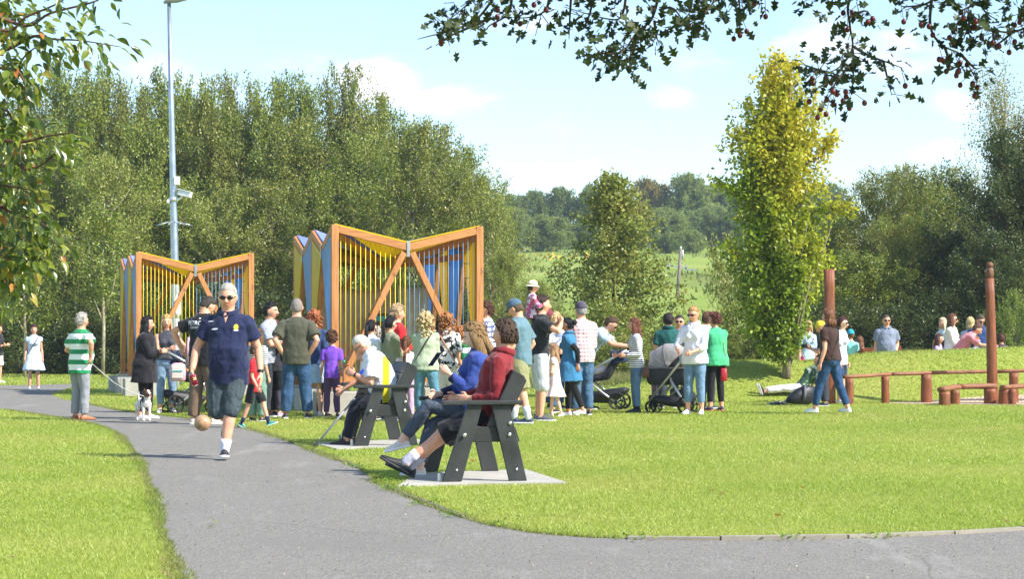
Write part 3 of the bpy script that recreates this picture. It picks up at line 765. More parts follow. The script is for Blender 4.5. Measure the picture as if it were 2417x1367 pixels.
for (px, tp, D, w_, k_, m_), lb in zip(ft, fl_):
    plant_tree('far_tree', 'tree', k_, m_, 'dark', px, tp, D, w_, lb, 'trees along the far ridge')
# the tall columnar hornbeam
def hornbeam():
    D = 41.0; x = (1856 - CX) / FPX * D; z0 = gz(x, D); top = CH + (HZ - 138) / FPX * D; h = top - z0
    root = tag(empty('hornbeam_tree', (x, D, z0 - .03)), 'tall columnar hornbeam with yellow-green leaves on the grass bank', 'tree')
    crown, tr = tree_mesh(21, h, 0.9, P_col, nlimb=230, ntwig=9, nleaf=42000, leaf=.09, up=1.0, twl=.05, sig=.018, t0=.12, inner=.15, aspect=.62, trunk_r=.012)
    crown.transform(Matrix.Translation((-.15, 0, 0)))
    # two stray side branches
    ex = []
    g = np.random.default_rng(5); tb = G()
    for (x0, z_, x1, z1, k) in ((-.8, 3.6, -1.5, 3.98, 420), (.7, 3.4, 1.28, 3.42, 300), (-.4, 1.15, -.75, .95, 380), (-.2, .9, -.45, .62, 220), (-.8, 2.4, -1.25, 2.65, 220), (-.6, 4.6, -1.0, 5.0, 300), (.6, 4.4, .95, 4.9, 300)):
        t = g.uniform(0, 1, k)[:, None]; ex.append(np.array([[x0, -.15, z_]]) + (np.array([[x1, -.25, z1]]) - np.array([[x0, -.15, z_]])) * t + g.normal(0, .075, (k, 3)))
        tb.tube([(0, 0, z_ - .3), (x0, -.15, z_), (x1, -.25, z1)], [.03, .02, .006], n=6)
    ex = np.concatenate(ex); k = len(ex); L = .095 * g.uniform(.6, 1.3, k)
    cm2 = quadmesh('crown', leafcards(ex, g.normal(0, 1, (k, 3)) + (0, 0, -.4), g.normal(0, 1, (k, 3)) + (0, 0, .6), L, L * .62), 4)
    bm = bmesh.new(); bm.from_mesh(crown); bm.from_mesh(cm2); bm.to_mesh(crown); bm.free()
    mt = leaf_mat('leaf_hornbeam', [(.10, .16, .010), (.17, .26, .016), (.27, .37, .025), (.40, .48, .06)], tr_=.42, second=(.25, .33, .02), noise_sc=1.1, zmix=(2.0, 6.9, (.62, .53, .04)))
    link('crown', crown, mt, root)
    bm = bmesh.new(); bm.from_mesh(tr); t2 = tb.mesh('t'); bm.from_mesh(t2); bm.to_mesh(tr); bm.free(); tr.shade_smooth()
    link('trunk', tr, bark('bark_hornbeam', 'a1937c', '6d6150'), root)
hornbeam()

# rough tall grass beyond the bank and at the wood's foot
x = rng.uniform(6.5, 13, 20000); y = rng.uniform(47.5, 52, 20000)
x2 = rng.uniform(-20, 4, 22000); y2 = rng.uniform(66, 69, 22000)
x3 = rng.uniform(.5, 6.5, 12000); y3 = rng.uniform(50, 54, 12000)
tag(link('tall_grass', quadmesh('tall_grass', np.concatenate([blades(x, y, .62, .02, .35), blades(x3, y3, .28, .02, .4)]), 3),
         grass_material('tall_blades', [(0, (.12, .16, .03)), (.5, (.26, .27, .07)), (1, (.42, .38, .18))], (.34, .32, .13))), kind='stuff')
# rushes and ragwort on the far field
k = 5000; x = rng.uniform(-2, 40, k); y = rng.uniform(100, 240, k)
cl_ = np.sin(x * .8) * np.sin(y * .31) > .35; x, y = x[cl_], y[cl_]
tag(link('rushes', quadmesh('rushes', blades(x, y, .45, .25, .5), 3), grass_material('rush_blades', [(0, (.11, .16, .03)), (1, (.24, .27, .06))], (.22, .22, .06))), kind='stuff')
k = 70; x = rng.normal(5.0, 3.2, k); y = rng.normal(205, 14, k)
tag(link('ragwort_flowers', quadmesh('ragwort_flowers', blades(x, y, .28, .3, .5), 3), plain('ragwort', 'c8a028')), kind='stuff')

g = G(); zt_ = 26; g.box((0, 150, (zt_ - 2.5) / 2), (700, 700, zt_ + 2.5 + 1)); hz = g.obj('haze', None, None, False)
n = NT('haze'); n.n.remove(n.b); pv = n.n.new('ShaderNodeVolumePrincipled'); pv.inputs['Color'].default_value = (.80, .90, 1, 1); pv.inputs['Density'].default_value = .00045; pv.inputs['Anisotropy'].default_value = .3
n.l.new(pv.outputs[0], n.out.inputs['Volume']); hz.data.materials.clear(); hz.data.materials.append(n.m); tag(hz, kind='stuff')
# ------------------------------------------------------------------ people
# joints and sections are laid out for a 1.75 m adult facing -Y (local +X is the person's own left), then scaled
BH = [-.13, -.06, 0, .12, .22, .32, .42, .49, .535, .575, .62, .68]
BODY = dict(
    m=dict(a=[.10, .155, .168, .152, .155, .170, .185, .158, .112, .066, .058, .056], b=[.08, .112, .118, .108, .112, .122, .122, .100, .080, .062, .058, .058], sh=.182, hip=.088, arm=1.0, leg=1.0),
    f=dict(a=[.11, .165, .172, .138, .128, .142, .152, .134, .092, .052, .047, .047], b=[.085, .118, .120, .096, .092, .108, .112, .088, .070, .054, .050, .050], sh=.162, hip=.085, arm=.82, leg=.98),
    k=dict(a=[.09, .135, .142, .130, .128, .140, .150, .130, .088, .054, .050, .050], b=[.08, .105, .108, .102, .102, .106, .105, .088, .070, .054, .050, .050], sh=.155, hip=.078, arm=.85, leg=.85))
PENDING = []          # (object, voxel size, smooth iterations, displace strength, hands mesh)
def ik(a, c, l1, l2, hint):
    a, c = Vector(a), Vector(c); d = c - a; L = d.length
    if L > (l1 + l2) * .998: c = a + d * ((l1 + l2) * .998 / L); d = c - a; L = d.length
    L = max(L, abs(l1 - l2) + .02)
    x = (l1 * l1 - l2 * l2 + L * L) / (2 * L); hgt = math.sqrt(max(0, l1 * l1 - x * x)); n = d.normalized()
    h = Vector(hint); h = h - n * h.dot(n)
    if h.length < 1e-4: h = n.orthogonal()
    return a + n * x + h.normalized() * hgt, c

def hand_geo(g, wrist, d, pn, sc=1.0, curl=.5, side=1, thumb_open=.6):
    """palm, four bent fingers of different length and a thumb from the side of the palm"""
    d = d.normalized(); pn = (pn - d * pn.dot(d)).normalized(); l = d.cross(pn).normalized() * side   # l: towards the thumb
    W_ = wrist
    g.tube([W_ - d * .015 * sc, W_ + d * .02 * sc, W_ + d * .055 * sc, W_ + d * .088 * sc, W_ + d * .094 * sc],
           [(.024 * sc, .018 * sc), (.034 * sc, .018 * sc), (.042 * sc, .016 * sc), (.040 * sc, .013 * sc), (.034 * sc, .008 * sc)], side=l, n=10, p=.8)
    for i, (o, L) in enumerate(((.031, .072), (.011, .082), (-.010, .076), (-.030, .060))):
        p = W_ + d * (.084 - .006 * abs(i - 1)) * sc + l * o * sc; pts = [p]; a = 0
        for sg, k in ((.45, .8), (.32, 1.0), (.23, .7)):
            a += curl * k
            dd = (d * math.cos(a) + pn * math.sin(a) + l * o * 1.2).normalized(); p = p + dd * L * sg * sc; pts.append(p)
        r = (.0095 if i < 3 else .008) * sc
        g.tube(pts, [r, r * .95, r * .85, r * .6], n=6)
    p = W_ + d * .028 * sc + l * .032 * sc; t1 = (d * .62 + l * .75 * thumb_open * 1.4 + pn * .4).normalized(); t2 = (d * .9 + l * .15 + pn * (.4 + curl * .5)).normalized()
    g.tube([p - l * .01 * sc, p + t1 * .034 * sc, p + t1 * .034 * sc + t2 * .03 * sc, p + t1 * .034 * sc + t2 * .052 * sc], [.014 * sc, .0115 * sc, .010 * sc, .006 * sc], n=6)

def head_geo(g, c, Rh, s):
    """skull, jaw, brow, nose, lips, chin and ears"""
    def f(d, q):
        x, y, z = d
        w = 1.0
        if z < 0: w = 1 - .28 * min(1, (-z) ** 1.4)                    # jaw narrows
        q = Vector((q.x * w, q.y * (1 - .10 * max(0, -z) if y < 0 else 1 - .30 * max(0, -z)), q.z))
        if y < 0:
            fr = max(0, -y) ** 2
            def bumpf(cz, cx, wz, wx): return math.exp(-((z - cz) / wz) ** 2 - ((abs(x) - cx) / wx) ** 2)
            q.y -= .006 * bumpf(.22, .28, .12, .3) * fr                 # brow
            q.y += .012 * bumpf(.04, .36, .12, .17) * fr                # eye hollows
            q.y -= .006 * bumpf(-.22, .5, .2, .2) * fr                  # cheeks
            q.y -= .010 * bumpf(-.86, 0, .22, .4)                       # chin
            q.y -= .007 * bumpf(-.52, 0, .09, .22) * fr                 # lips
        return q
    g.ell(c, (.078 * s, .094 * s, .116 * s), rot=Rh, nu=28, nv=20, fn=lambda d, q: f(d, q / s) * s)
    P = lambda x, y, z: c + Rh @ Vector((x * s, y * s, z * s))
    g.tube([P(0, -.086, .022), P(0, -.100, -.006), P(0, -.115, -.026), P(0, -.094, -.038)], [.008 * s, .010 * s, .0145 * s, .009 * s], side=Rh @ Vector((1, 0, 0)), n=8)
    for k in (-1, 1):
        g.ell(P(.013 * k, -.098, -.030), .0085 * s, nu=8, nv=6)
        g.ell(P(.080 * k, .006, -.004), (.008 * s, .019 * s, .031 * s), rot=Rh @ Matrix.Rotation(.25 * k, 3, 'Z'), nu=10, nv=8)

def hair_mesh(style, c, Rh, s, g2=None):
    g = G()
    P = lambda x, y, z: c + Rh @ Vector((x * s, y * s, z * s))
    thick = {'trim': 1.12, 'buzz': 1.02, 'bald': 1.012, 'short': 1.10, 'crop': 1.07, 'messy': 1.17, 'curly': 1.3, 'afro': 1.4, 'long': 1.12, 'pony': 1.07, 'bob': 1.2, 'bun': 1.08, 'up': 1.09}.get(style, 1.1)
    amp = {'buzz': .0, 'bald': 0, 'short': .011, 'crop': .006, 'messy': .016, 'curly': .034, 'bob': .008, 'long': .005}.get(style, .004)
    lowface = {'bald': .75}.get(style, .50)
    def f(d, q):
        x, y, z = d
        q = q / s
        q = Vector((q.x, q.y, q.z))
        if z < 0: q = Vector((q.x * (1 - .25 * (-z) ** 1.4), q.y, q.z))
        # face opening: in front below the hairline, and low down at the back of the neck
        hl = lowface - .55 * min(1, max(0, (y + .55) / .75))            # hairline drops from forehead to temples
        face = 1 / (1 + math.exp((z - hl) * 26)) * (1 / (1 + math.exp((y - .02) * 16)))
        if style in ('bald',): face = max(face, 1 / (1 + math.exp(-(z - .42) * 18)) * 1.0)
        low = {'curly': -1.3, 'bob': -1.2, 'long': -1.2}.get(style, -.62)
        nape = 1 / (1 + math.exp((z - low) * 22))
        n_ = noise.noise(Vector((x, y, z)) * (3.6 if style in ('curly', 'messy') else 7) + Vector((s * 40, 3, 1))) * amp * 2 + (noise.noise(Vector((x, y, z)) * 11) * amp if style in ('curly', 'messy') else 0)
        k = thick + (.03 if z > .3 else 0) + n_ * 9
        k = k * (1 - max(face, nape)) + .80 * max(face, nape)
        return (q * k + Vector((0, .006, .004))) * s
    g.ell(c, (.079 * s, .095 * s, .117 * s), rot=Rh, nu=44, nv=30, fn=f)
    X = Rh @ Vector((1, 0, 0))
    if style not in ('bald', 'buzz', 'crop', 'trim'):                      # loose locks that break up the outline
        rc = random.Random(int(s * 977) + len(style)); nl = {'messy': 150, 'curly': 0}.get(style, 80)
        for i in range(nl):
            th = rc.uniform(0, 6.283); zz = rc.uniform(-.3, 1) if style != 'crop' else rc.uniform(.2, 1); cy, cx = math.sin(th), math.cos(th)
            if cy < -.15 and zz < .55: continue
            rz_ = math.sqrt(max(0, 1 - zz * zz)); k_ = thick + (.015 if style != 'crop' else .0)
            p0 = Vector((cx * rz_ * .079 * k_, cy * rz_ * .095 * k_ + .006, zz * .117 * k_ + .006)); dn = Vector((cx * .25 + rc.gauss(0, .3), cy * .5 + .25 + rc.gauss(0, .3), -(.9 - zz * .6)))
            nrm = p0.normalized(); dn = (dn - nrm * dn.dot(nrm) * .85).normalized(); L_ = rc.uniform(.02, .05) * (1.5 if style == 'messy' else .8 if style == 'crop' else 1.1)
            q0, q1, q2 = p0, p0 + dn * L_ * .5 + nrm * .004, p0 + dn * L_ + nrm * (.002 if style != 'messy' else .010)
            g.tube([P(*q0), P(*q1), P(*q2)], [(.006 if style == 'messy' else .0042) * s, (.0065 if style == 'messy' else .0045) * s, .001 * s], n=5)
    if style in ('long', 'longer', 'pony', 'bob'):
        rc = random.Random(5)
        for i in range(26 if style != 'pony' else 0):
            xx = rc.uniform(-.085, .085); yb = .055 + .03 * (1 - (xx / .09) ** 2); Lz = (-.36 if style == 'long' else -.47 if style == 'longer' else -.17) * rc.uniform(.85, 1.08)
            g.tube([P(xx * .8, yb + .012, -.02), P(xx * 1.02, yb + .038, Lz * .5), P(xx * rc.uniform(.7, 1.1), yb + rc.uniform(.02, .045), Lz)], [.007 * s, .008 * s, .0015 * s], n=5)
    if style in ('long', 'longer'):
        L = -.36 if style == 'long' else -.48
        g.tube([P(0, .03, .06), P(0, .055, -.03), P(0, .078, -.13), P(.0, .088, -.22), P(.01, .09, L + .03), P(.012, .088, L)],
               [(.07 * s, .06 * s), (.084 * s, .055 * s), (.092 * s, .045 * s), (.088 * s, .030 * s), (.066 * s, .02 * s), (.03 * s, .008 * s)], side=X, n=16)
        for k in (-1, 1):
            g.tube([P(.062 * k, -.01, .05), P(.078 * k, .0, -.05), P(.082 * k, .0, -.15), P(.08 * k, -.01, L * .75), P(.07 * k, -.01, L * .85)], [(.02 * s, .04 * s), (.022 * s, .05 * s), (.022 * s, .05 * s), (.018 * s, .04 * s), (.006 * s, .02 * s)], side=X, n=10)
    if style == 'bob':
        g.tube([P(0, .02, .06), P(0, .04, -.04), P(0, .05, -.12), P(0, .045, -.16)], [(.08 * s, .07 * s), (.095 * s, .07 * s), (.09 * s, .055 * s), (.05 * s, .03 * s)], side=X, n=16)
    if style == 'pony':
        g.tube([P(0, .09, .03), P(.0, .135, .02), P(0, .145, -.06), P(.006, .135, -.17), P(.01, .125, -.28), P(.01, .12, -.37), P(.01, .12, -.40)],
               [.02 * s, .03 * s, .034 * s, .033 * s, .028 * s, .018 * s, .004 * s], n=12)
    if style == 'bun':
        g.ell(P(0, .125, .045), (.052 * s, .045 * s, .05 * s), rot=Rh, nu=14, nv=10)
    if style == 'curly':
        rc = random.Random(int(s * 1000) + 5)
        for i in range(230):
            th = rc.uniform(0, 6.28); zz = rc.uniform(-.25, .12); yy = math.sin(th); xx = math.cos(th)
            if yy < -.25 and zz < .07: continue
            r_ = .140 * (1 - .55 * max(0, zz / .13) ** 2) * (1.0 if zz > -.15 else .9) * rc.uniform(.85, 1.08)
            g.ell(P(xx * r_, yy * (r_ + .012) + .012, zz), (rc.uniform(.012, .022) * s,) * 3, nu=7, nv=5)
    return g

def person(px, fy, hy=None, yaw=0, H=None, body='m', D=None, label='', group=None, tone=0, hair=('short', '3a2c22'), top=None, bottom=None, shoes='2a2a2c', sole='d8d8d4', sock=None,
           L='down', Rr='down', feet=None, lean=4, head=(0, 0), fat=0, belly=0, hipz=None, hs=None, vox=None, extra=(), X=None, z=None, jacket=None, kneeL=(0, -1, 0), kneeR=(0, -1, 0), side=0,
           footpitch=(0, 0), footyaw=(9, 9), face=True, cat='person', name='person', curl=(.45, .45), palm=(None, None)):
    if D is None: D = Dg(fy)
    x = (px - CX) / FPX * D if X is None else X
    z0 = gz(x, D) if z is None else z
    if H is None: H = CH + (HZ - hy) / FPX * D - z0
    if hs is None: hs = 1.09 if body == 'm' else 1.06 if body != 'k' else (1.22 if H > 1.15 else 1.36)
    B = BODY[body]; vz = vox or (.0085 if D < 25 else .0125 if D < 36 else .018)
    topz = .92 + .672 + .128 * hs + .10 * (hs - 1)
    k = H / topz
    hz_ = .92 if hipz is None else hipz / k
    # --- spine
    def ang(h): return R(lean) * min(1.0, .45 + max(0, h) * 1.3)
    def spine(h):
        p = Vector((0, 0, hz_)); n = 8; st = h / n
        for i in range(n):
            a = ang(st * (i + .5)); p += Vector((R(side) * 1.0 * max(0, st), -math.sin(a) * st, math.cos(a) * st))
        return p
    def tang(h):
        a = ang(h); return Vector((0, -math.sin(a), math.cos(a)))
    def fwd(h):
        a = ang(h); return Vector((0, -math.cos(a), -math.sin(a)))
    XA = Vector((1, 0, 0))
    shl = [spine(.445) + XA * B['sh'] * s_ + Vector((0, 0, .0)) for s_ in (1, -1)]       # left, right shoulder joints
    hips = [spine(-.02) + XA * B['hip'] * s_ for s_ in (1, -1)]
    UA, FA, TH, SHN = .285, .255, .413, .403
    presets = {
        'down': (Vector((.075, -.03, -.525)), (0, 1, 0)), 'downfwd': (Vector((.06, -.14, -.50)), (0, 1, 0)), 'back': (Vector((.05, .14, -.50)), (0, 1, 0)),
        'pocket': (Vector((.015, -.05, -.44)), (.7, 1, 0)), 'pocketb': (Vector((.0, .06, -.43)), (.9, .8, 0)),
        'hip': (Vector((.0, -.02, -.36)), (1, .35, .1)), 'folded': (Vector((-.20, -.27, -.22)), (.6, .2, -1)), 'clasp': (Vector((-.14, -.24, -.32)), (.6, .5, -1)),
        'push': (Vector((.0, -.40, -.30)), (.5, .5, -1)), 'phone': (Vector((-.10, -.27, -.19)), (.5, .4, -1)), 'chin': (Vector((-.12, -.17, .02)), (.5, .2, -1)),
        'behind': (Vector((-.13, .15, -.40)), (.8, .6, 0)), 'up': (Vector((-.02, -.20, .22)), (1, -.2, 0)), 'lap': (Vector((-.06, -.36, -.30)), (.5, .6, -.3)), 'bent': (Vector((.02, -.24, -.25)), (.4, 1, -.3)),
        'reach': (Vector((.0, -.48, -.20)), (.3, .3, -1)), 'knee': (Vector((-.02, -.40, -.40)), (.5, .3, -.3))}
    def arm(spec, i):
        s_ = 1 if i == 0 else -1
        if isinstance(spec, str): v, h = presets[spec]
        else: v, h = spec
        v = Vector(v); h = Vector(h); v = Vector((v.x * s_, v.y, v.z)); h = Vector((h.x * s_, h.y, h.z))
        return ik(shl[i], shl[i] + v * (.96 + .04), UA, FA, h)
    arms = [(shl[i],) + arm((L, Rr)[i], i) for i in (0, 1)]
    if feet is None: feet = ((.115, 0, .085), (-.115, 0, .085))
    legs = []
    for i in (0, 1):
        kn, an = ik(hips[i], Vector(feet[i]), TH, SHN, (kneeL, kneeR)[i]); legs.append((hips[i], kn, an))
    # --- head
    neck = spine(.585); ha = ang(.6) * .35 + R(head[1])
    Rh = Matrix.Rotation(R(head[0]), 3, 'Z') @ Matrix.Rotation(ha, 3, 'X')   # +pitch = looking down
    hc = neck + (Vector((0, -math.sin(ha) * .5 - .012, math.cos(ha))) * .068) + (Rh @ Vector((0, -.012, .035 + (hs - 1) * .10)))
    def rad(h, t=0, bust=True):
        a = float(np.interp(h, BH, B['a'])) * (1 + fat * float(np.interp(h, [-.1, .1, .3, .5, .56], [.8, 1.2, .9, .35, .15]))); b = float(np.interp(h, BH, B['b'])) * (1 + fat * float(np.interp(h, [-.1, .1, .3, .5, .56], [.8, 1.3, 1.1, .3, .1])))
        bl = belly * math.exp(-((h - .14) / .13) ** 2)
        return a + t + bl * .3, b + t + bl * .6, bl * .5
    root_loc = (x, D, z0)
    def fin(g, name, mat, parent, vz_=None, sm=2, disp=0, remesh=True, smooth=True):
        g.v = [(v[0] * k, v[1] * k, v[2] * k) for v in g.v]
        o = g.obj(name, mat, parent, smooth)
        if remesh: PENDING.append([o, vz_ or vz, sm, disp, None])
        return o
    # --- body
    g = G()
    hh = [-.13, -.09, -.04, 0, .06, .12, .18, .24, .32, .38, .43, .475, .51, .54, .575, .62, .66]
    pts, rd = [], []
    for h in hh:
        a, b, off = rad(h); pts.append(spine(h) + fwd(h) * off); rd.append((a, b))
    g.tube(pts, rd, side=XA, n=20, p=.86)
    if body == 'f':
        for s_ in (1, -1): g.ell(spine(.345) + fwd(.345) * .085 + XA * .065 * s_, (.058, .05, .055), nu=10, nv=8)
    g.tube([spine(.54), neck + Vector((0, 0, .0)), hc - (Rh @ Vector((0, -.012, .055)))], [.062 * (1 if body == 'm' else .86) * (1 + fat * .6)] * 3, n=12)
    if body != 'f' or fat: [g.tube([spine(.44) + XA * q * .15, spine(.50) + XA * q * .07, spine(.56) + XA * q * .02], [.05, .045, .035], n=8) for q in (1, -1)]
    head_geo(g, hc, Rh, hs)
    af = B['arm'] * (1 + fat * .5); lf = B['leg'] * (1 + fat * .5)
    def limb(g, a, b, c, r, n=12, pre=None):
        m1, m2 = a.lerp(b, .4), b.lerp(c, .28); pts_ = [a, m1, a.lerp(b, .8), b, m2, b.lerp(c, .65), c]
        g.tube(pts_, r, n=n)
    for i in (0, 1):
        a, b, c = arms[i]; s_ = 1 if i == 0 else -1
        g.ell(a + Vector((0, 0, -.01)), .062 * (af * .5 + .5), nu=12, nv=8)
        g.tube([spine(.45) + XA * s_ * B['sh'] * .45, a], [.075 * af, .058 * af], n=10)
        limb(g, a, b, c, [.056 * af, .050 * af, .043 * af, .040 * af, .042 * af, .036 * af, .027 * af])
        a, b, c = legs[i]
        limb(g, a, b, c, [.094 * lf, .086 * lf, .064 * lf, .056 * lf, .059 * lf, .050 * lf, .036 * lf])
        g.ell(b + Vector((0, -.006, 0)), .056 * lf, nu=10, nv=8)
        g.ell(c + Vector((0, -.0, -.02)), (.036, .05, .04), nu=8, nv=6)
    bobj = fin(g, name, skin(tone), None, sm=1)
    bobj.location = root_loc; bobj.rotation_euler = (0, 0, R(yaw))
    hg = G()
    for i in (0, 1):
        a, b, c = arms[i]; s_ = 1 if i == 0 else -1; d = (c - b).normalized()
        pn = palm[i]
        if pn is None: pn = Vector((-s_, 0, 0)) if abs(d.x) < .75 else Vector((0, 1, 0))
        else: pn = Vector(pn)
        if (pn - d * pn.dot(d)).length < .1: pn = d.orthogonal()
        # thumb points forward on a hanging arm, upward on a level one
        l = d.cross((pn - d * pn.dot(d)).normalized()); want = Vector((0, -1, 0)) if abs(d.z) > .6 else Vector((0, -.3, 1))
        hand_geo(hg, c, d, pn, .98 if body == 'm' else .88, curl[i], 1 if l.dot(want) > 0 else -1)
    hg.v = [(v[0] * k, v[1] * k, v[2] * k) for v in hg.v]
    PENDING[-1][4] = hg.mesh('hand')
    tag(bobj, label, cat, group)
    J = dict(arms=arms, legs=legs, hc=hc, Rh=Rh, spine=spine, fwd=fwd, k=k, hs=hs, rad=rad, obj=bobj, fin=fin, x=x, D=D, z0=z0, yaw=yaw)
    # --- clothing.  top = dict(mat, sleeve 0..2, hem, t, neck, collar)
    def top_mesh(nm, sp):
        g = G(); t = sp.get('t', .014); hem = sp.get('hem', -.08); nk = sp.get('neck', .565); fl = sp.get('flare', 0)
        hs_ = [hem] + [h for h in (-.05, 0, .06, .12, .18, .24, .32, .38, .43, .475, .51, .54) if hem + .02 < h < nk - .01] + [nk]
        pts, rd = [], []
        for h in hs_:
            a, b, off = rad(max(h, -.04)); tt = t * (1.25 if h < .2 else .9) + sp.get('loose', 0) * (1 if h < .3 else .4) + fl * max(0, (.12 - h))
            if h >= .54: tt = sp.get('nt', .010)
            pts.append(spine(h) + fwd(max(h, 0)) * off); rd.append((a + tt, b + tt))
        g.tube(pts, rd, side=XA, n=24, p=.86)
        if body == 'f' and nk > .4:
            for s_ in (1, -1): g.ell(spine(.345) + fwd(.345) * (.085 + t) + XA * .065 * s_, (.064, .055, .062), nu=10, nv=8)
        sl = sp.get('sleeve', .55); lt = sp.get('st', t + (.008 if body != 'f' else .003))
        for i in (0, 1):
            a, b, c = arms[i]; s_ = 1 if i == 0 else -1
            if sl <= 0: continue
            g.tube([spine(.47) + XA * s_ * B['sh'] * .4, spine(.462) + XA * s_ * B['sh'] * .75, a], [.080 * af, .070 * af, .058 * af + t], n=10)
            g.tube([spine(.45) + XA * s_ * B['sh'] * .85, spine(.50) + XA * s_ * B['sh'] * .42, spine(.545) + XA * s_ * .03], [.052 * af + t * .7, .046 * af + t * .7, .036 * af + t * .6], n=10)
            g.ell(a, .060 * (af * .5 + .5) + t, nu=12, nv=8)
            if sl <= 1: P_ = [a, a.lerp(b, sl * .5), a.lerp(b, sl)]; rr_ = [.058 * af + lt, .054 * af + lt * 1.1, .050 * af + lt * 1.5]
            else:
                e = b.lerp(c, sl - 1); P_ = [a, a.lerp(b, .5), a.lerp(b, .9), b, b.lerp(e, .15), b.lerp(e, .6), e]
                rr_ = [.058 * af + lt, .050 * af + lt, .044 * af + lt, .044 * af + lt, .044 * af + lt, .038 * af + lt * .9, .032 * af + lt * .7]
                g.ell(b, .046 * af + lt, nu=10, nv=7)
            g.tube(P_, rr_, n=14)
        if sp.get('hood'):
            g.tube([spine(.47) - fwd(.5) * .08 - XA * .11, spine(.50) - fwd(.5) * .10, spine(.47) - fwd(.5) * .08 + XA * .11], [.035, .055, .035], n=10)
        o = fin(g, nm, sp['mat'], bobj, sm=2, disp=sp.get('fold', .012))
        if sp.get('collar'):
            cg = G(); cm_ = sp['collar']; n_ = 22; r0, r1 = [], []
            fz = fwd(.55); up_ = tang(.56)
            cen = spine(.567)
            ring = []
            for j in range(n_ + 1):
                a_ = -math.pi / 2 + .22 + (2 * math.pi - .44) * j / n_; dx, dy = math.cos(a_), -math.sin(a_)
                front = max(0, -math.sin(a_))
                ring.append(cen + XA * dx * (.088 if body == 'm' else .074) * (1 + fat * .5) + fz * (-math.sin(a_)) * (.082 if body == 'm' else .074) * (1 + fat * .5) - up_ * front * .035)
            vs = []
            for j, p_ in enumerate(ring):
                o_ = (p_ - cen); o_ = (o_ - up_ * o_.dot(up_)).normalized()
                vs += [p_ + up_ * .012, p_ + up_ * .034 - o_ * .002, p_ + up_ * .030 + o_ * .008, p_ - up_ * .014 + o_ * .028, p_ - up_ * .016 + o_ * .020]
            fs = []
            for j in range(n_):
                for q in range(5):
                    fs.append((j * 5 + q, j * 5 + (q + 1) % 5, (j + 1) * 5 + (q + 1) % 5, (j + 1) * 5 + q))
            fs += [tuple(range(5)), tuple(n_ * 5 + q for q in reversed(range(5)))]
            cg.add(vs, fs); fin(cg, 'collar', cm_, bobj, remesh=False)
        return o
    if top: J['top'] = top_mesh('shirt' if not top.get('name') else top['name'], top)
    if jacket: J['jacket'] = top_mesh(jacket.get('name', 'jacket'), jacket)
    bt = bottom
    if bt:
        kind = bt['kind']; g = G(); t = bt.get('t', .012); wz = bt.get('waist', .07)
        if kind in ('trousers', 'shorts', 'leggings'):
            ln = bt.get('len', {'trousers': 1.94, 'shorts': .92, 'leggings': 1.86}[kind]); lt = bt.get('lt', {'trousers': .022, 'shorts': .034, 'leggings': .007}[kind])
            pts, rd = [], []
            for h in (-.13, -.09, -.04, 0, wz * .6, wz):
                a, b, off = rad(h); pts.append(spine(h) + fwd(max(h, 0)) * off); rd.append((a + t, b + t))
            g.tube(pts, rd, side=XA, n=20, p=.86)
            for i in (0, 1):
                a, b, c = legs[i]; a2 = a + (a - b).normalized() * .03
                if ln <= 1: P_ = [a2, a.lerp(b, .3), a.lerp(b, ln * .75), a.lerp(b, ln)]; rr_ = [.094 * lf + lt * .4, .090 * lf + lt * .8, .078 * lf + lt, .072 * lf + lt * 1.25]
                else:
                    e = b.lerp(c, ln - 1); ff = bt.get('flare', 0)
                    P_ = [a2, a.lerp(b, .4), a.lerp(b, .85), b, b.lerp(e, .25), b.lerp(e, .65), e]
                    rr_ = [.096 * lf + lt * .4, .086 * lf + lt * .7, .064 * lf + lt, .058 * lf + lt, .060 * lf + lt * (1 + ff), .052 * lf + lt * (1.1 + ff * 1.5), .040 * lf + lt * (1.25 + ff * 2)]
                    g.ell(b + Vector((0, -.004, 0)), .058 * lf + lt, nu=10, nv=8)
                g.tube(P_, rr_, n=14)
            J['bottom'] = fin(g, 'shorts' if kind == 'shorts' else 'trousers', bt['mat'], bobj, sm=2, disp=bt.get('fold', .003 if kind == 'leggings' else .009))
        else:                                             # skirt or dress skirt
            zt, zb = bt.get('top', .09), bt.get('bot', -.45); fl = bt.get('flare', .09)
            cl_, cr_ = legs[0], legs[1]; pts, rd = [], []
            N_ = 7
            for j in range(N_):
                h = zt + (zb - zt) * j / (N_ - 1)
                if h >= -.02: a, b, off = rad(h); p_ = spine(h) + fwd(max(h, 0)) * off
                else:
                    a, b, off = rad(-.0); fr = (-h) / .435; q0 = cl_[0].lerp(cl_[1], min(1, fr)); q1 = cr_[0].lerp(cr_[1], min(1, fr)); p_ = (q0 + q1) / 2; a = max(a, abs(q0.x - q1.x) / 2 + .09); b = max(b, abs(q0.y - q1.y) / 2 + .09)
                f_ = t + fl * (j / (N_ - 1)) ** 1.2
                pts.append(p_); rd.append((a + f_, b + f_))
            # pleats
            base = len(g.v); g.tube(pts, rd, side=XA, n=40, p=.95)
            for j in range(N_):
                cpt = pts[j]
                for q in range(40):
                    v = Vector(g.v[base + j * 40 + q]); w_ = 1 + bt.get('pleat', .05) * (j / (N_ - 1)) * math.sin(q * math.pi * 2 / 40 * 9)
                    g.v[base + j * 40 + q] = tuple(cpt + (v - cpt) * w_)
            J['bottom'] = fin(g, 'skirt', bt['mat'], bobj, sm=2, disp=bt.get('fold', .008))
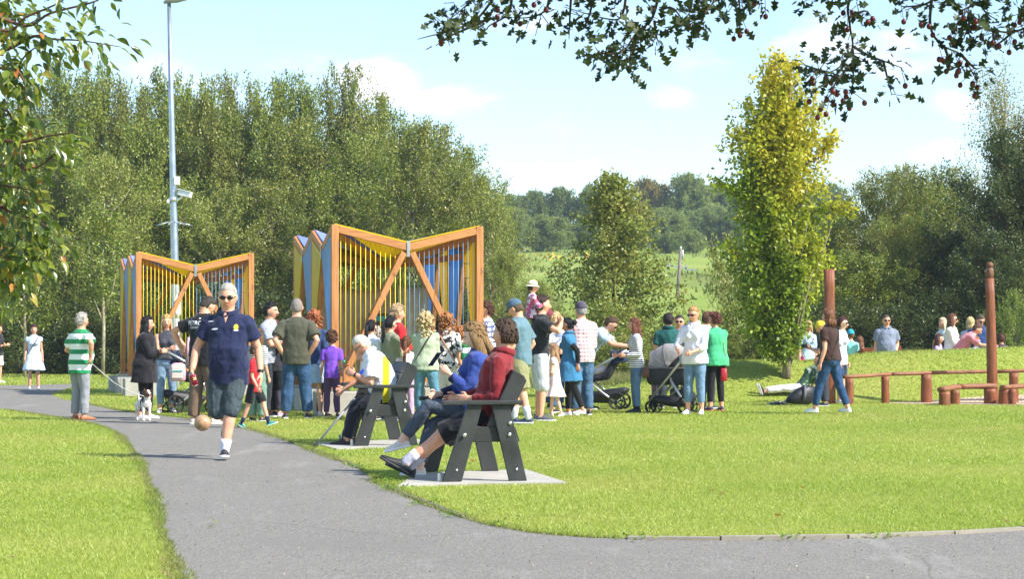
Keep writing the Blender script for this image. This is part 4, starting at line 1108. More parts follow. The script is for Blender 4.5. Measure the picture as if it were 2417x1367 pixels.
    # --- shoes and socks
    for i in (0, 1):
        if shoes is None: break
        a, b, c = legs[i]; s_ = 1 if i == 0 else -1
        Rf = Matrix.Rotation(R(footyaw[i]) * s_, 3, 'Z') @ Matrix.Rotation(R(footpitch[i]), 3, 'X')   # +pitch: toes down
        if isinstance(sock, str) or (isinstance(sock, tuple)):
            sg = G(); hh_ = sock[1] if isinstance(sock, tuple) else .16; u = (b - c).normalized()
            sg.tube([c - Vector((0, 0, .03)), c, c + u * hh_ * .5, c + u * hh_], [.042 * lf, .043 * lf, .050 * lf, .056 * lf], n=12)
            fin(sg, 'sock', fabric(sock[0] if isinstance(sock, tuple) else sock), bobj, remesh=False)
        fsz = {'m': 1.0, 'f': .88, 'k': .86}[body]
        for part, mt in (('shoe', shoes), ('sole', sole)):
            if mt is None: continue
            sg = G(); st = [(.066, .024, .030), (.058, .032, .060), (.03, .037, .080), (-.02, .040, .082), (-.07, .043, .058), (-.12, .049, .042), (-.165, .047, .032), (-.195, .034, .024), (-.207, .015, .014)]
            vs = []; n_ = 14
            for (yy, w_, h_) in st:
                yy *= fsz; w_ *= fsz
                for q in range(n_):
                    th = 2 * math.pi * q / n_
                    if part == 'shoe': X_ = w_ * math.cos(th); Z_ = -.066 + (h_ * math.sin(th) if math.sin(th) > 0 else .004 * math.sin(th))
                    else: X_ = (w_ + .004) * math.copysign(abs(math.cos(th)) ** .7, math.cos(th)); Z_ = -.070 + .013 * math.copysign(abs(math.sin(th)) ** .4, math.sin(th)) + (0 if q else 0)
                    if part == 'sole': yy2 = yy * 1.02
                    else: yy2 = yy
                    vs.append(c + Rf @ Vector((X_, yy2, Z_)))
            fs = []
            for j in range(len(st) - 1):
                for q in range(n_): fs.append((j * n_ + q, (j + 1) * n_ + q, (j + 1) * n_ + (q + 1) % n_, j * n_ + (q + 1) % n_))
            fs += [tuple(range(n_)), tuple((len(st) - 1) * n_ + q for q in reversed(range(n_)))]
            sg.add(vs, fs)
            if part == 'shoe': so = fin(sg, 'shoe', plain('shoe_' + mt, mt, .55, bumps=.1, bsc=80), bobj, remesh=False)
            else: fin(sg, 'sole', plain('sole_' + mt, mt, .7), so, remesh=False)
    # --- hair, face, headwear
    P = lambda x_, y_, z_: hc + Rh @ Vector((x_ * hs, y_ * hs, z_ * hs))
    if hair:
        hg2 = hair_mesh(hair[0], hc, Rh, hs); fin(hg2, 'hair', hairmat(hair[1]), bobj, remesh=False)
    if face:
        for s_ in (1, -1):
            if 'shades' not in [e if isinstance(e, str) else e[0] for e in extra]:
                e = G(); e.ell(P(.031 * s_, -.0785, .006), (.0135 * hs, .009 * hs, .0068 * hs), rot=Rh, nu=10, nv=6); eo = fin(e, 'eye', plain('eye_white', 'd9d2cc', .25), bobj, remesh=False)
                e = G(); e.ell(P(.031 * s_, -.0845, .006), (.0062 * hs, .004 * hs, .0062 * hs), rot=Rh, nu=8, nv=6); fin(e, 'iris', plain('iris', '2a211b', .2), eo, remesh=False)
            e = G(); e.tube([P(.014 * s_, -.094, .024), P(.032 * s_, -.092, .030), P(.050 * s_, -.078, .024)], [.0032 * hs, .0040 * hs, .0026 * hs], n=6)
            fin(e, 'eyebrow', hairmat(hair[1] if hair else '4a3a2c'), bobj, remesh=False)
        e = G(); e.tube([P(-.022, -.088, -.060), P(-.010, -.0965, -.0575), P(0, -.0985, -.059), P(.010, -.0965, -.0575), P(.022, -.088, -.060)], [(.002 * hs, .002 * hs), (.004 * hs, .006 * hs), (.004 * hs, .007 * hs), (.004 * hs, .006 * hs), (.002 * hs, .002 * hs)], n=8)
        fin(e, 'mouth', plain('lips', 'a8635a', .5), bobj, remesh=False)
    for e in extra:
        nm = e if isinstance(e, str) else e[0]
        g = G()
        if nm == 'shades' or nm == 'specs':
            for s_ in (1, -1):
                g2 = G(); g2.ell(P(.034 * s_, -.0975, .006), (.027 * hs, .008 * hs, .0175 * hs), rot=Rh @ Matrix.Rotation(.28 * s_, 3, 'Z'), nu=14, nv=8)
                if nm == 'shades': g.v, g.f = (g.v + g2.v, g.f + [tuple(i + len(g.v) for i in f_) for f_ in g2.f])
                g.tube([P(.055 * s_, -.094, .012), P(.072 * s_, -.06, .012), P(.078 * s_, .01, .008)], [.003 * hs, .0036 * hs, .003 * hs], n=6)
                if nm == 'specs':
                    g.tube([P(.034 * s_ + .024 * math.cos(q), -.100 + .006 * abs(math.cos(q)), .004 + .016 * math.sin(q)) for q in np.linspace(0, 6.28, 13)], .002, n=5)
            g.tube([P(-.012, -.103, .012), P(.012, -.103, .012)], .003 * hs, n=6)
            fin(g, 'sunglasses' if nm == 'shades' else 'glasses', plain('dark_lens', '0c0b0c', .12), bobj, remesh=False)
        elif nm == 'cap':
            cap_col = e[1]
            base = len(g.v)
            def fc(d, q):
                x_, y_, z_ = d; q2 = q
                if z_ < .12: q2 = Vector((q.x * (.97 if z_ < 0 else 1), q.y * (.97 if z_ < 0 else 1), .118 * hs * .12 + max(-.02, (z_ - .12) * .03)))
                return q2
            g.ell(P(0, .008, .022), (.087 * hs, .106 * hs, .118 * hs), rot=Rh, nu=24, nv=16, fn=fc)
            fin(g, 'cap', fabric(cap_col, None, fold=.3), bobj, remesh=False)
            g = G(); vs = []; d_ = -1 if len(e) < 3 else e[2]
            for lay in (0, 1):
                for q in range(13):
                    th = math.pi * q / 12
                    vs.append(P(.074 * math.cos(th), d_ * (.070), .040 - lay * .005)); vs.append(P(.070 * math.cos(th), d_ * (.070 + .085 * math.sin(th) ** .6), .030 - .006 * math.cos(th) ** 2 - lay * .005))
            fs = []
            for q in range(12):
                fs.append((2 * q, 2 * q + 1, 2 * q + 3, 2 * q + 2)); fs.append((26 + 2 * q, 26 + 2 * q + 2, 26 + 2 * q + 3, 26 + 2 * q + 1)); fs.append((2 * q + 1, 26 + 2 * q + 1, 26 + 2 * q + 3, 2 * q + 3))
            g.add(vs, fs); fin(g, 'cap_peak', fabric(e[3] if len(e) > 3 else cap_col, None, fold=.3), bobj, remesh=False)
        elif nm == 'sunhat':
            g.tube([P(0, .01, .03), P(0, .01, .07), P(0, .012, .12), P(0, .012, .145), P(0, .012, .152)], [(.088 * hs, .104 * hs), (.086 * hs, .10 * hs), (.075 * hs, .086 * hs), (.045 * hs, .05 * hs), (.006, .006)], side=Rh @ XA, n=22)
            ho = fin(g, 'sun_hat', plain('straw', 'e8dcae', .9, bumps=.4, bsc=120), bobj, remesh=False)
            g = G(); g.tube([P(0, .01, .046), P(0, .01, .040), P(0, .012, .020), P(0, .012, .016)], [(.088 * hs, .104 * hs), (.10 * hs, .115 * hs), (.135 * hs, .15 * hs), (.130 * hs, .145 * hs)], side=Rh @ XA, n=26)
            fin(g, 'hat_brim', plain('straw_brim', 'efe8cf', .9, bumps=.4, bsc=120), ho, remesh=False)
            g = G(); g.tube([P(0, .01, .044), P(0, .01, .062)], [(.091 * hs, .107 * hs), (.0895 * hs, .104 * hs)], side=Rh @ XA, n=22); fin(g, 'hat_ribbon', fabric('1c1d2c'), ho, remesh=False)
        elif nm == 'watch':
            i_ = e[1]; a, b, c = arms[i_]; q = b.lerp(c, .93); u = (c - b).normalized()
            g.tube([q - u * .012, q + u * .012], [.033 * af, .032 * af], n=12); fin(g, 'watch', plain('watch', '121214', .3), bobj, remesh=False)
        elif nm == 'bracelet':
            i_ = e[1]; a, b, c = arms[i_]; q = b.lerp(c, .97); u = (c - b).normalized()
            g.tube([q - u * .006, q + u * .006], [.036 * af, .036 * af], n=12); fin(g, 'bracelet', plain('bracelet_' + e[2], e[2], .4), bobj, remesh=False)
        elif nm == 'belt':
            a_, b_, off = rad(.075)
            g.tube([spine(.06) + fwd(0) * off, spine(.09) + fwd(0) * off], [(a_ + .018, b_ + .018)] * 2, side=XA, n=24, p=.86); fin(g, 'belt', plain('belt', '15130f', .4), bobj, remesh=False)
        elif nm == 'strap':                                # cross-body strap from one shoulder to the other hip
            s_ = e[1]; pp = []
            for j in range(15):
                q = j / 14; h = .50 - .46 * q; a_, b_, off = rad(h, .030); xx = (.11 - .27 * q) * s_
                yb = b_ * max(0, 1 - min(1, abs(xx) / a_) ** 2.3) ** .5
                for_ = -1 if (len(e) > 3 and e[3] == 'back') else 1
                pp.append(spine(h) + XA * xx + fwd(h) * (yb * for_ + (off if for_ > 0 else 0)))
            g.tube(pp, (.013, .004), side=XA, n=6); fin(g, 'bag_strap', plain('strap_' + e[2], e[2], .6), bobj, remesh=False)
        elif nm == 'hairband':
            g.tube([P(0, .02, .085), P(0, .02, .09)], [.02, .02], n=8)
        elif nm == 'beard':
            pass
        elif nm == 'facepaint':
            g.ell(P(.045, -.072, .0), (.022 * hs, .008 * hs, .03 * hs), rot=Rh @ Matrix.Rotation(.5, 3, 'Z'), nu=10, nv=6); fin(g, 'face_paint', plain('facepaint', 'd8489a', .5), bobj, remesh=False)
    return J
def wpt(J, v):
    """a point of the person's own (unscaled) frame in world space"""
    v = Vector(v) * J['k']; return Matrix.Translation((J['x'], J['D'], J['z0'])) @ (Matrix.Rotation(R(J['yaw']), 4, 'Z') @ v)
FOLD = bpy.data.textures.new('folds', 'CLOUDS'); FOLD.noise_scale = .13; FOLD.noise_depth = 2
def finish_people():
    for o, vz, sm, dsp, hm in PENDING:
        m = o.modifiers.new('r', 'REMESH'); m.mode = 'VOXEL'; m.voxel_size = vz; m.use_smooth_shade = True
        m = o.modifiers.new('s', 'SMOOTH'); m.factor = .5; m.iterations = sm
        if dsp:
            m = o.modifiers.new('d', 'DISPLACE'); m.texture = FOLD; m.strength = dsp * (3.0 if vz < .01 else 2.2); m.mid_level = .5; m.texture_coords = 'GLOBAL'
    bpy.context.view_layer.update()
    dg = bpy.context.evaluated_depsgraph_get()
    for rec in PENDING:
        o = rec[0]; rec.append(bpy.data.meshes.new_from_object(o.evaluated_get(dg)))
    for o, vz, sm, dsp, hm, me in PENDING:
        o.modifiers.clear(); old = o.data; me.name = o.name
        if hm is not None:
            bm = bmesh.new(); bm.from_mesh(me); bm.from_mesh(hm); bm.to_mesh(me); bm.free(); me.shade_smooth()
        o.data = me; bpy.data.meshes.remove(old)
# ------------------------------------------------------------------ timber play shelters
TIM = wood('shelter_timber', 'c4854b', '93602f', 1.0, .65, 2)
TIMH = wood('shelter_timber_cross', 'c4854b', '93602f', 1.0, .65, 0)
def sheet_mat(name, col, tr_=.5):
    if name in MC: return MC[name]
    n = NT(name); c = srgb(col); v = n.coord()
    n.color(n.ramp(n.noise(v, 3, 4), [(.3, var(c, .9)), (.7, var(c, 1.08))])); n.set(Roughness=.35)
    t = n.n.new('ShaderNodeBsdfTranslucent'); t.inputs[0].default_value = (*c, 1)
    mx = n.n.new('ShaderNodeMixShader'); mx.inputs[0].default_value = tr_
    n.l.new(n.b.outputs[0], mx.inputs[1]); n.l.new(t.outputs[0], mx.inputs[2]); n.l.new(mx.outputs[0], n.out.inputs[0])
    MC[name] = n.m; return n.m
YEL, BLU = sheet_mat('yellow_sheet', 'e6cf18'), sheet_mat('blue_sheet', '6cb0e6')
PUR = sheet_mat('violet_blue_sheet', '8294f2', .15); NAV = sheet_mat('navy_sheet', '2a3a66', .1)
YROD, BROD = plain('yellow_rod', 'e8d22a', .35), plain('blue_rod', '6f97c0', .35)
def prism(g, pts, th):
    pts = [Vector(p) for p in pts]; n_ = (pts[1] - pts[0]).cross(pts[2] - pts[0]).normalized() * th / 2; k = len(pts)
    g.add([p + n_ for p in pts] + [p - n_ for p in pts], [tuple(range(k)), tuple(range(2 * k - 1, k - 1, -1))] + [(i, k + i, k + (i + 1) % k, (i + 1) % k) for i in range(k)])
def shelter(loc, rz, label):
    Wd, Ld, Ht, Hv, z0 = 2.40, 3.95, 3.08, 2.80, .42
    root = tag(empty('play_shelter', loc, rz), label, 'shelter', 'timber play shelters with folded roofs')
    P = [(0, 0), (Wd, 0), (Wd, Ld / 2), (Wd, Ld), (0, Ld), (0, Ld / 2)]
    V = [(Wd / 2, 0), (Wd, Ld / 4), (Wd, 3 * Ld / 4), (Wd / 2, Ld), (0, 3 * Ld / 4), (0, Ld / 4)]
    s = .115; cen = Vector((Wd / 2, Ld / 2, 2.62))
    for x, y in P:
        g = G(); g.box((x, y, (z0 + Ht) / 2), (s, s, Ht - z0)); g.obj('post', TIM, root, False, .006)
        g = G(); g.box((x, y, z0 - .012), (.19, .19, .022))
        for q in range(4): g.tube([(x + .075 * (1 if q % 2 else -1), y + .075 * (1 if q < 2 else -1), z0 - .01), (x + .075 * (1 if q % 2 else -1), y + .075 * (1 if q < 2 else -1), z0 + .04)], .009, n=6)
        g.obj('base_plate', plain('galvanised', '9ba0a3', .4, .8), root, False)
        g = G(); g.box((x + (.12 if x < 1 else -.12), y, z0 / 2 - .02), (.86, .62, z0 - .03)); g.obj('concrete_foot', concrete(), root, False, .02)
    for i in range(6):
        a, b, v = P[i], P[(i + 1) % 6], V[i]
        out = Vector((0, -1, 0)) if i == 0 else Vector((0, 1, 0)) if i == 3 else Vector((1, 0, 0)) if i in (1, 2) else Vector((-1, 0, 0))
        vt = Vector((v[0], v[1], Hv)); d = (Vector((b[0], b[1], 0)) - Vector((a[0], a[1], 0))).normalized()
        mt = TIMH
        for p, sg in ((a, 1), (b, -1)):
            pt = Vector((p[0], p[1], Ht)); e = d * sg
            g = G(); g.bar(pt + e * s / 2 + Vector((0, 0, -.075)) , vt - e * .002 + Vector((0, 0, -.075)), s - .006, .115); g.obj('top_beam', TIM if i in (1, 2, 4, 5) else mt, root, False, .005)
            foot = Vector((p[0], p[1], z0 + .10)) + e * (s / 2 + .04)
            g = G(); g.bar(foot, vt - e * .07 - Vector((0, 0, .16)), *((.095, .11) if i in (0, 3) else (.06, .075)), up=out); g.obj('brace', TIM, root, False, .005)
            # rafters on the hip lines
            g = G(); g.bar(pt + Vector((0, 0, -.16)), cen + Vector((0, 0, -.13)), .09, .12); g.obj('rafter', TIM, root, False) if sg == 1 else None
            # infill sheet between post, top beam and brace on the sides; rods on the two open ends
            blue = (sg == -1)
            if i in (4, 5): blue = (sg == -1)
            if i not in (0, 3):
                g = G(); k = e * .066 + out * (.05 if i in (4, 5) else -.045)
                prism(g, [Vector((p[0], p[1], Ht - .16)) + k, vt - Vector((0, 0, .15)) - e * .03 + out * (.05 if i in (4, 5) else -.045), Vector((p[0], p[1], z0 + .35)) + k], .012)
                g.obj('side_panel', BLU if blue else YEL, root, False)
            else:
                g0 = (Wd / 2 - s / 2) / (14 if i == 0 else 5)
                for q in range(14 if i == 0 else 5):
                    xx = s / 2 + g0 * (q + .55); top = Ht - .15 - (Ht - Hv) * (xx / (Wd / 2))
                    c_ = Vector((p[0], p[1], 0)) + e * xx - out * .03
                    g = G(); g.tube([c_ + Vector((0, 0, z0 + .22)), c_ + Vector((0, 0, top))], .0065 if sg == 1 else .0045, n=6); g.obj('rod', YROD if sg == 1 else BROD, root)
            g = G(); tl_ = Vector((0, 0, .012))
            prism(g, [pt + tl_ - out * .0 , vt + tl_, cen + tl_ + Vector((0, 0, .0))], .018)
            if i == 0: m_ = YEL
            elif i in (4, 5): m_ = PUR
            elif i in (1, 2): m_ = YEL if sg == 1 else NAV
            else: m_ = YEL if sg == -1 else BLU
            g.obj('roof_panel', m_, root, False)
        g = G(); g.bar(vt + Vector((0, 0, -.17)), cen + Vector((0, 0, -.14)), .08, .10); g.obj('rafter', TIM, root, False)
        g = G(); g.box(vt + out * .064 + Vector((0, 0, -.10)), (.05 if i in (0, 3) else .008, .008 if i in (0, 3) else .05, .26)); g.obj('steel_plate', plain('steel', 'a9aeb2', .35, .8), root, False)
        g = G(); g.bar(Vector((a[0], a[1], z0 + .16)) + d * (s / 2), Vector((b[0], b[1], z0 + .16)) - d * (s / 2), .08, .10)
        if i in (0, 3): g.obj('bottom_rail', TIMH, root, False, .004)
    # rung ladder on the inner right face
    g = G()
    for q in range(9): g.box((Wd - .14, .28, .8 + q * .24), (.10, .03, .012))
    g.obj('rungs', plain('rung_steel', '6a5340', .5), root, False)
    return root
A = at(790, 981, 33.0)
shelter((A.x, 33.0, 0), R(14.8), 'larger timber play shelter with yellow and blue panels in the centre, brown sheet hung inside')
A = at(327, 935, 43.6)
shelter((A.x, 43.6, 0), R(15.5), 'smaller timber play shelter at the left, in front of the lamp post')

# sheets hung inside the right shelter
def wavy(name, x0, x1, y, z0, z1, mat, amp, fr, rz, org, seed=0, label='', cat=''):
    nx_, nz_ = 90, 24; vs = []; fs = []
    for j in range(nz_ + 1):
        for i in range(nx_ + 1):
            u = i / nx_; w = j / nz_; x_ = x0 + (x1 - x0) * u
            n_ = noise.noise(Vector((x_ * 1.3, w * 2.2, seed))) * amp * 1.4
            vs.append((x_, y + amp * math.sin(x_ * fr) + n_, z0 + (z1 - z0) * w - .05 * math.sin(u * math.pi) * w))
    for j in range(nz_):
        for i in range(nx_): a = j * (nx_ + 1) + i; fs.append((a, a + 1, a + nx_ + 2, a + nx_ + 1))
    m_ = bpy.data.meshes.new(name); m_.from_pydata(vs, [], fs); m_.shade_smooth()
    o = link(name, m_, mat); o.location = org; o.rotation_euler = (0, 0, rz)
    s_ = o.modifiers.new('s', 'SOLIDIFY'); s_.thickness = .008
    return tag(o, label, cat)
ORG = (at(790, 981, 33.0).x, 33.0, 0)
wavy('tarpaulin', .12, 1.45, 2.15, .42, 2.12, plain('brown_sheet', 'b59c84', .45, bumps=.3, bsc=6), .05, 1.6, R(14.8), ORG, 3, 'brown crinkled sheet hung inside the larger shelter', 'sheet')
wavy('curtain', 1.46, 2.0, 2.05, .42, 2.16, plain('cream_curtain', 'cfc9b6', .8), .045, 38, R(14.8), ORG, 7, 'cream pleated curtain hung inside the larger shelter', 'curtain')
g = G(); g.box((0, 0, 0), (.46, .03, .9)); o = g.obj('display_board', plain('board_dark', '4b3a31', .7, nsc=14, amt=.7), None, False)
M_ = Matrix.Translation(ORG) @ Matrix.Rotation(R(14.8), 4, 'Z')
o.location = M_ @ Vector((1.12, 1.75, 1.22)); o.rotation_euler = (0, 0, R(14.8)); tag(o, 'dark painted board with turquoise strip inside the larger shelter', 'board')
g = G(); g.box((0, -.02, .36), (.34, .012, .09)); g.obj('strip', plain('turquoise', '2f9aa8'), o, False)

# ------------------------------------------------------------------ park benches of black recycled boards
BKM = plain('black_board', '303231', .55, 0, .4, 5, .45, .25, 60)
BOLT = plain('bolt', 'd9d9d6', .22, .9)
def poly_plate(g, prof, y0, th):
    k = len(prof); g.add([(p[0], y0, p[1]) for p in prof] + [(p[0], y0 + th, p[1]) for p in prof], [tuple(range(k)), tuple(range(2 * k - 1, k - 1, -1))] + [(i, k + i, k + (i + 1) % k, (i + 1) % k) for i in range(k)])
def bench(loc, rz, label, L=1.32):
    root = tag(empty('park_bench', loc, rz), label, 'bench', 'black park benches on concrete slabs')
    for y in (0, L):
        y0 = y; e = 1 if y else -1
        for nm, prof, dy in (('leg', [(-.085, 0), (.085, 0), (.265, .655), (.135, .655)], 0), ('leg', [(.50, 0), (.655, 0), (.50, .655), (.345, .655)], 0)):
            g = G(); poly_plate(g, prof, y0 - .02, .04); lg = g.obj(nm, BKM, root, False, .006)
            g = G(); px_ = (prof[0][0] + prof[1][0]) / 2 + (.04 if prof[0][0] < 0 else -.015); g.ell((px_, y0 + e * .023, .10), (.012, .008, .012), nu=10, nv=6)
            if prof[0][0] < 0: g.ell((.105, y0 + e * .043 if 1 else 0, .40), (.018, .012, .018), nu=12, nv=7)
            g.obj('bolt', BOLT, lg)
        g = G(); poly_plate(g, [(.05, .335), (.60, .335), (.56, .465), (.09, .465)], y0 - e * .021 - (0 if e < 0 else .04) + (.0 if e < 0 else 0), .04); g.obj('side_rail', BKM, root, False, .005)
        g = G(); poly_plate(g, [(.31, .47), (.47, .47), (.66, .86), (.635, .905), (.585, .935), (.52, .905)], y0 - e * .021 - (.0 if e < 0 else .04), .04); bp = g.obj('back_post', BKM, root, False, .006)
        g = G()
        for q in ((.50, .40), (.505, .50)): g.ell((q[0], y0 + e * .024, q[1]), (.018, .012, .018), nu=12, nv=7)
        g.obj('bolt', BOLT, bp)
        g = G(); g.box((.265, y0, .676), (.70, .105, .038)); g.obj('armrest', BKM, root, False, .008)
        g = G(); g.box((-.10, y0 - e * .05, .035), (.03, .035, .07)); g.obj('fixing_bracket', plain('bracket', 'b9bcbd', .35, .7), root, False, .003)
    for i in range(3):
        g = G(); g.box((.09 + i * .155, L / 2, .450), (.145, L - .12, .04)); g.obj('seat_board', BKM, root, False, .006)
        d = Vector((.19, 0, .39)).normalized(); c_ = Vector((.405, L / 2, .53)) + d * (.09 + i * .145) + Vector((-.035, 0, .015))
        g = G(); g.box(c_, (.036, L - .12, .135), Matrix.Rotation(math.atan2(d.x, d.z), 3, 'Y')); g.obj('back_board', BKM, root, False, .006)
    return root
BZ = R(11)
b1 = gp(1066, 1143); b1.z = .019
bench(b1, BZ, 'nearer black park bench, with the man in dark red jumper on it')
b2 = gp(852, 1057); b2.z = .019
bench(b2, BZ, 'farther black park bench, with the grey haired man in white and yellow shirt on it')

# ------------------------------------------------------------------ lamp post with cameras
def lamp_post():
    D = 54.0; x = (419 - CX) / FPX * D; m = FPX / D
    root = tag(empty('lamp_post', (x, D, 0)), 'tall galvanised lamp post with security cameras behind the left shelter', 'lamp post')
    ht = CH + (HZ - 6) / m; galv = plain('galv_post', 'a9b4c0', .38, .75, nsc=3, amt=.2, bumps=.15, bsc=18)
    lx = -(419 - 399) / m
    g = G(); zs = [0, 1.2, 1.25, 3, 5, 7, ht]; g.tube([(lx * z / ht, 0, z) for z in zs], [.125, .125, .115, .105, .088, .072, .05], n=20); g.obj('pole', galv, root)
    h = G(); h.tube([(lx - .14, 0, ht + .00), (lx - .05, 0, ht + .05), (lx + .2, 0, ht + .08), (lx + .45, 0, ht + .12), (lx + .6, 0, ht + .14)], [(.06, .03), (.12, .06), (.14, .075), (.10, .05), (.03, .02)], side=(0, 1, 0), n=14); h.obj('lamp_head', plain('lamp_grey', '8e959a', .4), root)
    def Z(py): return CH + (HZ - py) / m
    wh = plain('camera_white', 'dfe3e6', .35)
    r = G(); z = Z(463)
    r.bar((lx * .5 + .10, -.05, z - .12), (lx * .5 + .26, -.09, z - .02), .04, .04); br = r.obj('camera_arm', wh, root, False)
    r = G(); r.box((0, 0, 0), (.36, .15, .13), Matrix.Rotation(R(14), 3, 'Y') @ Matrix.Rotation(R(-15), 3, 'Z')); r.box((-.0, 0, .085), (.42, .19, .02), Matrix.Rotation(R(14), 3, 'Y') @ Matrix.Rotation(R(-15), 3, 'Z'))
    o = r.obj('security_camera', wh, root, False, .012); o.location = (lx * .5 + .32, -.1, z + .05)
    r = G(); r.tube([(lx * .5, 0, Z(475)), (lx * .5, 0, Z(466))], .125, n=20); r.obj('clamp', plain('clamp', 'c9ced2', .35, .6), root)
    r = G(); r.box((lx * .5 + .11, -.09, Z(427)), (.15, .12, .22)); r.box((lx * .5 - .12, -.05, z - .14), (.08, .1, .1)); r.obj('junction_box', wh, root, False, .02)
    for q in range(10):                                   # anti-climb spikes
        a = 2 * math.pi * q / 10 + .2; c_ = Vector((math.cos(a), math.sin(a), 0)); r = G(); zz = Z(523)
        r.tube([Vector((lx * .45, 0, zz)) + c_ * .08, Vector((lx * .45, 0, zz - .10)) + c_ * .50], [.012, .006], n=5); r.obj('spike', plain('spike', 'c4cad0', .35, .7), root)
lamp_post()
def second_lamp():
    """small white lantern on a short post, seen through the left shelter"""
    D = 50.0; x = (418 - CX) / FPX * D; root = tag(empty('white_lantern', (x, D, 0)), 'small white lantern seen between the rods of the left shelter', 'lantern')
    w_ = plain('lantern_white', 'dfe4ea', .3)
    def Z(py): return CH + (HZ - py) * D / FPX
    g = G(); g.tube([(0, 0, 0), (0, 0, Z(745))], .05, n=10); g.obj('post', w_, root)
    g = G(); g.tube([(0, 0, Z(752)), (0, 0, Z(740)), (0, 0, Z(712)), (0, 0, Z(694))], [.05, .10, .09, .01], n=14); g.obj('shade', w_, root)
    g = G(); g.ell((0, 0, Z(660)), (.06, .06, .07)); g.tube([(0, 0, Z(654)), (0, 0, Z(649))], .075, n=12); g.tube([(0, 0, Z(700)), (0, 0, Z(660))], .012, n=6); g.obj('finial', w_, root)
second_lamp()

# ------------------------------------------------------------------ timber around the round seating area
RED = wood('red_timber', '8f4e26', '4a2412', 1.6, .6, 2); REDH = wood('red_timber_rail', '96623f', '5a3421', 1.6, .65, 0)
def log(g, a, b, r, n=12, seed=0, flat=1.0):
    a, b = Vector(a), Vector(b); k = 7; pts = []; rd = []
    for i in range(k):
        t = i / (k - 1); q = a.lerp(b, t); w_ = noise.noise(q * 1.7 + Vector((seed, 0, 0))) * r * .35
        pts.append(q + Vector((w_ * .5, w_ * .5, 0 if abs((b - a).normalized().z) > .7 else w_))); rr_ = r * (1 + .10 * noise.noise(q * 3 + Vector((0, seed, 0)))); rd.append((rr_ * flat, rr_ * (.85 if flat > 1 else 1)))
    g.tube(pts, rd, n=n, p=.8, side=(0, 1, 0) if abs((b - a).normalized().y) < .9 else (1, 0, 0))
def rail_bench(name, rail_px, posts, D, r_post, r_rail, label, cat, group=None, zadj=0):
    """rail_px: (px, py) polyline of the rail's centre with its distance; posts: (px, D, py_bottom)"""
    pts = [at(px, py, d) for px, py, d in rail_px]; x0 = pts[0]
    root = tag(empty(name, (x0.x, x0.y, gz(x0.x, x0.y))), label, cat, group); off = Vector(root.location)
    for i, (a, b) in enumerate(zip(pts, pts[1:])):
        g = G(); d = (b - a).normalized(); log(g, a - off, b - off - d * .01, r_rail, 12, i * 3.1, 1.35); g.obj('rail', REDH, root)
    for i, (px, d, rp) in enumerate(posts):
        x_ = (px - CX) / FPX * d; zt = None
        for a, b in zip(pts, pts[1:]):
            if min(a.x, b.x) - .15 <= x_ <= max(a.x, b.x) + .15: t = 0 if abs(b.x - a.x) < 1e-6 else min(1, max(0, (x_ - a.x) / (b.x - a.x))); zt = a.z + (b.z - a.z) * t - r_rail * .75
        zt = zt if zt is not None else pts[0].z
        z_ = gz(x_, d); g = G(); log(g, Vector((x_, d, z_ - .1)) - off, Vector((x_, d, zt)) - off, rp, 12, i + 5); g.obj('leg', RED, root)
rail_bench('log_rail_fence', [(1992, 890, 38.4), (2100, 884, 39.1), (2198, 880, 39.4), (2350, 877, 39.6), (2560, 876, 39.6)],
           [(2004, 38.4, .082), (2090, 39.0, .075), (2187, 39.3, .105), (2393, 39.6, .095), (2520, 39.6, .10)], 39, .1, .042, 'long reddish log rail on thick round posts before the grass bank', 'rail')
rail_bench('low_log_bench', [(2222, 920, 37.6), (2262, 914, 38.6), (2352, 912, 38.8)], [(2229, 37.6, .10), (2254, 38.2, .085), (2337, 38.7, .115)], 38, .1, .062, 'low reddish log bench left of the owl post', 'bench', 'low log benches')
rail_bench('low_log_bench', [(2366, 915, 38.2), (2417, 911, 38.6), (2520, 910, 38.8)], [(2373, 38.3, .13), (2391, 38.2, .065), (2500, 38.7, .11)], 38, .1, .055, 'low reddish log bench right of the owl post', 'bench', 'low log benches')
def tall_post(px0, px1, top, bot, D, label, owl=False, square=False):
    x0, x1 = (px0 - CX) / FPX * D, (px1 - CX) / FPX * D; z0 = gz(x0, D); zt = CH + (HZ - top) / FPX * D
    root = tag(empty('tall_timber_post', (x0, D, z0)), label, 'post'); g = G(); w_ = .095
    n_ = 9; pts = [((x1 - x0) * t, 0, -.15 + (zt - z0 + .15) * t) for t in np.linspace(0, 1, n_)]
    rd = [w_ * (1.12 - .28 * t + .05 * noise.noise(Vector((t * 6, px0, 0)))) for t in np.linspace(0, 1, n_)]
    if square: rd = [.098] * n_
    g.tube(pts, rd, side=(1, 0, 0), n=14, p=.55 if square else .8); g.obj('shaft', RED, root)
    if owl:
        wd = wood('carved_owl', '7d5138', '3f271a', 2, .7, 2); t_ = zt - z0; X_ = x1 - x0
        g = G(); g.ell((X_, 0, t_ + .10), (.078, .07, .125), nu=16, nv=12); o = g.obj('owl_body', wd, root)
        g = G(); g.ell((X_, -.005, t_ + .25), (.068, .062, .062), nu=16, nv=12)
        for k in (-1, 1): g.tube([(X_ + .03 * k, -.01, t_ + .265), (X_ + .038 * k, -.012, t_ + .295)], [.014, .003], n=6)
        hd = g.obj('owl_head', wd, root)
        g = G()
        for k in (-1, 1): g.ell((X_ + .02 * k, -.05, t_ + .24), (.014, .008, .014), nu=8, nv=6)
        g.obj('eyes', plain('owl_eye', '2a1a12'), hd)
        g = G(); g.ell((X_ - .055, .0, t_ + .11), (.018, .04, .09), nu=10, nv=8); g.ell((X_ + .055, .0, t_ + .11), (.018, .04, .09), nu=10, nv=8); g.obj('wings', wood('owl_wing', '9b8577', '5c4638', 2, .7, 2), o)
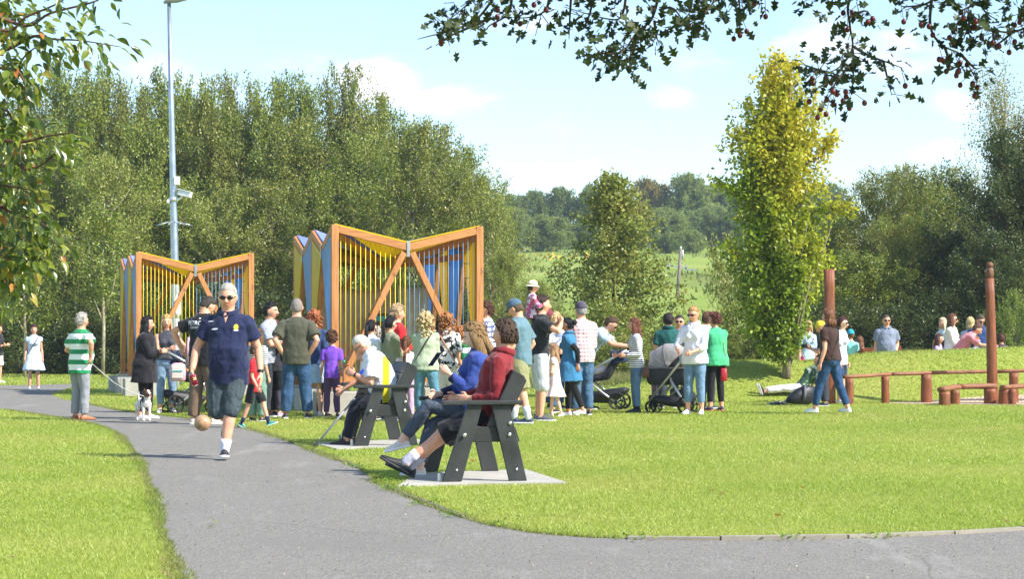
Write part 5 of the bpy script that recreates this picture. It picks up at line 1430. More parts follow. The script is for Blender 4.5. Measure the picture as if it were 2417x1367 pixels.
tall_post(2344, 2336, 657, 955, 38.9, 'tall reddish post with a carved owl on top', owl=True)
tall_post(1960, 1957, 636, 955, 38.6, 'tall square reddish post behind the woman in brown top', square=True)
# plank rail behind the bank
g = G(); a, b = at(2035, 827, 46), at(2120, 826, 46)
g.bar(a, b, .05, .10); o = g.obj('plank_rail', RED, None, False, .005); tag(o, 'low red plank rail behind the man in grey polo', 'rail')
g = G(); g.bar((b.x, b.y, 0), (b.x, b.y, b.z + .09), .12, .12, up=(0, 1, 0)); g.bar((a.x, a.y, 0), (a.x, a.y, a.z + .02), .12, .12, up=(0, 1, 0)); g.obj('leg', RED, o, False)

# ------------------------------------------------------------------ field furniture
D = 128; x0 = (1598 - CX) / FPX * D; x1 = (1607 - CX) / FPX * D; z0 = gz(x0, D)
root = tag(empty('utility_pole', (x0, D, z0)), 'leaning grey wooden pole standing in the green field', 'pole')
zt = CH + (HZ - 590) / FPX * D - z0
g = G(); g.tube([(-.05, 0, -.8), (x1 - x0, 0, zt)], [.12, .10], n=10); g.obj('shaft', bark('bark_pole', '8a7f76', '5c544d'), root)
g = G(); g.tube([(x1 - x0, 0, zt), (x1 - x0, 0, zt + .22)], [.07, .05], n=8); g.box((x1 - x0 + .12, 0, zt - .25), (.1, .12, .5)); g.obj('insulator', plain('insulator', 'c3c7cb', .3), root)
D = 165; q0, q1 = at(1577, 626, D), at(1622, 634, D)
root = tag(empty('old_gate', (q0.x, D, gz(q0.x, D))), 'grey fallen metal gate lying in the far field', 'gate'); off = Vector(root.location)
g = G(); g.bar(q0 - off, q1 - off, .12, .12); g.bar(Vector((q0.x, D, q0.z + .35)) - off, Vector((q0.x, D, q0.z - .1)) - off, .14, .14, up=(0, 1, 0)); g.bar(Vector((q1.x - .1, D, q1.z + .35)) - off, Vector((q1.x - .1, D, q1.z - .3)) - off, .12, .12, up=(0, 1, 0))
g.bar(q1 - off + Vector((0, 0, -.1)), q1 - off + Vector((.8, 0, -.1)), .12, .12); g.obj('bars', plain('old_metal', '9aa0a6', .5, .3), root, False)
for px, d in ((1322, 150), (1614, 112)):
    p = at(px, 700, d); z_ = gz(p.x, d); g = G(); g.tube([(0, 0, -.2), (0, 0, 1.1)], .028, n=6); o = g.obj('fence_stake', bark('bark_dark', '5a4c3d', '2e261f')); o.location = (p.x, d, z_)
    tag(o, 'thin dark stake in the field %s' % ('left of the conical alder' if px < 1400 else 'right of the leaning pole'), 'stake')

# ------------------------------------------------------------------ prams
RUB = plain('rubber', '18181a', .7); ALU = plain('pram_alu', 'c9ccd0', .3, .7); BLK = plain('pram_black', '1e1f23', .55); DKB = fabric('20232d'); GRYF = fabric('8f8b8c', None, fold=.4)
def wheel(name, c, r, w_, parent, rz=0, spokes=6):
    g = G(); Rm = Matrix.Rotation(rz, 3, 'Z'); c = Vector(c)
    n_ = 28; ring = []
    pts = [c + Rm @ Vector((math.cos(2 * math.pi * i / n_) * r * .91, 0, math.sin(2 * math.pi * i / n_) * r * .91)) for i in range(n_ + 1)]
    g.tube(pts, [(w_ * .6, r * .10)] * (n_ + 1), side=Rm @ Vector((0, 1, 0)), n=8, cap=False); o = g.obj(name, RUB, parent)
    g = G(); g.tube([c + Rm @ Vector((0, -w_ * .6, 0)), c + Rm @ Vector((0, w_ * .6, 0))], r * .17, n=12)
    for i in range(spokes):
        a = 2 * math.pi * i / spokes + .3; d = Vector((math.cos(a), 0, math.sin(a)))
        for k in (-.10, .10):
            d2 = Vector((math.cos(a + k), 0, math.sin(a + k))); g.tube([c + Rm @ (d * r * .12), c + Rm @ (d2 * r * .86)], r * .05, n=5)
    g.tube([c + Rm @ Vector((math.cos(2 * math.pi * i / n_) * r * .82, 0, math.sin(2 * math.pi * i / n_) * r * .82)) for i in range(n_ + 1)], r * .05, n=6, cap=False)
    g.obj('rim', plain('rim_dark', '3a3b3d', .35, .3), o)
def pram_cot(loc, rz, label):
    """carrycot pram; local +X is the pushing end, -X the front"""
    root = tag(empty('pram', loc, rz), label, 'pram', 'prams and pushchairs')
    for s_ in (-1, 1):
        y = .27 * s_
        g = G(); g.tube([(-.34, y * .75, .20), (.20, y, .82), (.30, y, .94)], .021, n=10); g.tube([(.30, y, .94), (.36, y * .97, .99), (.38, y * .9, 1.0)], .020, n=10); g.obj('push_frame', ALU, root)
        g = G(); g.tube([(.06, y, .56), (.30, y, .17)], .020, n=10); g.obj('rear_strut', ALU, root)
        g = G(); g.tube([(.05, y * .95, .60), (.08, y * .85, .44), (-.12, y * .8, .30)], .014, n=8); g.obj('cot_support', ALU, root)
        wheel('wheel', (.33, y * 1.12, .15), .15, .05, root)
        wheel('wheel', (-.34, y * .55, .105), .105, .045, root, R(18 * s_))
        g = G(); g.tube([(-.34, y * .55, .235), (-.34, y * .55, .30)], .03, n=10); g.bar((-.34, y * .55 - .03, .23), (-.34, y * .55 - .03, .10), .04, .02, up=(1, 0, 0)); g.bar((-.34, y * .55 + .03, .23), (-.34, y * .55 + .03, .10), .04, .02, up=(1, 0, 0)); g.obj('fork', BLK, root, False)
    g = G(); g.tube([(.38, -.25, 1.0), (.39, 0, 1.005), (.38, .25, 1.0)], .024, n=12); g.obj('handle', RUB, root)
    g = G(); g.tube([(-.36, 0, .26), (-.32, 0, .24), (0, 0, .20), (.26, 0, .19), (.30, 0, .22)], [(.19, .02), (.21, .06), (.23, .09), (.22, .09), (.2, .02)], side=(0, 1, 0), n=16, p=.6); g.obj('basket', BLK, root)
    # cot body: rounded box that narrows downwards
    g = G(); g.tube([(-.06, 0, .47), (-.06, 0, .50), (-.06, 0, .62), (-.06, 0, .72), (-.06, 0, .745)], [(.31, .15), (.35, .18), (.39, .205), (.41, .215), (.405, .21)], side=(1, 0, 0), n=28, p=.45); g.obj('carrycot', plain('cot_slate', '33353f', .75, bumps=.2, bsc=150), root)
    g = G(); g.tube([(-.06, 0, .735), (-.06, 0, .76)], [(.415, .222)] * 2, side=(1, 0, 0), n=28, p=.45); g.obj('cot_rim', plain('cot_rim', '55535a', .7), root)
    # hood: nested ribs from a vertical arch back to the rim
    vs = []; fs = []; N1, N2 = 10, 18
    for i in range(N1 + 1):
        a = R(-6) + R(142) * i / N1
        for j in range(N2 + 1):
            b = math.pi * j / N2; rr_ = .40 * (1 + .012 * math.cos(a * 9))
            pt = Vector((math.cos(b) * 0, 0, 0)); yy = .222 * math.cos(b); rad_ = rr_ * math.sin(b) ** .62
            vs.append((-.03 + math.cos(a + 0) * rad_ * -.98, yy, .76 + math.sin(a) * rad_))
    for i in range(N1):
        for j in range(N2): q = i * (N2 + 1) + j; fs.append((q, q + 1, q + N2 + 2, q + N2 + 1))
    m_ = bpy.data.meshes.new('hood'); m_.from_pydata(vs, [], fs); m_.shade_smooth(); o = link('hood', m_, GRYF, root)
    md = o.modifiers.new('s', 'SOLIDIFY'); md.thickness = .012
    g = G()
    for a in (R(36), R(76)):
        g.tube([(-.03 - math.cos(a) * .404 * math.sin(math.pi * j / 16) ** .62, .226 * math.cos(math.pi * j / 16), .76 + math.sin(a) * .404 * math.sin(math.pi * j / 16) ** .62) for j in range(17)], .006, n=6)
    g.obj('hood_rib', plain('hood_seam', '6f6b6e', .7), o)
    g = G(); g.ell((.20, .02, .26), (.20, .19, .15), nu=16, nv=10); g.tube([(.13, 0, .36), (.17, .0, .50), (.22, 0, .36)], .012, n=6); g.obj('hanging_bag', plain('bag_black', '17181b', .35, bumps=.4, bsc=20), root)
    g = G(); g.tube([(.26, -.30, .82), (.26, -.30, .98)], [.034, .04], n=12); g.obj('cup_holder', plain('cup_clear', '9ea3a8', .25), root)
    return root
def stroller(loc, rz, label, baby=False, big=True):
    """pushchair; local +X pushing end"""
    root = tag(empty('pushchair', loc, rz), label, 'pushchair', 'prams and pushchairs')
    for s_ in (-1, 1):
        y = .25 * s_
        g = G(); g.tube([(-.40, y * .9, .62), (-.10, y, .38), (.02, y, .29), (.22, y, .14)], [.018] * 4, n=10); g.obj('rear_strut', ALU, root)
        g = G(); g.tube([(-.42, y * .9, .58), (.10, y, .86), (.42, y, 1.04)], .020, n=10); g.obj('push_frame', ALU, root)
        g = G(); g.tube([(-.40, y * .9, .60), (-.46, y * .6, .30), (-.46, y * .6, .20)], .018, n=8); g.obj('front_strut', ALU, root)
        wheel('wheel', (.26, y * 1.12, .155), .155, .05, root)
        wheel('wheel', (-.46, y * .6, .10), .10, .045, root, R(10 * s_))
    g = G(); g.tube([(.42, -.25, 1.04), (.47, -.2, 1.07), (.47, .2, 1.07), (.42, .25, 1.04)], .022, n=12); g.obj('handle', RUB, root)
    g = G(); g.tube([(-.30, 0, .26), (-.2, 0, .22), (.1, 0, .24), (.36, 0, .34), (.40, 0, .36)], [(.2, .02), (.22, .10), (.23, .13), (.2, .06), (.19, .02)], side=(0, 1, 0), n=16, p=.6); g.obj('basket', BLK, root)
    g = G(); g.tube([(-.30, 0, .55), (-.22, 0, .53), (.02, 0, .58), (.16, 0, .80), (.30, 0, 1.02), (.32, 0, 1.05)], [(.18, .03), (.20, .05), (.21, .07), (.20, .06), (.18, .05), (.16, .02)], side=(0, 1, 0), n=16, p=.6); g.obj('seat', DKB, root)
    vs = []; fs = []; N1, N2 = 8, 16
    for i in range(N1 + 1):
        a = R(35) + R(75) * i / N1
        for j in range(N2 + 1):
            b = math.pi * j / N2; r_ = .34 * math.sin(b) ** .6
            vs.append((.02 + math.sin(a - R(40)) * r_ * .9 + .12, .21 * math.cos(b), .80 + math.cos(a - R(30)) * r_ * .75))
    for i in range(N1):
        for j in range(N2): q = i * (N2 + 1) + j; fs.append((q, q + 1, q + N2 + 2, q + N2 + 1))
    m_ = bpy.data.meshes.new('hood'); m_.from_pydata(vs, [], fs); m_.shade_smooth(); o = link('hood', m_, fabric('1b2740', None, fold=.3), root); md = o.modifiers.new('s', 'SOLIDIFY'); md.thickness = .012
    g = G(); g.tube([(-.30 + .0, -.21, .66), (-.44, -.12, .76), (-.44, .12, .76), (-.30, .21, .66)], .016, n=8); g.obj('bumper_bar', RUB, root)
    return root
p = gp(1588, 976); pram_cot((p.x, p.y, gz(p.x, p.y)), R(-24), 'grey hooded carrycot pram with silver frame, pushed by the woman in white shirt')
p = gp(1428, 968); stroller((p.x, p.y, gz(p.x, p.y)), R(-12), 'dark pushchair with silver frame beside the woman in striped top')
p = gp(440, 975); stroller((p.x, p.y, 0), R(205), 'black pushchair on the path behind the man walking in navy polo')

# child's pale pink backpack hanging from the pushchair
q = at(420, 880, Dg(975) - .45); root = tag(empty('small_backpack', (q.x, q.y, q.z - .14)), 'small pale pink backpack hanging on the black pushchair', 'backpack')
g = G(); g.tube([(0, 0, 0), (0, 0, .02), (0, 0, .16), (0, 0, .27), (0, 0, .30)], [(.10, .05), (.125, .07), (.13, .075), (.115, .065), (.06, .03)], side=(1, 0, 0), n=20, p=.6); g.obj('bag', plain('pink_bag', 'd9a8b4', .6), root)
g = G(); g.box((0, -.075, .15), (.17, .02, .20)); g.obj('front_pocket', plain('cream_pocket', 'd8cfc4', .7), root, False, .008)
g = G(); g.box((0, -.088, .17), (.18, .012, .018)); g.obj('ribbon', plain('ribbon_teal', '58b6bd'), root, False)
g = G(); g.tube([(-.04, 0, .29), (-.03, 0, .36), (.03, 0, .36), (.04, 0, .29)], .010, n=6); g.obj('handle', BLK, root)
q = at(455, 830, Dg(990)); root = tag(empty('grey_backpack', (q.x, q.y, q.z - .26)), 'grey and pink backpack carried between the two men on the path', 'backpack')
g = G(); g.tube([(0, 0, 0), (0, 0, .04), (0, 0, .25), (0, 0, .42), (0, 0, .50)], [(.08, .06), (.11, .09), (.12, .10), (.10, .08), (.03, .03)], side=(1, 0, 0), n=18, p=.7); g.obj('bag', plain('grey_bag', '7d8580', .7), root)
g = G()
for k in (-1, 1): g.tube([(.05 * k, -.06, .48), (.06 * k, -.115, .34), (.06 * k, -.105, .05)], (.018, .008), side=(1, 0, 0), n=8)
g.obj('strap', plain('pink_strap', 'c79aa6', .7), root)

# ball, caught in mid bounce
q = at(478, 999, 21.6); g = G(); g.ell((0, 0, 0), .088, nu=36, nv=24); o = g.obj('ball', plain('ball_bronze', 'b08c6a', .3, 0, .5, 22, .25)); o.location = q; tag(o, 'shiny bronze coloured ball in mid bounce above the path', 'ball')

# ------------------------------------------------------------------ the dog
def dog():
    p = gp(340, 994); z0 = 0; s = .82
    g = G()
    def V(x, y, z): return Vector((x * s, y * s, z * s))
    # body runs away from the viewer and slightly right; head turned to the viewer's right
    g.tube([V(0, .26, .33), V(0, .20, .345), V(0, .06, .325), V(0, -.08, .32), V(0, -.16, .34), V(0, -.20, .37)], [.045 * s, .078 * s, .080 * s, .098 * s, .090 * s, .05 * s], n=16)
    g.tube([V(0, -.12, .37), V(0, -.19, .45), V(0, -.21, .50)], [.078 * s, .060 * s, .055 * s], n=12)
    g.ell(V(0, -.225, .52), (.062 * s, .066 * s, .058 * s)); g.tube([V(0, -.25, .51), V(.01, -.31, .495), V(.012, -.345, .49)], [.042 * s, .030 * s, .022 * s], n=10)
    for k in (-1, 1):
        g.tube([V(.055 * k, -.13, .32), V(.06 * k, -.14, .20), V(.058 * k, -.125, .10), V(.058 * k, -.135, .03)], [.045 * s, .028 * s, .020 * s, .020 * s], n=10); g.ell(V(.058 * k, -.15, .018), (.024 * s, .036 * s, .018 * s))
        g.tube([V(.055 * k, .20, .32), V(.065 * k, .17, .22), V(.065 * k, .25, .13), V(.065 * k, .235, .03)], [.062 * s, .045 * s, .020 * s, .019 * s], n=10); g.ell(V(.065 * k, .22, .018), (.024 * s, .036 * s, .018 * s))
    g.tube([V(0, .27, .36), V(0, .33, .42), V(.01, .35, .50), V(.01, .33, .54)], [.022 * s, .018 * s, .013 * s, .006 * s], n=8)
    n = NT('dog_coat'); v = n.coord(); sp = n.sep(v)
    patch = n.math('GREATER_THAN', n.noise(v, 5.5, 2), .56)
    top_ = n.math('GREATER_THAN', sp[2], .40 * s)
    hd = n.math('MULTIPLY', n.math('GREATER_THAN', sp[2], .46 * s), n.math('GREATER_THAN', n.math('ABSOLUTE', sp[0]), .016))
    f = n.math('MAXIMUM', n.math('MULTIPLY', patch, n.math('GREATER_THAN', sp[2], .26)), hd)
    n.color(n.mix(f, (.72, .68, .62), (.16, .085, .045))); n.set(Roughness=.9); n.bump(n.noise(v, 90, 3), .5, .01)
    o = g.obj('dog', n.m); PENDING.append([o, .006, 1, 0, None]); o.location = p; o.rotation_euler = (0, 0, R(28))
    tag(o, 'small white and brown terrier in a dark harness standing on the path', 'dog')
    g = G()
    for k in (-1, 1): g.tube([V(.045 * k, -.215, .555), V(.062 * k, -.21, .585), V(.075 * k, -.235, .565), V(.078 * k, -.255, .545)], [(.018 * s, .008 * s), (.024 * s, .008 * s), (.018 * s, .006 * s), (.004 * s, .003 * s)], n=8)
    g.obj('ear', plain('dog_ear', '4a2c1a', .9), o)
    g = G(); g.ell(V(.014, -.352, .498), (.014 * s, .010 * s, .011 * s)); [g.ell(V(.024 * k, -.283, .535), .008 * s) for k in (-1, 1)]; g.obj('nose', plain('dog_nose', '100c0b', .3), o)
    g = G(); g.tube([V(.012, -.325, .478), V(.014, -.345, .455), V(.014, -.350, .435)], [(.012 * s, .005 * s), (.014 * s, .004 * s), (.006 * s, .003 * s)], side=(1, 0, 0), n=8); g.obj('tongue', plain('tongue', 'c8626a', .4), o)
    g = G()
    g.tube([V(.098 * math.cos(a), -.105 + .02 * math.sin(a), .335 + .112 * math.sin(a)) for a in np.linspace(0, 2 * math.pi, 19)], (.018 * s, .006 * s), n=6, cap=False)
    g.tube([V(.085 * math.cos(a), -.175, .385 + .085 * math.sin(a)) for a in np.linspace(0, 2 * math.pi, 19)], (.016 * s, .006 * s), n=6, cap=False)
    g.tube([V(0, -.20, .30), V(0, -.15, .245), V(0, -.10, .225)], (.02 * s, .006 * s), side=(1, 0, 0), n=6)
    g.obj('harness', plain('harness', '23252b', .7), o)
    return p + Vector((0, 0, .37))
DOGP = dog()
# ------------------------------------------------------------------ everybody in the park
def F(c, *pat, **k): return fabric(c, pat if pat else None, **k)
def TR(m, **k): return dict(kind='trousers', mat=m, **k)
def SH(m, **k): return dict(kind='shorts', mat=m, **k)
def LG(m, **k): return dict(kind='leggings', mat=m, **k)
def SK(m, **k): return dict(kind='skirt', mat=m, **k)
def TP(m, sleeve=.6, hem=-.10, **k): return dict(mat=m, sleeve=sleeve, hem=hem, **k)
CROWD = 'crowd gathered in front of the larger shelter'; BEH = 'people standing behind the grass bank'
NV = F('1d2546')
J8 = person(540, 1085, 672, yaw=-4, hs=1.13, hair=('crop', 'b9b2a8'), top=TP(NV, .62, -.17, collar=NV, t=.018), bottom=SH(denim('3f494e', '6a767a'), len=1.02), fat=.10, belly=.05, tone=0,
            extra=('shades', ('watch', 0)), sock=('e4e2ea', .10), shoes='15161b', sole='e0e0e4', feet=((-.01, -.16, .085), (-.10, .34, .40)), footpitch=(-4, 62), kneeR=(0, -1, -.1), L=((.14, .02, -.50), (.5, 1, 0)), Rr=((.16, -.10, -.47), (.8, 1, 0)),
            curl=(.35, .8), label='big grey haired man walking on the path in navy polo shirt, denim shorts and sunglasses', head=(4, 4))
J7 = person(480, 1003, 695, yaw=160, hair=('crop', '3b332e'), top=TP(F('17181b'), .62, -.14, t=.018), bottom=TR(F('6d5a48'), lt=.03), fat=.1, L=((.22, -.08, -.34), (1, .4, .2)), Rr='bent', shoes='b9a99c', head=(-28, 38), feet=((.14, .02, .085), (-.16, .0, .085)),
            label='tall man seen from behind in black printed T-shirt and brown trousers on the path')
J3 = person(188, 993, 740, yaw=140, hair=('short', 'a9a49c'), top=TP(F('f0f2ee', 'stripes', '1f8a55', .155, .46), .68, -.16, t=.02), bottom=TR(F('8d9096'), lt=.02), belly=.07, fat=.06, L=((.10, -.22, -.30), (.6, 1, 0)), Rr=((.14, .06, -.34), (1, .5, 0)),
            shoes='a3663f', sole='6b4630', label='grey haired man in green and white hooped shirt holding a dog lead')
J2 = person(80, 921, 768, yaw=12, body='f', hair=('bob', '4a2f27'), top=TP(F('bcd8ec', 'print', 'dfeaf2', 30, .55), .25, -.02), bottom=SK(F('bcd8ec', 'print', 'dfeaf2', 30, .55), bot=-.40, flare=.10), shoes='e8e4e0', label='woman in a sleeveless pale blue dress standing far left on the path', L='down', Rr='down', extra=(('strap', 1, '5a4a40', 'f'),))
person(-6, 905, 768, yaw=70, body='f', hair=('long', '6b4a34'), top=TP(F('23252c'), 1.3), bottom=SH(F('e6e0d2')), shoes='e8e8e8', label='person in dark top and white shorts cut off by the left frame edge', L='folded', Rr='folded')
J5 = person(342, 990, 748, yaw=82, body='f', hair=('longer', '161314'), top=TP(F('17161a'), 1.6), jacket=dict(mat=F('1d1b20'), sleeve=1.7, hem=-.30, t=.035, st=.03, name='jacket', flare=.08), bottom=LG(F('131317'), lt=.014), shoes='e4e2e0', L='folded', Rr='folded', fat=.18,
            label='woman with long black hair in long black jacket, arms folded, beside the dog', feet=((.10, -.03, .085), (-.10, .06, .085)))
J6 = person(393, 976, 745, yaw=12, body='f', hair=('long', 'c7a468'), top=TP(F('4a4c55', 'stripes', '3f4149', .03, .5), .0, .02), bottom=TR(denim('7088a0', 'a9b9c8'), len=1.8, lt=.015), shoes='efeff2', L='hip', Rr='folded', extra=('belt',), label='blonde woman in grey sleeveless top and pale jeans, hand on hip by the left shelter')
person(600, 1012, 812, yaw=75, body='k', hair=('short', '5a4030'), top=TP(F('d1202c'), .7, -.16), bottom=SH(F('1e2024')), shoes='2f8f90', sole='dff0e8', sock=('1d2647', .12), feet=((.08, -.30, .10), (-.08, .24, .12)), footpitch=(-18, 30), L='back', Rr='downfwd', label='child in red T-shirt and black shorts striding behind the man in navy polo')
person(606, 996, 778, yaw=150, body='f', hair=('long', '6b4a30'), top=TP(F('eceef0', 'stripes', '3b3d45', .032, .45), 1.1), bottom=TR(F('6f8f80'), lt=.035), label='woman in striped top and sage wide trousers behind the man in navy polo', group=CROWD)
person(634, 985, 716, yaw=68, hair=('short', '141317'), top=TP(F('9aa0ad'), .7), bottom=TR(F('2a3038')), fat=.1, L='folded', Rr='folded', label='black haired man in light grey T-shirt looking over at the shelter', group=CROWD)
person(646, 985, 757, yaw=165, body='f', hair=('long', '6d432b'), top=TP(F('2b2b31', 'bands', ((1.16, 1.6, 'e9e6e4'),)), 1.2), bottom=TR(F('151518', 'bands', ((.1, .42, '4a4350'),)), len=1.9), shoes='d7a2cf', label='woman with long brown hair in white and black top beside the olive T-shirt', group=CROWD)
J13 = person(700, 990, 706, yaw=182, hair=('buzz', '8f857c'), top=TP(F('4b4b3c'), .78, -.13, t=.02, st=.028), bottom=TR(denim('34506f', '566f8a'), lt=.028), fat=.12, L='pocketb', Rr='pocketb', shoes='2a2422', feet=((.16, 0, .085), (-.16, 0, .085)),
             label='man with shaved grey head seen from behind in olive T-shirt and blue jeans', group=CROWD)
person(740, 984, 738, yaw=172, body='f', hair=('curly', 'a8623a'), top=TP(F('31466d'), .9), bottom=SK(denim('9fbcd8', 'c3d6e8'), bot=-.36, flare=.04), shoes='efefef', tone=3, label='woman with short ginger curls and pale denim skirt, half hidden by the man in olive', group=CROWD, hs=.95)
person(783, 986, 783, yaw=178, body='k', hair=('messy', '5b3a26'), top=TP(F('7a4cc4'), .7, -.12), bottom=TR(F('5d4468'), lt=.02), label='boy seen from behind in purple T-shirt by the shelter post', group=CROWD, tone=0)
person(762, 984, 806, yaw=150, body='k', hair=('bob', '1c1a20'), top=TP(F('2f7f92'), .7, -.12), bottom=TR(F('3a3140')), label='dark haired child partly hidden behind the boy in purple', group=CROWD)
person(873, 992, 757, yaw=150, body='f', hair=('pony', '15151a'), top=TP(F('dfe6f2'), .8), bottom=TR(F('33353d')), label='woman with black ponytail in white top, behind the seated old man', group=CROWD, L='clasp', Rr='clasp')
person(917, 994, 748, yaw=128, body='f', hair=('pony', '101014'), top=TP(F('7d8068'), 1.35, -.08, t=.022, st=.02), bottom=TR(F('a9ad93'), lt=.03), extra=('shades',), L='folded', Rr='folded', label='woman with very long black ponytail and olive jacket, arms folded', group=CROWD)
person(932, 989, 722, yaw=118, hair=('messy', 'b79c78'), top=TP(F('d9232b'), 1.9, -.12), bottom=TR(F('c52128')), L='bent', Rr='bent', label='fair haired person dressed all in red standing in the larger shelter', group=CROWD)
person(958, 991, 795, yaw=175, body='k', hair=('pony', '6b452c'), top=TP(F('e9e4ef'), .6, -.12), bottom=TR(F('c2a2c8')), label='little girl with a long brown ponytail in white top', group=CROWD)
person(893, 989, 778, yaw=120, body='f', hair=('curly', 'c9c0ac'), top=TP(F('cfd3d8'), 1.0), bottom=TR(F('4a4f58')), label='white haired woman almost hidden between the two ponytails', group=CROWD, hs=.9)
J23 = person(1004, 997, 742, yaw=176, body='f', hair=('curly', 'cfb684'), top=TP(F('a6b298'), 1.35, -.09, t=.022, st=.018), bottom=LG(denim('557f92', '7298a8'), len=1.74, lt=.010), shoes='c2a07a', extra=(('strap', -1, '4a3a33', 'back'),), fat=.14, L='folded', Rr='clasp',
             feet=((.12, -.05, .085), (-.24, .10, .085)), label='woman with big blonde curls seen from behind in sage shirt and teal jeans', group=CROWD)
person(1054, 990, 745, yaw=168, body='f', hair=('curly', 'a96f3e'), top=TP(F('e6e4df', 'print', '26272b', 13, .52), .9, -.08), bottom=TR(F('dcdcdc'), len=1.75), shoes='d8b8a0', extra=(('strap', 1, 'b98a6a', 'back'),), fat=.08, label='woman with auburn curls in black and white patterned blouse and white trousers', group=CROWD, hs=.95)
person(1090, 989, 772, yaw=185, body='k', hair=('short', 'c07c48'), top=TP(F('1f7a46', 'bands', ((.74, .87, 'e3b52a'),)), .8, -.14), bottom=SH(F('e8e8e8')), label='ginger boy in green football shirt with a yellow band', group=CROWD, tone=3)
person(1117, 992, 770, yaw=-158, body='k', hair=('crop', '5a3a28'), top=TP(F('1f7f48', 'bands', ((1.02, 1.10, 'eceeee'),)), .8, -.14), bottom=SH(F('ececec')), label='brown haired boy in green and white shirt looking down', group=CROWD, head=(0, 30))
person(1153, 964, 715, yaw=-78, hair=('messy', '5c3b2a'), top=TP(F('dfe5f2', 'plaid', '3d4f96', '3d4f96', .09), 1.1, -.12), bottom=TR(F('3c4654')), L='clasp', Rr='clasp', label='curly haired man in blue and white checked shirt beside the shelter post', group=CROWD)
J30 = person(1229, 1003, 705, yaw=-112, hair=('crop', '5b4838'), top=TP(F('5c7a86'), .75, -.10, t=.020, st=.026), bottom=SH(F('8b8a63'), len=1.0, lt=.042), fat=.06, extra=(('cap', '4b6577'), ('watch', 0)), shoes='27344f', sole='e2e2e4', sock=('c9cdd4', .16), L='downfwd', Rr='pocket',
             feet=((.11, .16, .085), (-.10, -.14, .085)), head=(0, 26), label='man in teal T-shirt, khaki shorts and baseball cap looking down', group=CROWD)
J31 = person(1273, 995, H=1.88, yaw=98, hair=('short', '3b2a22'), top=TP(F('25272b'), .62, -.12), bottom=SH(F('c6c9cf'), len=1.02, lt=.04), L=((-.02, -.26, .0), (1, .2, -.6)), Rr=((-.02, -.26, .0), (1, .2, -.6)), shoes='4a4f5c', head=(8, 0), label='father in black T-shirt and light grey shorts with a girl on his shoulders', group=CROWD)
kk = 1.02 / 1.80
J32 = person(1254, 995, H=1.02, yaw=98, body='k', hipz=1.60, hair=('crop', '3a2a24'), top=TP(F('d9c4d0', 'print', 'cf4a6c', 17, .5, '8a5a8c'), 1.7, -.10, t=.03, st=.03), bottom=SH(F('23242c')), shoes='d9b89a', extra=('sunhat',), hs=1.30,
             feet=((.14, -.33, 1.60 / kk - .66), (-.14, -.33, 1.60 / kk - .66)), kneeL=(0, -1, .6), kneeR=(0, -1, .6), L=((-.06, -.30, -.16), (.6, .2, -.6)), Rr=((-.06, -.30, -.16), (.6, .2, -.6)), label='small girl in straw sun hat riding on the shoulders of a man', vox=.009)
person(1290, 976, 730, yaw=165, hair=('crop', '5a4030'), top=TP(F('dfe2ea', 'print', '8590ad', 15, .52), .95, -.12, t=.022), bottom=TR(denim('3e5a7a', '60788f')), extra=(('cap', '7d2f45'),), label='man in maroon cap and grey patterned shirt behind the father', group=CROWD)
person(1309, 966, 738, yaw=150, body='f', hair=('long', 'cdb07e'), top=TP(F('e8dcd8'), .8), bottom=TR(denim()), label='woman with long blonde hair behind the maroon cap', group=CROWD)
person(1212, 962, 760, yaw=170, body='f', hair=('long', 'c9a56a'), top=TP(F('e04a9a'), .8), bottom=TR(F('444a58')), label='woman in bright pink top almost hidden by the man in teal', group=CROWD)
J35 = person(1310, 985, 812, yaw=-98, body='k', hair=('long', 'a58260'), top=TP(F('efc9c6', 'print', 'f4dede', 16, .5), .28, .02), bottom=SK(F('efc9c6', 'print', 'f4e2e0', 16, .5), bot=-.46, flare=.12), shoes='e3d2c4', extra=('facepaint',), tone=3, feet=((.07, .16, .09), (-.07, -.10, .085)), footpitch=(20, 0),
             L='clasp', Rr='clasp', label='little girl in a pale pink dress with face paint')
TQ = F('33719a')
J36 = person(1345, 983, 752, yaw=-102, body='f', hair=('bun', '121216'), top=TP(F('16171b'), 1.85, -.05), jacket=dict(mat=TQ, sleeve=.5, hem=-.30, t=.028, st=.024, name='tunic', flare=.16, collar=TQ), bottom=LG(F('141519'), len=1.9), shoes='dfe3ea', tone=2, L=((.02, .20, -.46), (.3, 1, 0)), Rr='clasp',
             feet=((.09, .26, .085), (-.08, -.04, .085)), label='woman with black hair bun in blue tunic over black sleeves and leggings')
J37 = person(1374, 982, 714, yaw=-158, hair=('crop', '9d9a98'), top=TP(F('d8a8a4', 'plaid', '5b6a8c', 'efe6e6', .06), 1.5, -.10, t=.02), bottom=TR(denim('45607c', '6f879e')), fat=.08, belly=.02, extra=(('cap', '4d4756'),), L='clasp', Rr='clasp', label='grey haired man in dark cap, pink checked shirt and jeans seen from behind')
person(1384, 968, H=1.78, yaw=78, hair=('crop', '4b3628'), top=TP(F('a9bfd2'), .7), bottom=TR(F('4b5360')), lean=48, extra=('shades',), L='reach', Rr='reach', head=(0, 22), label='man in pale blue T-shirt bending over the dark pushchair')
J39 = person(1503, 976, 753, yaw=-84, body='f', hair=('long', '6e3d2a'), top=TP(F('eceef2', 'stripes', '30343f', .034, .42), 1.9, -.08), bottom=LG(denim('54708f', '8299b2'), lt=.012, len=1.9), shoes='17171b', sole='17171b', sock=('1b1b1f', .13), L=((.0, -.22, -.30), (.2, 1, -.2)), Rr=((.0, -.30, -.30), (.2, 1, -.4)),
             label='brunette woman in striped top and jeans with one hand on the dark pushchair')
person(1552, 962, 797, yaw=-50, body='k', hair=('bob', '6b3a2c'), top=TP(F('e6d8e6'), .8), bottom=TR(F('8a6a88')), label='child in pale top behind the hood of the grey pram')
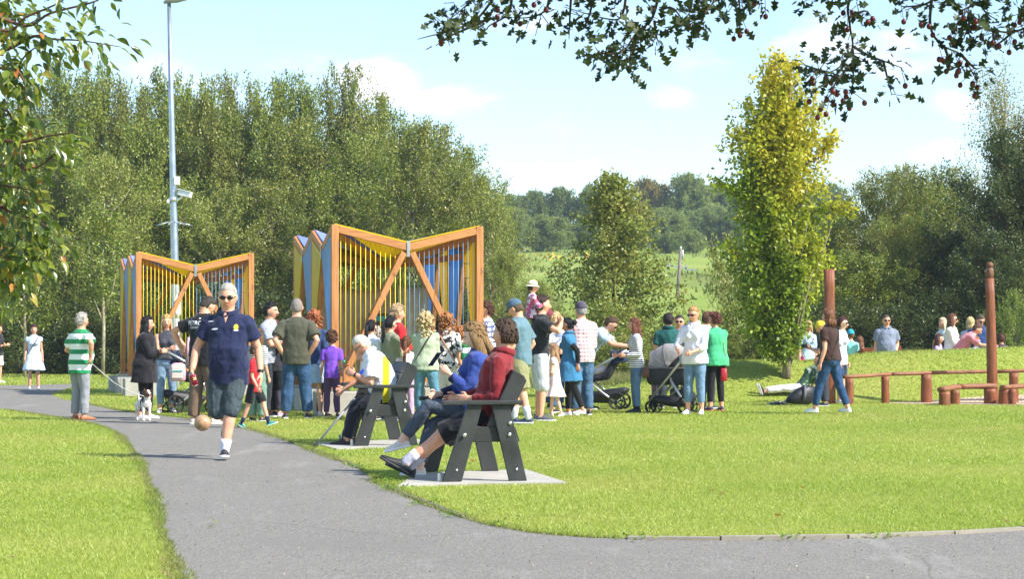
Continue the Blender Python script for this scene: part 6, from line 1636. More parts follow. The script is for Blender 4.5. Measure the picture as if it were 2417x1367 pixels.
person(1578, 965, 741, yaw=176, hair=('short', '2e2723'), top=TP(F('1d5753'), .7, collar=F('1d5753')), bottom=TR(F('3a4048')), fat=.1, label='man seen from behind in dark green polo behind the grey pram')
person(1604, 960, 745, yaw=-8, hair=('crop', '3a2f2a'), top=TP(F('4d5560'), .7), bottom=TR(F('3a4048')), extra=('shades',), label='man in sunglasses peeping out behind the woman in white shirt')
J43 = person(1640, 979, 725, yaw=-22, body='f', hair=('up', 'b8925c'), top=TP(F('e4e4ee'), 1.45, -.10, t=.030, st=.026, collar=F('e4e4ee')), bottom=TR(denim('67839f', '8ba2b8'), len=1.72, lt=.014), shoes='f0f0f2', extra=('shades',), fat=.06, L=((-.12, -.27, -.36), (.7, .5, -1)), Rr=((.02, -.30, -.34), (.8, .4, -1)),
             head=(-14, 8), label='woman in white shirt, pale jeans and sunglasses holding the grey pram')
person(1667, 966, 738, yaw=130, body='f', hair=('short', '6b4a34'), top=TP(F('d9d4d8'), .8), bottom=TR(F('3d3a48')), label='short haired woman between the white shirt and the green top')
J45 = person(1690, 971, 740, yaw=-155, body='f', hair=('messy', '6a3c2e'), top=TP(F('46b07a'), 1.0, -.12, t=.032, st=.022, flare=.05), bottom=LG(F('17181c'), len=1.82), shoes='2a3560', sole='d04a5a', fat=.12, L='clasp', Rr='clasp', head=(22, 0), label='woman with short auburn hair in bright green top and black leggings')
J46 = person(1960, 979, 731, yaw=-128, body='f', hair=('bob', '7d5236'), top=TP(F('3a2520'), .55, -.03, t=.018), bottom=LG(denim('2b4668', '3c5a7c'), lt=.010, len=1.9), shoes='ecebee', fat=.2, L='down', Rr='down', feet=((.14, -.22, .085), (-.14, .26, .085)), extra=(('strap', -1, '241814', 'back'),), head=(-10, 0),
             label='woman in brown top and blue jeans with feet apart, in front of the log rail')
J47 = person(1948, 960, 757, yaw=-105, hair=('crop', 'c9a060'), top=TP(F('22252e'), .7), bottom=TR(F('2a2e38')), extra=(('cap', 'e0c23a', 1),), L='phone', Rr='phone', head=(0, 28), label='person in yellow cap holding a camera behind the woman in brown top')
person(1984, 953, 750, yaw=62, body='f', hair=('short', '4a2622'), top=TP(F('e3e6ef', 'print', '9fb4d0', 18, .55), .6, -.14), bottom=SH(F('2c3c58'), lt=.01), shoes='e2dedb', extra=('shades',), tone=3, label='short haired woman in long white patterned top behind the woman in brown')
B0 = dict(z=0)
person(2008, 0, D=46, H=1.43, yaw=172, body='k', hair=('crop', '7a5638'), top=TP(F('8fd9cf'), .7), bottom=SH(F('56606e')), extra=(('cap', '2496ae', 1),), label='child in turquoise cap and mint T-shirt behind the bank', group=BEH, L='clasp', Rr='clasp', **B0)
person(2029, 0, D=46.4, H=1.27, yaw=150, body='k', hair=('long', '7d5438'), top=TP(F('e7a2bc'), .7), bottom=SH(F('56606e')), label='long haired girl in pink beside the child in turquoise cap', group=BEH, **B0)
person(1906, 0, D=45.6, H=1.62, yaw=20, body='f', hair=('long', 'c8a878'), top=TP(F('a9bfdf'), 1.0, -.2), bottom=SH(F('cf3f86')), label='person in pale blue shirt standing just behind the hornbeam', group=BEH, **B0)
person(2091, 0, D=45.6, H=1.755, yaw=4, hair=('buzz', '5a4a40'), top=TP(F('7c8499'), .68, -.14, collar=F('6d7690'), t=.02), bottom=TR(denim()), fat=.14, belly=.05, extra=('shades', ('watch', 0)), L='pocket', Rr='down', label='man in grey polo and sunglasses facing the camera behind the bank', group=BEH, **B0)
person(2243, 0, D=45.8, H=1.78, yaw=66, body='f', hair=('longer', '6b4430'), top=TP(F('e6e8dc'), 1.8, -.16, t=.03, st=.03), bottom=TR(denim()), extra=('shades',), L='folded', Rr='folded', label='woman with very long brown hair in white blouse behind the bank', group=BEH, **B0)
person(2229, 0, D=47, H=1.70, yaw=-60, body='f', hair=('long', 'd9c9a4'), top=TP(F('22242b', 'bands', ((1.2, 1.6, 'd8dde6'),)), .4), bottom=TR(F('22242b')), label='woman with pale blonde hair behind the woman with long brown hair', group=BEH, L='down', Rr=((.25, .05, -.42), (1, .3, 0)), **B0)
person(2213, 0, D=45.5, H=1.33, yaw=60, body='k', hair=('long', '5e4032'), top=TP(F('c9a3dc'), .5), bottom=SK(F('c9a3dc'), bot=-.3), label='girl in lilac dress with long brown hair', group=BEH, **B0)
person(2311, 0, D=46.4, H=1.78, yaw=8, hair=('crop', '5b4a3e'), top=TP(F('274272'), .7, -.12, collar=F('274272'), t=.02), bottom=TR(F('2c3c5c')), fat=.16, belly=.03, extra=('shades',), head=(6, 22), label='man in navy polo and sunglasses looking down beside the owl post', group=BEH, **B0)
person(2262, 0, D=45.6, H=1.72, yaw=80, hair=('crop', '5a4030'), top=TP(F('d9838c'), .8), bottom=TR(F('4c5364')), lean=48, head=(0, 18), L='reach', Rr='reach', label='short haired man in pink top stooping forward behind the bank', group=BEH, **B0)
person(2303, 0, D=45.4, H=1.27, yaw=10, body='k', hair=('short', 'b0764a'), top=TP(F('e6e2ea'), .7), bottom=TR(F('4c5364')), tone=3, label='ginger child in white T-shirt in front of the man in navy', group=BEH, **B0)
person(2290, 0, D=48.5, H=1.72, yaw=160, body='f', hair=('bob', 'd9be86'), top=TP(F('c9ccd4'), .7), bottom=TR(F('4c5364')), label='blonde head behind the man in navy polo', group=BEH, **B0)
person(2364, 0, D=46, H=1.33, yaw=170, body='k', hair=('short', '5a3026'), top=TP(F('3c3f4c', 'stripes', '8b5a6a', .05, .3), 1.2), bottom=TR(F('30343e')), label='auburn haired child in dark striped top right of the owl post', group=BEH, **B0)
person(2432, 0, D=45.5, H=1.35, yaw=-60, body='k', hair=('short', '4a3426'), top=TP(F('232a44'), 1.2), bottom=TR(F('30343e')), label='child in navy cut off by the right frame edge', group=BEH, **B0)
# seated and lying
s1 = Matrix.Translation(b1) @ Matrix.Rotation(BZ, 4, 'Z'); s2 = Matrix.Translation(b2) @ Matrix.Rotation(BZ, 4, 'Z')
v = s1 @ Vector((.37, .36, 0))
RD = F('7e2228')
J29 = person(0, 0, X=v.x, D=v.y, z=0, H=1.77, yaw=-93, hipz=.59, hair=('short', '4b382c'), top=TP(RD, 1.86, -.10, t=.014, st=.015, collar=RD), bottom=SH(F('1a1b20'), len=1.0, lt=.030), lean=-20, fat=.0, tone=0, shoes='1b1c20', sole='3a3b3e', sock=('b9b7c8', .13),
             feet=((-.03, -.66, .120), (.05, -.71, .155)), kneeL=(.1, -.3, 1), kneeR=(-.2, -.3, 1), footpitch=(-24, -30), footyaw=(-4, -4), L=((-.03, -.25, -.30), (.35, .7, -.8)), Rr=((.02, -.37, -.30), (.3, .3, -1)), head=(-32, 4), extra=(('bracelet', 1, '2f9ad8'),),
             label='man in dark red jumper and black shorts sitting on the nearer bench, legs stretched out', vox=.0085)
v = s1 @ Vector((.36, .98, 0))
J28 = person(0, 0, X=v.x, D=v.y, z=0, H=1.69, yaw=-86, body='f', hipz=.60, hair=('long', '8f7048'), top=TP(F('354b94', 'xband', 1, -1.5, -.19, '1b2140', 2.5), 1.85, -.09, t=.028, st=.026, hood=True), bottom=LG(denim('4a525e', '6d7682'), lt=.012), lean=-6, tone=3, shoes='d9cfc4', sole='e9e9ea',
             feet=((.0, -.66, .34), (.05, -.50, .085)), kneeL=(0, -.6, 1), kneeR=(0, -1, .6), footpitch=(14, 0), footyaw=(0, 0), L=((-.02, -.27, -.10), (.2, .3, -1)), Rr='lap', head=(4, 22), label='young woman in blue and navy hooded jacket looking at her phone on the nearer bench', vox=.009, curl=(.9, .5))
v = s2 @ Vector((.36, .36, 0))
J17 = person(0, 0, X=v.x, D=v.y, z=0, H=1.67, yaw=-88, hipz=.595, hair=('buzz', 'cfc8bc'), top=TP(F('e6e6ee', 'xband', 1, -.06, .02, 'd6c81c', 1.04), .8, -.09, t=.022, st=.030, collar=F('e6e6ee')), bottom=TR(F('1c1e2a'), lt=.020), lean=32, fat=.12, belly=.05, tone=0, shoes='3a2a24', sole='241c1a', extra=('specs', ('watch', 0)),
             feet=((.10, -.50, .085), (-.10, -.46, .085)), L=((.0, -.22, -.16), (.6, .6, -1)), Rr=((-.04, -.26, -.16), (.6, .3, -1)), head=(0, 34), curl=(.5, .9), label='grey haired man in white and yellow shirt looking at his phone on the farther bench')
v = s2 @ Vector((.34, .95, 0))
J18 = person(0, 0, X=v.x, D=v.y, z=0, H=1.36, yaw=-88, body='f', hipz=.56, hair=('short', 'b9b2a6'), top=TP(F('2350c8'), .75, -.08), bottom=SK(F('191b22'), bot=-.50, flare=.02), lean=25, fat=.12, tone=0, shoes='23211f', sole='191817', feet=((.10, -.46, .085), (-.10, -.46, .085)), L=((-.02, -.42, -.34), (.4, .3, -.6)), Rr=((-.02, -.42, -.30), (.4, .3, -.6)), head=(0, 25), sock=('2a2b33', .3),
             label='person in bright blue T-shirt beside the old man on the farther bench')
J60 = person(1893, 948, H=1.62, yaw=-84, body='f', hipz=.13, hair=('long', '2c2422'), top=TP(F('3d5a48', 'print', '8fa08c', 14, .58), 1.0), bottom=LG(F('dcd6e0'), lt=.02), lean=-48, shoes='1b1b20', feet=((.06, -.88, .07), (-.08, -.86, .07)), footpitch=(-70, -70), footyaw=(4, 4), kneeL=(0, 0, 1), kneeR=(0, 0, 1), L='down', Rr='down',
             label='person in white leggings sitting on the grass beside the foot of the hornbeam')

finish_people()

# writing and badges worked onto the cloth
from mathutils.bvhtree import BVHTree
def project(J, part, pts2, faces, name, mat, h, side, x0=0, off=.004, parent=None):
    """pts2: (x, z) shape in metres laid onto the garment at spine height h, seen from 'side' (+1 back, -1 front)"""
    o = part; me_ = o.data; tree = BVHTree.FromPolygons([v_.co for v_ in me_.vertices], [tuple(p.vertices) for p in me_.polygons])
    k = J['k']; c = J['spine'](h) * k; vs = []
    for (a, b) in pts2:
        org = Vector(((x0 * k - side * a), c.y + side * .6, c.z + b)); hit = tree.ray_cast(org, Vector((0, -side, 0)))
        vs.append(hit[0] + Vector((0, side * off, 0)) if hit[0] is not None else Vector((org.x, c.y + side * .12, org.z)))
    m_ = bpy.data.meshes.new(name); m_.from_pydata(vs, [], faces); return link(name, m_, mat, o)
def text_shape(txt, size, width=None, bold=.012):
    cu = bpy.data.curves.new('t', 'FONT'); cu.body = txt; cu.size = size; cu.align_x = 'CENTER'; cu.align_y = 'CENTER'; cu.offset = bold * size; cu.resolution_u = 3
    o = bpy.data.objects.new('t', cu); C.objects.link(o); bpy.context.view_layer.update()
    m_ = bpy.data.meshes.new_from_object(o.evaluated_get(bpy.context.evaluated_depsgraph_get()))
    bm = bmesh.new(); bm.from_mesh(m_); bmesh.ops.triangulate(bm, faces=bm.faces)
    for _ in range(2): bmesh.ops.subdivide_edges(bm, edges=[e for e in bm.edges if e.calc_length() > size * .25], cuts=1)
    bmesh.ops.triangulate(bm, faces=bm.faces)
    P_ = [(v_.co.x, v_.co.y) for v_ in bm.verts]; F_ = [tuple(v_.index for v_ in f.verts) for f in bm.faces]; bm.free()
    bpy.data.objects.remove(o); w_ = max(p[0] for p in P_) - min(p[0] for p in P_)
    if width: P_ = [(p[0] * width / w_, p[1]) for p in P_]
    return P_, F_
WT = plain('print_white', 'e6e8ee', .5)
P_, F_ = text_shape('PETRONAS', .085, .40); project(J7, J7['top'], P_, F_, 'lettering', WT, .435, 1)
P_, F_ = text_shape('CROWDSTRIKE', .050, .30, .01); project(J7, J7['top'], P_, F_, 'lettering', WT, .375, 1)
def disc(rx, rz, n=16, sh=0): return [(0, 0)] + [(rx * math.cos(2 * math.pi * i / n) + sh * math.sin(2 * math.pi * i / n), rz * math.sin(2 * math.pi * i / n)) for i in range(n)], [(0, i + 1, (i + 1) % n + 1) for i in range(n)]
project(J8, J8['top'], [(-.040, .05), (.040, .05), (.012, -.01), (-.002, -.055), (-.012, -.01)], [(0, 4, 2, 1), (4, 3, 2)], 'open_neck', skin(0), .50, -1)
P_, F_ = disc(.016, .010, 12); project(J7, J7['top'], P_, F_, 'neck_badge', WT, .50, 1)
P_, F_ = disc(.024, .030, 18); project(J8, J8['top'], P_, F_, 'crest', plain('crest_yellow', 'e2c23c', .5), .405, -1, .105, .005)
P_, F_ = disc(.026, .007, 12); project(J8, J8['top'], P_, F_, 'crest_text', WT, .372, -1, .105, .005)
P_, F_ = disc(.034, .009, 14, .016); project(J8, J8['top'], P_, F_, 'chest_logo', WT, .385, -1, -.11, .005); 
P_, F_ = disc(.030, .006, 14, .014); project(J8, J8['top'], P_, F_, 'shoulder_stripe', WT, .462, -1, -.155, .005)

# ------------------------------------------------------------------ things in hands
def Ww(J, i, t=0, ofs=(0, 0, 0)):
    a, b, c = J['arms'][i]; d = (c - b).normalized(); return wpt(J, c + d * t + Vector(ofs))
p = Ww(J8, 1, .085); g = G()
g.tube([(0, 0, -.060), (0, 0, -.056), (0, 0, .050), (0, 0, .060)], [.026, .033, .033, .026], n=20)
n = NT('can_paint'); v = n.coord(); z_ = n.sep(v)
n.color(n.mix(n.math('GREATER_THAN', n.noise(v, 26, 2), .56), (.30, .012, .05), (.75, .62, .25))); n.set(Roughness=.25, Metallic=.4)
o = g.obj('drink_can', n.m); o.location = p + Vector((.035, -.035, -.02)); o.rotation_euler = (R(12), R(-14), 0); tag(o, 'dark red drinks can held by the man in navy polo', 'can')
g = G(); g.tube([(0, 0, .056), (0, 0, .062)], [.027, .024], n=20); g.obj('rim', plain('can_rim', 'd3d4d8', .25, .8), o); g = G(); g.tube([(0, 0, -.066), (0, 0, -.057)], [.024, .0335], n=20); g.obj('rim', plain('can_rim', 'd3d4d8', .25, .8), o)
def phone(p, rot, label):
    g = G(); g.box((0, 0, 0), (.074, .009, .15)); o = g.obj('phone', plain('phone_black', '14161a', .25), None, False, .003); o.location = p; o.rotation_euler = rot
    g = G(); g.box((0, -.0055, 0), (.066, .002, .136)); g.obj('screen', plain('phone_screen', '1b2430', .08), o, False); return tag(o, label, 'phone')
phone(Ww(J28, 0, .115, (.02, -.045, .05)), (R(38), 0, R(62)), 'dark phone in the hand of the young woman on the nearer bench')
phone(Ww(J17, 1, .10, (.02, -.03, .03)), (R(60), 0, R(90)), 'black phone in the hands of the old man on the farther bench')
# lead from hand to collar
a = Ww(J3, 0, .06); b = DOGP; g = G()
g.tube([a + Vector((0, 0, -.01)), a.lerp(b, .25) + Vector((0, 0, -.06)), a.lerp(b, .5) + Vector((0, 0, -.10)), a.lerp(b, .75) + Vector((0, 0, -.08)), b], .006, n=6)
tag(g.obj('dog_lead', plain('lead', 'c9c4bb', .7)), 'thin pale dog lead running from the man in hoops to the terrier', 'lead')
# walking stick
a, b = at(742, 1056, 23.25), at(838, 940, 23.5); a.z = .012; g = G(); g.tube([a, b], .012, n=10); d = (b - a).normalized()
o = g.obj('walking_stick', plain('stick_grey', '7c8088', .4, .4)); tag(o, 'grey walking stick leaning against the knees of the person in blue', 'walking stick')
g = G(); g.tube([a - d * .006, a + d * .05], [.020, .015], n=10); g.obj('rubber_tip', RUB, o); g = G(); g.tube([b, b + d * .05 + Vector((.01, 0, 0)), b + d * .07 + Vector((.05, 0, 0)), b + d * .04 + Vector((.09, 0, 0))], .014, n=8); g.obj('handle', RUB, o)
# camera
p = Ww(J47, 0, .10, (0, -.03, .02)); g = G(); g.box((0, 0, 0), (.06, .12, .085)); o = g.obj('camera_body', plain('camera_black', '17181b', .35), None, False, .01); o.name = 'photo_camera'; o.location = p; tag(o, 'small black camera held by the person in yellow cap', 'camera')
g = G(); g.tube([(-.03, -.0, 0), (-.07, 0, 0)], [.034, .032], n=16); lo = g.obj('lens', plain('lens_ring', '24262a', .3), o); g = G(); g.tube([(-.069, 0, 0), (-.073, 0, 0)], [.024, .022], n=14); g.obj('glass', plain('lens_glass', '3f9a94', .1), lo)
# bags
q = at(1708, 882, Dg(971) - .1); root = tag(empty('handbag', (q.x, q.y, q.z - .13)), 'small red handbag with tan strap at the side of the woman in green', 'handbag')
g = G(); g.tube([(0, 0, 0), (0, 0, .02), (0, 0, .20), (0, 0, .22)], [(.05, .03), (.06, .04), (.055, .04), (.04, .02)], side=(1, 0, 0), n=16, p=.6); g.obj('bag', plain('red_leather', 'a8202c', .4), root)
g = G(); g.tube([(.05, 0, .2), (.03, .01, .5), (-.03, .03, .78)], (.010, .004), side=(0, 1, 0), n=6); g.obj('strap', plain('tan_strap', 'b5813f', .6), root)
q = at(1890, 950, 38.0); root = tag(empty('black_rucksack', (q.x, q.y, gz(q.x, q.y)), R(20)), 'bulging black rucksack lying on the grass by the seated person', 'rucksack')
g = G(); g.tube([(-.30, 0, .07), (-.20, 0, .11), (-.04, 0, .16), (.12, 0, .19), (.24, 0, .20), (.31, 0, .17)], [(.04, .03), (.11, .09), (.14, .15), (.13, .19), (.10, .16), (.03, .05)], side=(0, 1, 0), n=18, p=.8); g.obj('bag', plain('black_nylon', '1b1c22', .5, bumps=.5, bsc=14), root)
g = G(); g.tube([(-.02, -.17, .08), (0, -.19, .22), (.03, -.12, .37)], (.02, .006), side=(1, 0, 0), n=8); g.obj('strap', plain('grey_strap', '5a5d6b', .7), root)
g = G(); g.tube([(-.62, -.05, .02), (-.45, -.05, .035), (-.25, -.02, .05)], [(.10, .015), (.14, .03), (.08, .03)], side=(0, 1, 0), n=14); q2 = g.obj('folded_jacket', F('33363b', 'print', 'b9bcc0', 16, .58)); q2.location = (q.x, q.y, gz(q.x, q.y) + .004); tag(q2, 'crumpled dark and white jacket lying in front of the rucksack', 'jacket')
q = at(1400, 893, Dg(968) + .05); root = tag(empty('brown_handbag', at(1524, 878, Dg(976) - .2)), 'small brown handbag at the hip of the woman in striped top', 'handbag')
g = G(); g.tube([(0, 0, -.10), (0, 0, -.08), (0, 0, .06), (0, 0, .08)], [(.05, .02), (.06, .03), (.06, .03), (.04, .015)], side=(1, 0, 0), n=14, p=.6); g.obj('bag', plain('brown_leather', '5a3327', .5), root)
# baby in the pushchair: knees under a pale blanket
g = G(); g.tube([(-.18, 0, .0), (-.05, 0, .03), (.15, 0, .05), (.22, 0, .04)], [(.06, .03), (.11, .06), (.12, .07), (.05, .03)], side=(0, 1, 0), n=14); o = g.obj('baby_blanket', F('e2d6de')); q = at(1408, 884, Dg(968)); o.location = q; o.rotation_euler = (0, R(-14), R(-12)); tag(o, 'pale pink blanket over a baby in the dark pushchair', 'blanket')
# fishing net toy by the shelter post
q = at(812, 834, 34.0); root = tag(empty('toy_net', (q.x, q.y, q.z)), 'small pink and orange toy net on a green handle beside the shelter post', 'toy')
g = G(); g.tube([(.09 * math.cos(t), 0, .05 + .09 * math.sin(t)) for t in np.linspace(0, 6.28, 17)], .008, n=6, cap=False); g.obj('hoop', plain('orange_plastic', 'e0622c', .4), root)
g = G()
for t in np.linspace(0, 3.14, 6): g.tube([(.085 * math.cos(t), 0, .05 + .02), (.05 * math.cos(t), .02, -.05), (0, .02, -.11)], .0035, n=4)
for zz, rr_ in ((0, .072), (-.05, .05)): g.tube([(rr_ * math.cos(t), .03 * math.sin(t), zz) for t in np.linspace(0, 6.28, 13)], .0035, n=4, cap=False)
g.obj('net', plain('pink_net', 'd04a86', .5), root); g = G(); g.ell((.0, 0, -.14), .028); g.obj('bobble', plain('green_plastic', '2fae82', .4), root)
# ------------------------------------------------------------------ near branches hanging into the view
def leaf_shape(kind):
    if kind == 'cherry': o = [(0, 0), (.16, .15), (.34, .225), (.55, .215), (.78, .11), (1.0, 0.0), (.78, -.11), (.55, -.215), (.34, -.225), (.16, -.15)]
    else: o = [(0, 0), (.22, .10), (.25, .42), (.42, .30), (.52, .14), (.62, .40), (.78, .22), (1.0, .02), (.78, -.22), (.62, -.40), (.52, -.14), (.42, -.30), (.25, -.42), (.22, -.10)]
    return o
def near_leaves(c, d, nr, L, kind, fold=.22, bend=.25):
    """leaves with an outline, a crease along the midrib and a drooping tip; two fans per leaf"""
    o = leaf_shape(kind); k = len(o); n_ = len(c); vs = []; fs = []
    for i in range(n_):
        D_ = Vector(d[i]).normalized(); N_ = Vector(nr[i]); S_ = D_.cross(N_)
        if S_.length < 1e-3: S_ = D_.orthogonal()
        S_.normalize(); N_ = S_.cross(D_); c_ = Vector(c[i]); l = float(L[i]); b = len(vs)
        for (u, w) in o: vs.append(c_ + D_ * (u * l) + S_ * (w * l) + N_ * (abs(w) * l * fold * 1.6 - bend * u * u * l))
        vs.append(c_ + D_ * (.5 * l) + N_ * (-bend * .25 * l))
        for q in range(k): fs.append((b + k, b + q, b + (q + 1) % k))
    m_ = bpy.data.meshes.new('leaves'); m_.from_pydata(vs, [], fs); m_.shade_smooth(); return m_
def spline(pts, n_):
    out = []
    for i in range(len(pts) - 1):
        p0, p1, p2, p3 = pts[max(0, i - 1)], pts[i], pts[i + 1], pts[min(len(pts) - 1, i + 2)]
        for j in range(n_):
            t = j / n_; out.append(0.5 * ((2 * p1) + (p2 - p0) * t + (2 * p0 - 5 * p1 + 4 * p2 - p3) * t * t + (3 * p1 - p0 - 3 * p2 + p3) * t ** 3))
    out.append(pts[-1]); return out
LN = random.Random(77)
# --- left: a young ornamental tree whose trunk stands just outside the frame
root = tag(empty('ornamental_tree', (-2.75, 7.3, 0)), 'near tree with glossy green and orange leaves filling the left edge', 'tree'); O_ = Vector(root.location)
tw = G(); lc, ld, ln_, lL = [], [], [], []
TRK = [Vector((-2.75, 7.3, -.05)), Vector((-2.72, 7.3, 1.0)), Vector((-2.78, 7.25, 2.0)), Vector((-2.7, 7.3, 3.2))]
tw.tube([p - O_ for p in spline(TRK, 4)], [.075 - .0045 * i for i in range(13)], n=12)
def branch(px, Ds, r, per, L0=.050, spread=.036, tail=True, side_tw=0):
    pts = spline([at(x, y, Ds[0] + (Ds[1] - Ds[0]) * i / (len(px) - 1)) for i, (x, y) in enumerate(px)], 5); m = len(pts)
    tw.tube([p - O_ for p in pts], [r * (1 - .85 * i / (m - 1)) for i in range(m)], n=6)
    tot = sum((a - b).length for a, b in zip(pts, pts[1:])); k = int(tot * per)
    for i in range(k):
        t = LN.random() ** .9 * (m - 1); j = min(m - 2, int(t)); p = pts[j].lerp(pts[j + 1], t - j); ax = (pts[j + 1] - pts[j]).normalized()
        off = Vector((LN.gauss(0, spread), LN.gauss(0, spread * 1.3), LN.gauss(0, spread) - .01))
        dd = (off.normalized() * .9 + ax * .7 + Vector((LN.gauss(0, .45), LN.gauss(0, .45), -.55))).normalized()
        lc.append(p + off - O_); ld.append(dd); ln_.append(Vector((LN.gauss(0, .6), LN.gauss(0, .6) - .3, .9))); lL.append(L0 * LN.uniform(.6, 1.25))
BR = [([(-420, -60), (-200, -40), (0, 70), (60, 40), (140, 5), (180, -30)], (7.3, 6.9), 38), ([(-380, 150), (-120, 110), (0, 120), (80, 85), (130, 92), (190, 95), (285, 110)], (7.4, 7.0), 95), ([(-300, 60), (-60, 30), (60, 60), (120, 30), (230, 0), (236, -30)], (7.2, 7.0), 50),
      ([(-380, 220), (-140, 170), (0, 160), (60, 175), (75, 235)], (7.4, 6.9), 130), ([(-380, 300), (-100, 210), (20, 190), (60, 130), (110, 95)], (7.3, 7.1), 110), ([(-350, 360), (-60, 330), (60, 335), (130, 322), (212, 312)], (7.3, 6.8), 60),
      ([(-350, 400), (-60, 330), (10, 260), (40, 300), (50, 350)], (7.5, 7.1), 120), ([(-300, 450), (-60, 400), (40, 390), (90, 400), (150, 370), (165, 340)], (7.2, 6.9), 70), ([(-300, 500), (-60, 440), (30, 440), (95, 450)], (7.4, 7.0), 140), ([(-300, 540), (-60, 480), (30, 500), (100, 520), (145, 540)], (7.2, 6.9), 110),
      ([(-300, 600), (-60, 540), (20, 550), (80, 570), (130, 575)], (7.4, 7.0), 130), ([(-300, 640), (-60, 590), (20, 610), (70, 615), (125, 612)], (7.3, 6.9), 120), ([(-280, 700), (-60, 620), (0, 640), (20, 670)], (7.3, 7.0), 130), ([(-250, 260), (-60, 240), (0, 280), (30, 330), (25, 400)], (7.6, 7.3), 130),
      ([(-250, 20), (-60, -20), (10, 10), (30, -30)], (7.6, 7.3), 110), ([(-250, 480), (-80, 470), (-10, 540), (20, 600)], (7.7, 7.4), 130), ([(-250, 80), (-80, 60), (0, 30), (50, 60), (95, 40)], (7.6, 7.2), 90)]
for px, Ds, per in BR: branch([(x_ if x_ < 0 else x_ * (.82 if y_ > 130 else 1), y_) for x_, y_ in px], Ds, .009, per * 1.15)
n = NT('leaf_near'); geo = n.n.new('ShaderNodeNewGeometry'); v = n.coord()
c = n.ramp(geo.outputs['Random Per Island'], [(0, (.06, .10, .012)), (.5, (.13, .19, .022)), (.82, (.26, .31, .04)), (.93, (.36, .36, .05)), (.97, (.50, .28, .05)), (1, (.50, .15, .05))])
n.color(n.mix(n.math('MULTIPLY', n.noise(v, 60, 3), .25), c, (.02, .03, .01))); n.set(Roughness=.28); n.b.inputs['Specular IOR Level'].default_value = .6
tr = n.n.new('ShaderNodeBsdfTranslucent'); n.l.new(c, tr.inputs[0]); mx = n.n.new('ShaderNodeMixShader'); mx.inputs[0].default_value = .35
n.l.new(n.b.outputs[0], mx.inputs[1]); n.l.new(tr.outputs[0], mx.inputs[2]); n.l.new(mx.outputs[0], n.out.inputs[0]); NEAR = n.m
link('crown', near_leaves(lc, ld, ln_, lL, 'cherry'), NEAR, root)
tw.obj('trunk', bark('bark_near', '7a5548', '4a2f28'), root)

# --- top: hawthorn boughs with red berries; trunk to the right, outside the frame
root = tag(empty('hawthorn_tree', (2.9, 5.2, 0)), 'dark hawthorn boughs with red berries hanging across the top', 'tree'); O_ = Vector(root.location)
tw = G(); lc, ld, ln_, lL = [], [], [], []; ber = G()
tw.tube([Vector(p) - O_ for p in ((2.9, 5.2, -.05), (2.85, 5.25, .9), (2.6, 5.3, 1.9), (2.2, 5.4, 2.6))], [.11, .09, .07, .05], n=12)
def bough(px, Ds, r, per, bper, L0=.040, spread=.030):
    pts = spline([at(x, y, Ds[0] + (Ds[1] - Ds[0]) * i / (len(px) - 1)) for i, (x, y) in enumerate(px)], 5); m = len(pts)
    tw.tube([p - O_ for p in pts], [r * (1 - .8 * i / (m - 1)) for i in range(m)], n=6)
    tot = sum((a - b).length for a, b in zip(pts, pts[1:]))
    for i in range(int(tot * per)):
        t = LN.random() * (m - 1); j = min(m - 2, int(t)); p = pts[j].lerp(pts[j + 1], t - j); ax = (pts[j + 1] - pts[j]).normalized()
        off = Vector((LN.gauss(0, spread), LN.gauss(0, spread * 1.6), LN.gauss(0, spread) - .004)); dd = (off.normalized() + ax * .5 + Vector((LN.gauss(0, .4), LN.gauss(0, .4), -.2))).normalized()
        lc.append(p + off - O_); ld.append(dd); ln_.append(Vector((LN.gauss(0, .7), LN.gauss(0, .7) - .6, .7))); lL.append(L0 * LN.uniform(.6, 1.2))
        if LN.random() < .12: tw.tube([p - O_, p + off * .9 - O_], .0012, n=4)
    for i in range(int(tot * bper)):
        t = LN.random() * (m - 1); j = min(m - 2, int(t)); p = pts[j].lerp(pts[j + 1], t - j)
        for q in range(LN.choice((1, 1, 2, 3))):
            e = p + Vector((LN.gauss(0, .022), LN.gauss(0, .03), -abs(LN.gauss(.02, .018)) - .012)); BERS.append(e - O_); tw.tube([p - O_, e - O_ + Vector((0, 0, .006))], .0009, n=4)
D0 = 5.3
BERS = []
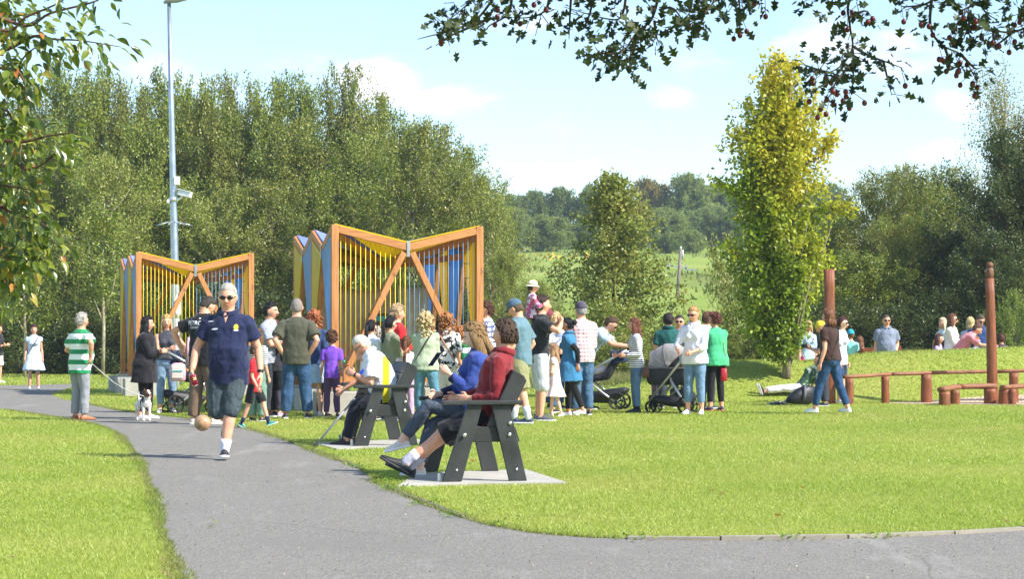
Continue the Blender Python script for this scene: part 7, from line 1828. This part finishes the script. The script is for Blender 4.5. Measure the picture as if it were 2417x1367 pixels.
BG = [([(2000, -300), (1850, -90), (1500, -60), (1200, -50), (1080, 30), (1045, 60)], 170, 12), ([(1180, -30), (1130, 40), (1070, 70), (1015, 84), (985, 92)], 14, 2), ([(1150, 45), (1090, 72), (1055, 88), (1028, 108)], 12, 2), ([(1210, -30), (1200, 30), (1155, 60), (1150, 70)], 130, 14),
      ([(1300, -40), (1290, 20), (1250, 40), (1210, 40)], 170, 16), ([(1400, -50), (1395, 20), (1380, 60), (1370, 70)], 170, 10), ([(1350, -40), (1345, 40), (1343, 92)], 70, 4), ([(1480, -40), (1470, 30), (1440, 45), (1330, 15)], 190, 8),
      ([(1560, -40), (1540, 40), (1500, 80), (1470, 120), (1420, 125), (1405, 110)], 190, 7), ([(1500, 85), (1490, 120), (1485, 160)], 170, 5), ([(1470, 118), (1440, 140), (1425, 160)], 190, 6), ([(1545, 50), (1548, 85), (1552, 92)], 110, 8), ([(1640, -50), (1630, 20), (1620, 40)], 170, 12), ([(1720, -60), (1680, 10), (1640, 50)], 160, 14),
      ([(1560, 20), (1590, 20), (1620, 60)], 130, 12), ([(1740, -40), (1745, 10), (1750, 45)], 110, 30), ([(1850, -60), (1790, -8), (1700, -10)], 180, 16), ([(1980, -60), (1935, -12), (1900, 0)], 130, 14),
      ([(2060, -80), (2005, 0), (2006, 60), (2012, 110), (1990, 150), (1950, 170), (1890, 150)], 125, 34), ([(2012, 108), (2050, 130), (2090, 145), (2130, 160)], 150, 30), ([(2006, 40), (2040, 25), (2055, 35)], 130, 24), ([(1995, 150), (1960, 190), (1915, 215)], 105, 60), ([(2012, 115), (2015, 160), (2010, 215)], 120, 50),
      ([(2085, 145), (2095, 185), (2105, 225)], 90, 10), ([(1950, 170), (1920, 160), (1900, 152)], 150, 20), ([(2010, 150), (1975, 190), (1965, 215)], 80, 60), ([(2250, -80), (2200, 0), (2140, 15), (2125, 10)], 130, 22), ([(2200, -10), (2195, 50), (2205, 85), (2230, 110), (2270, 130), (2300, 180), (2308, 195)], 80, 60),
      ([(2230, 110), (2240, 150), (2230, 175)], 60, 50), ([(2270, 130), (2300, 160), (2310, 160)], 90, 30), ([(2500, 20), (2440, 55), (2390, 75), (2340, 70), (2290, 60), (2250, 70)], 90, 26), ([(2390, 75), (2360, 100), (2330, 115)], 90, 50), ([(2480, -60), (2330, 0), (2270, 25), (2260, 60)], 120, 40), ([(2350, 75), (2320, 60), (2285, 20)], 130, 34),
      ([(2480, -30), (2425, 5), (2412, 30)], 120, 20), ([(2300, -40), (2320, 20), (2350, 45)], 120, 30)]
for px, per, bp_ in BG: bough(px, (D0, D0 + LN.uniform(-.25, .25)), .0042, per * 1.15, bp_ * .36, L0=.031, spread=.022)
# the rest of the canopy, above the frame: shades the boughs in view
for i in range(2300):
    x_, y_, z_ = LN.uniform(-.9, 3.0), LN.uniform(4.2, 6.3), LN.uniform(2.24, 3.3)
    if z_ < CH + HZ / FPX * y_ + .06: continue
    lc.append(Vector((x_, y_, z_)) - O_); ld.append(Vector((LN.gauss(0, 1), LN.gauss(0, 1), -.3))); ln_.append(Vector((LN.gauss(0, .5), LN.gauss(0, .5), 1))); lL.append(.085 * LN.uniform(.7, 1.3))
for i in range(9):
    x_ = -.6 + .4 * i; tw.tube([Vector((2.5, 5.3, 2.2)) - O_, Vector((x_ * .5 + 1.2, 5.2 + .3 * math.sin(i), 2.75)) - O_, Vector((x_, 5.2 + .7 * math.sin(i * 2), 2.5)) - O_], [.03, .018, .006], n=6)
link('crown', near_leaves(lc, ld, ln_, lL, 'haw', .1, .1), leaf_mat('leaf_haw', [(.018, .030, .009), (.032, .052, .012), (.055, .08, .02)], tr_=.22, rough=.5), root)
tw.obj('trunk', bark('bark_haw', '4f4438', '2a231d'), root)
BERS.sort(key=lambda p: abs((p + O_).x) > .25 * (p + O_).y or (p + O_).z > CH + HZ / FPX * (p + O_).y)
bg_ = G(); bg_.ell((0, 0, 0), (.0068, .0068, .0078), nu=12, nv=8); bme = bg_.mesh('berry'); bme.materials.append(plain('berry', '560e15', .4))
for p_ in BERS[:98]: o = bpy.data.objects.new('berry', bme); C.objects.link(o); o.parent = root; o.location = p_
for p_ in BERS[98:]: ber.ell(p_, (.0068, .0068, .0078), nu=8, nv=6)
tag(ber.obj('more_berries', plain('berry', '540d14', .4), root), kind='stuff')
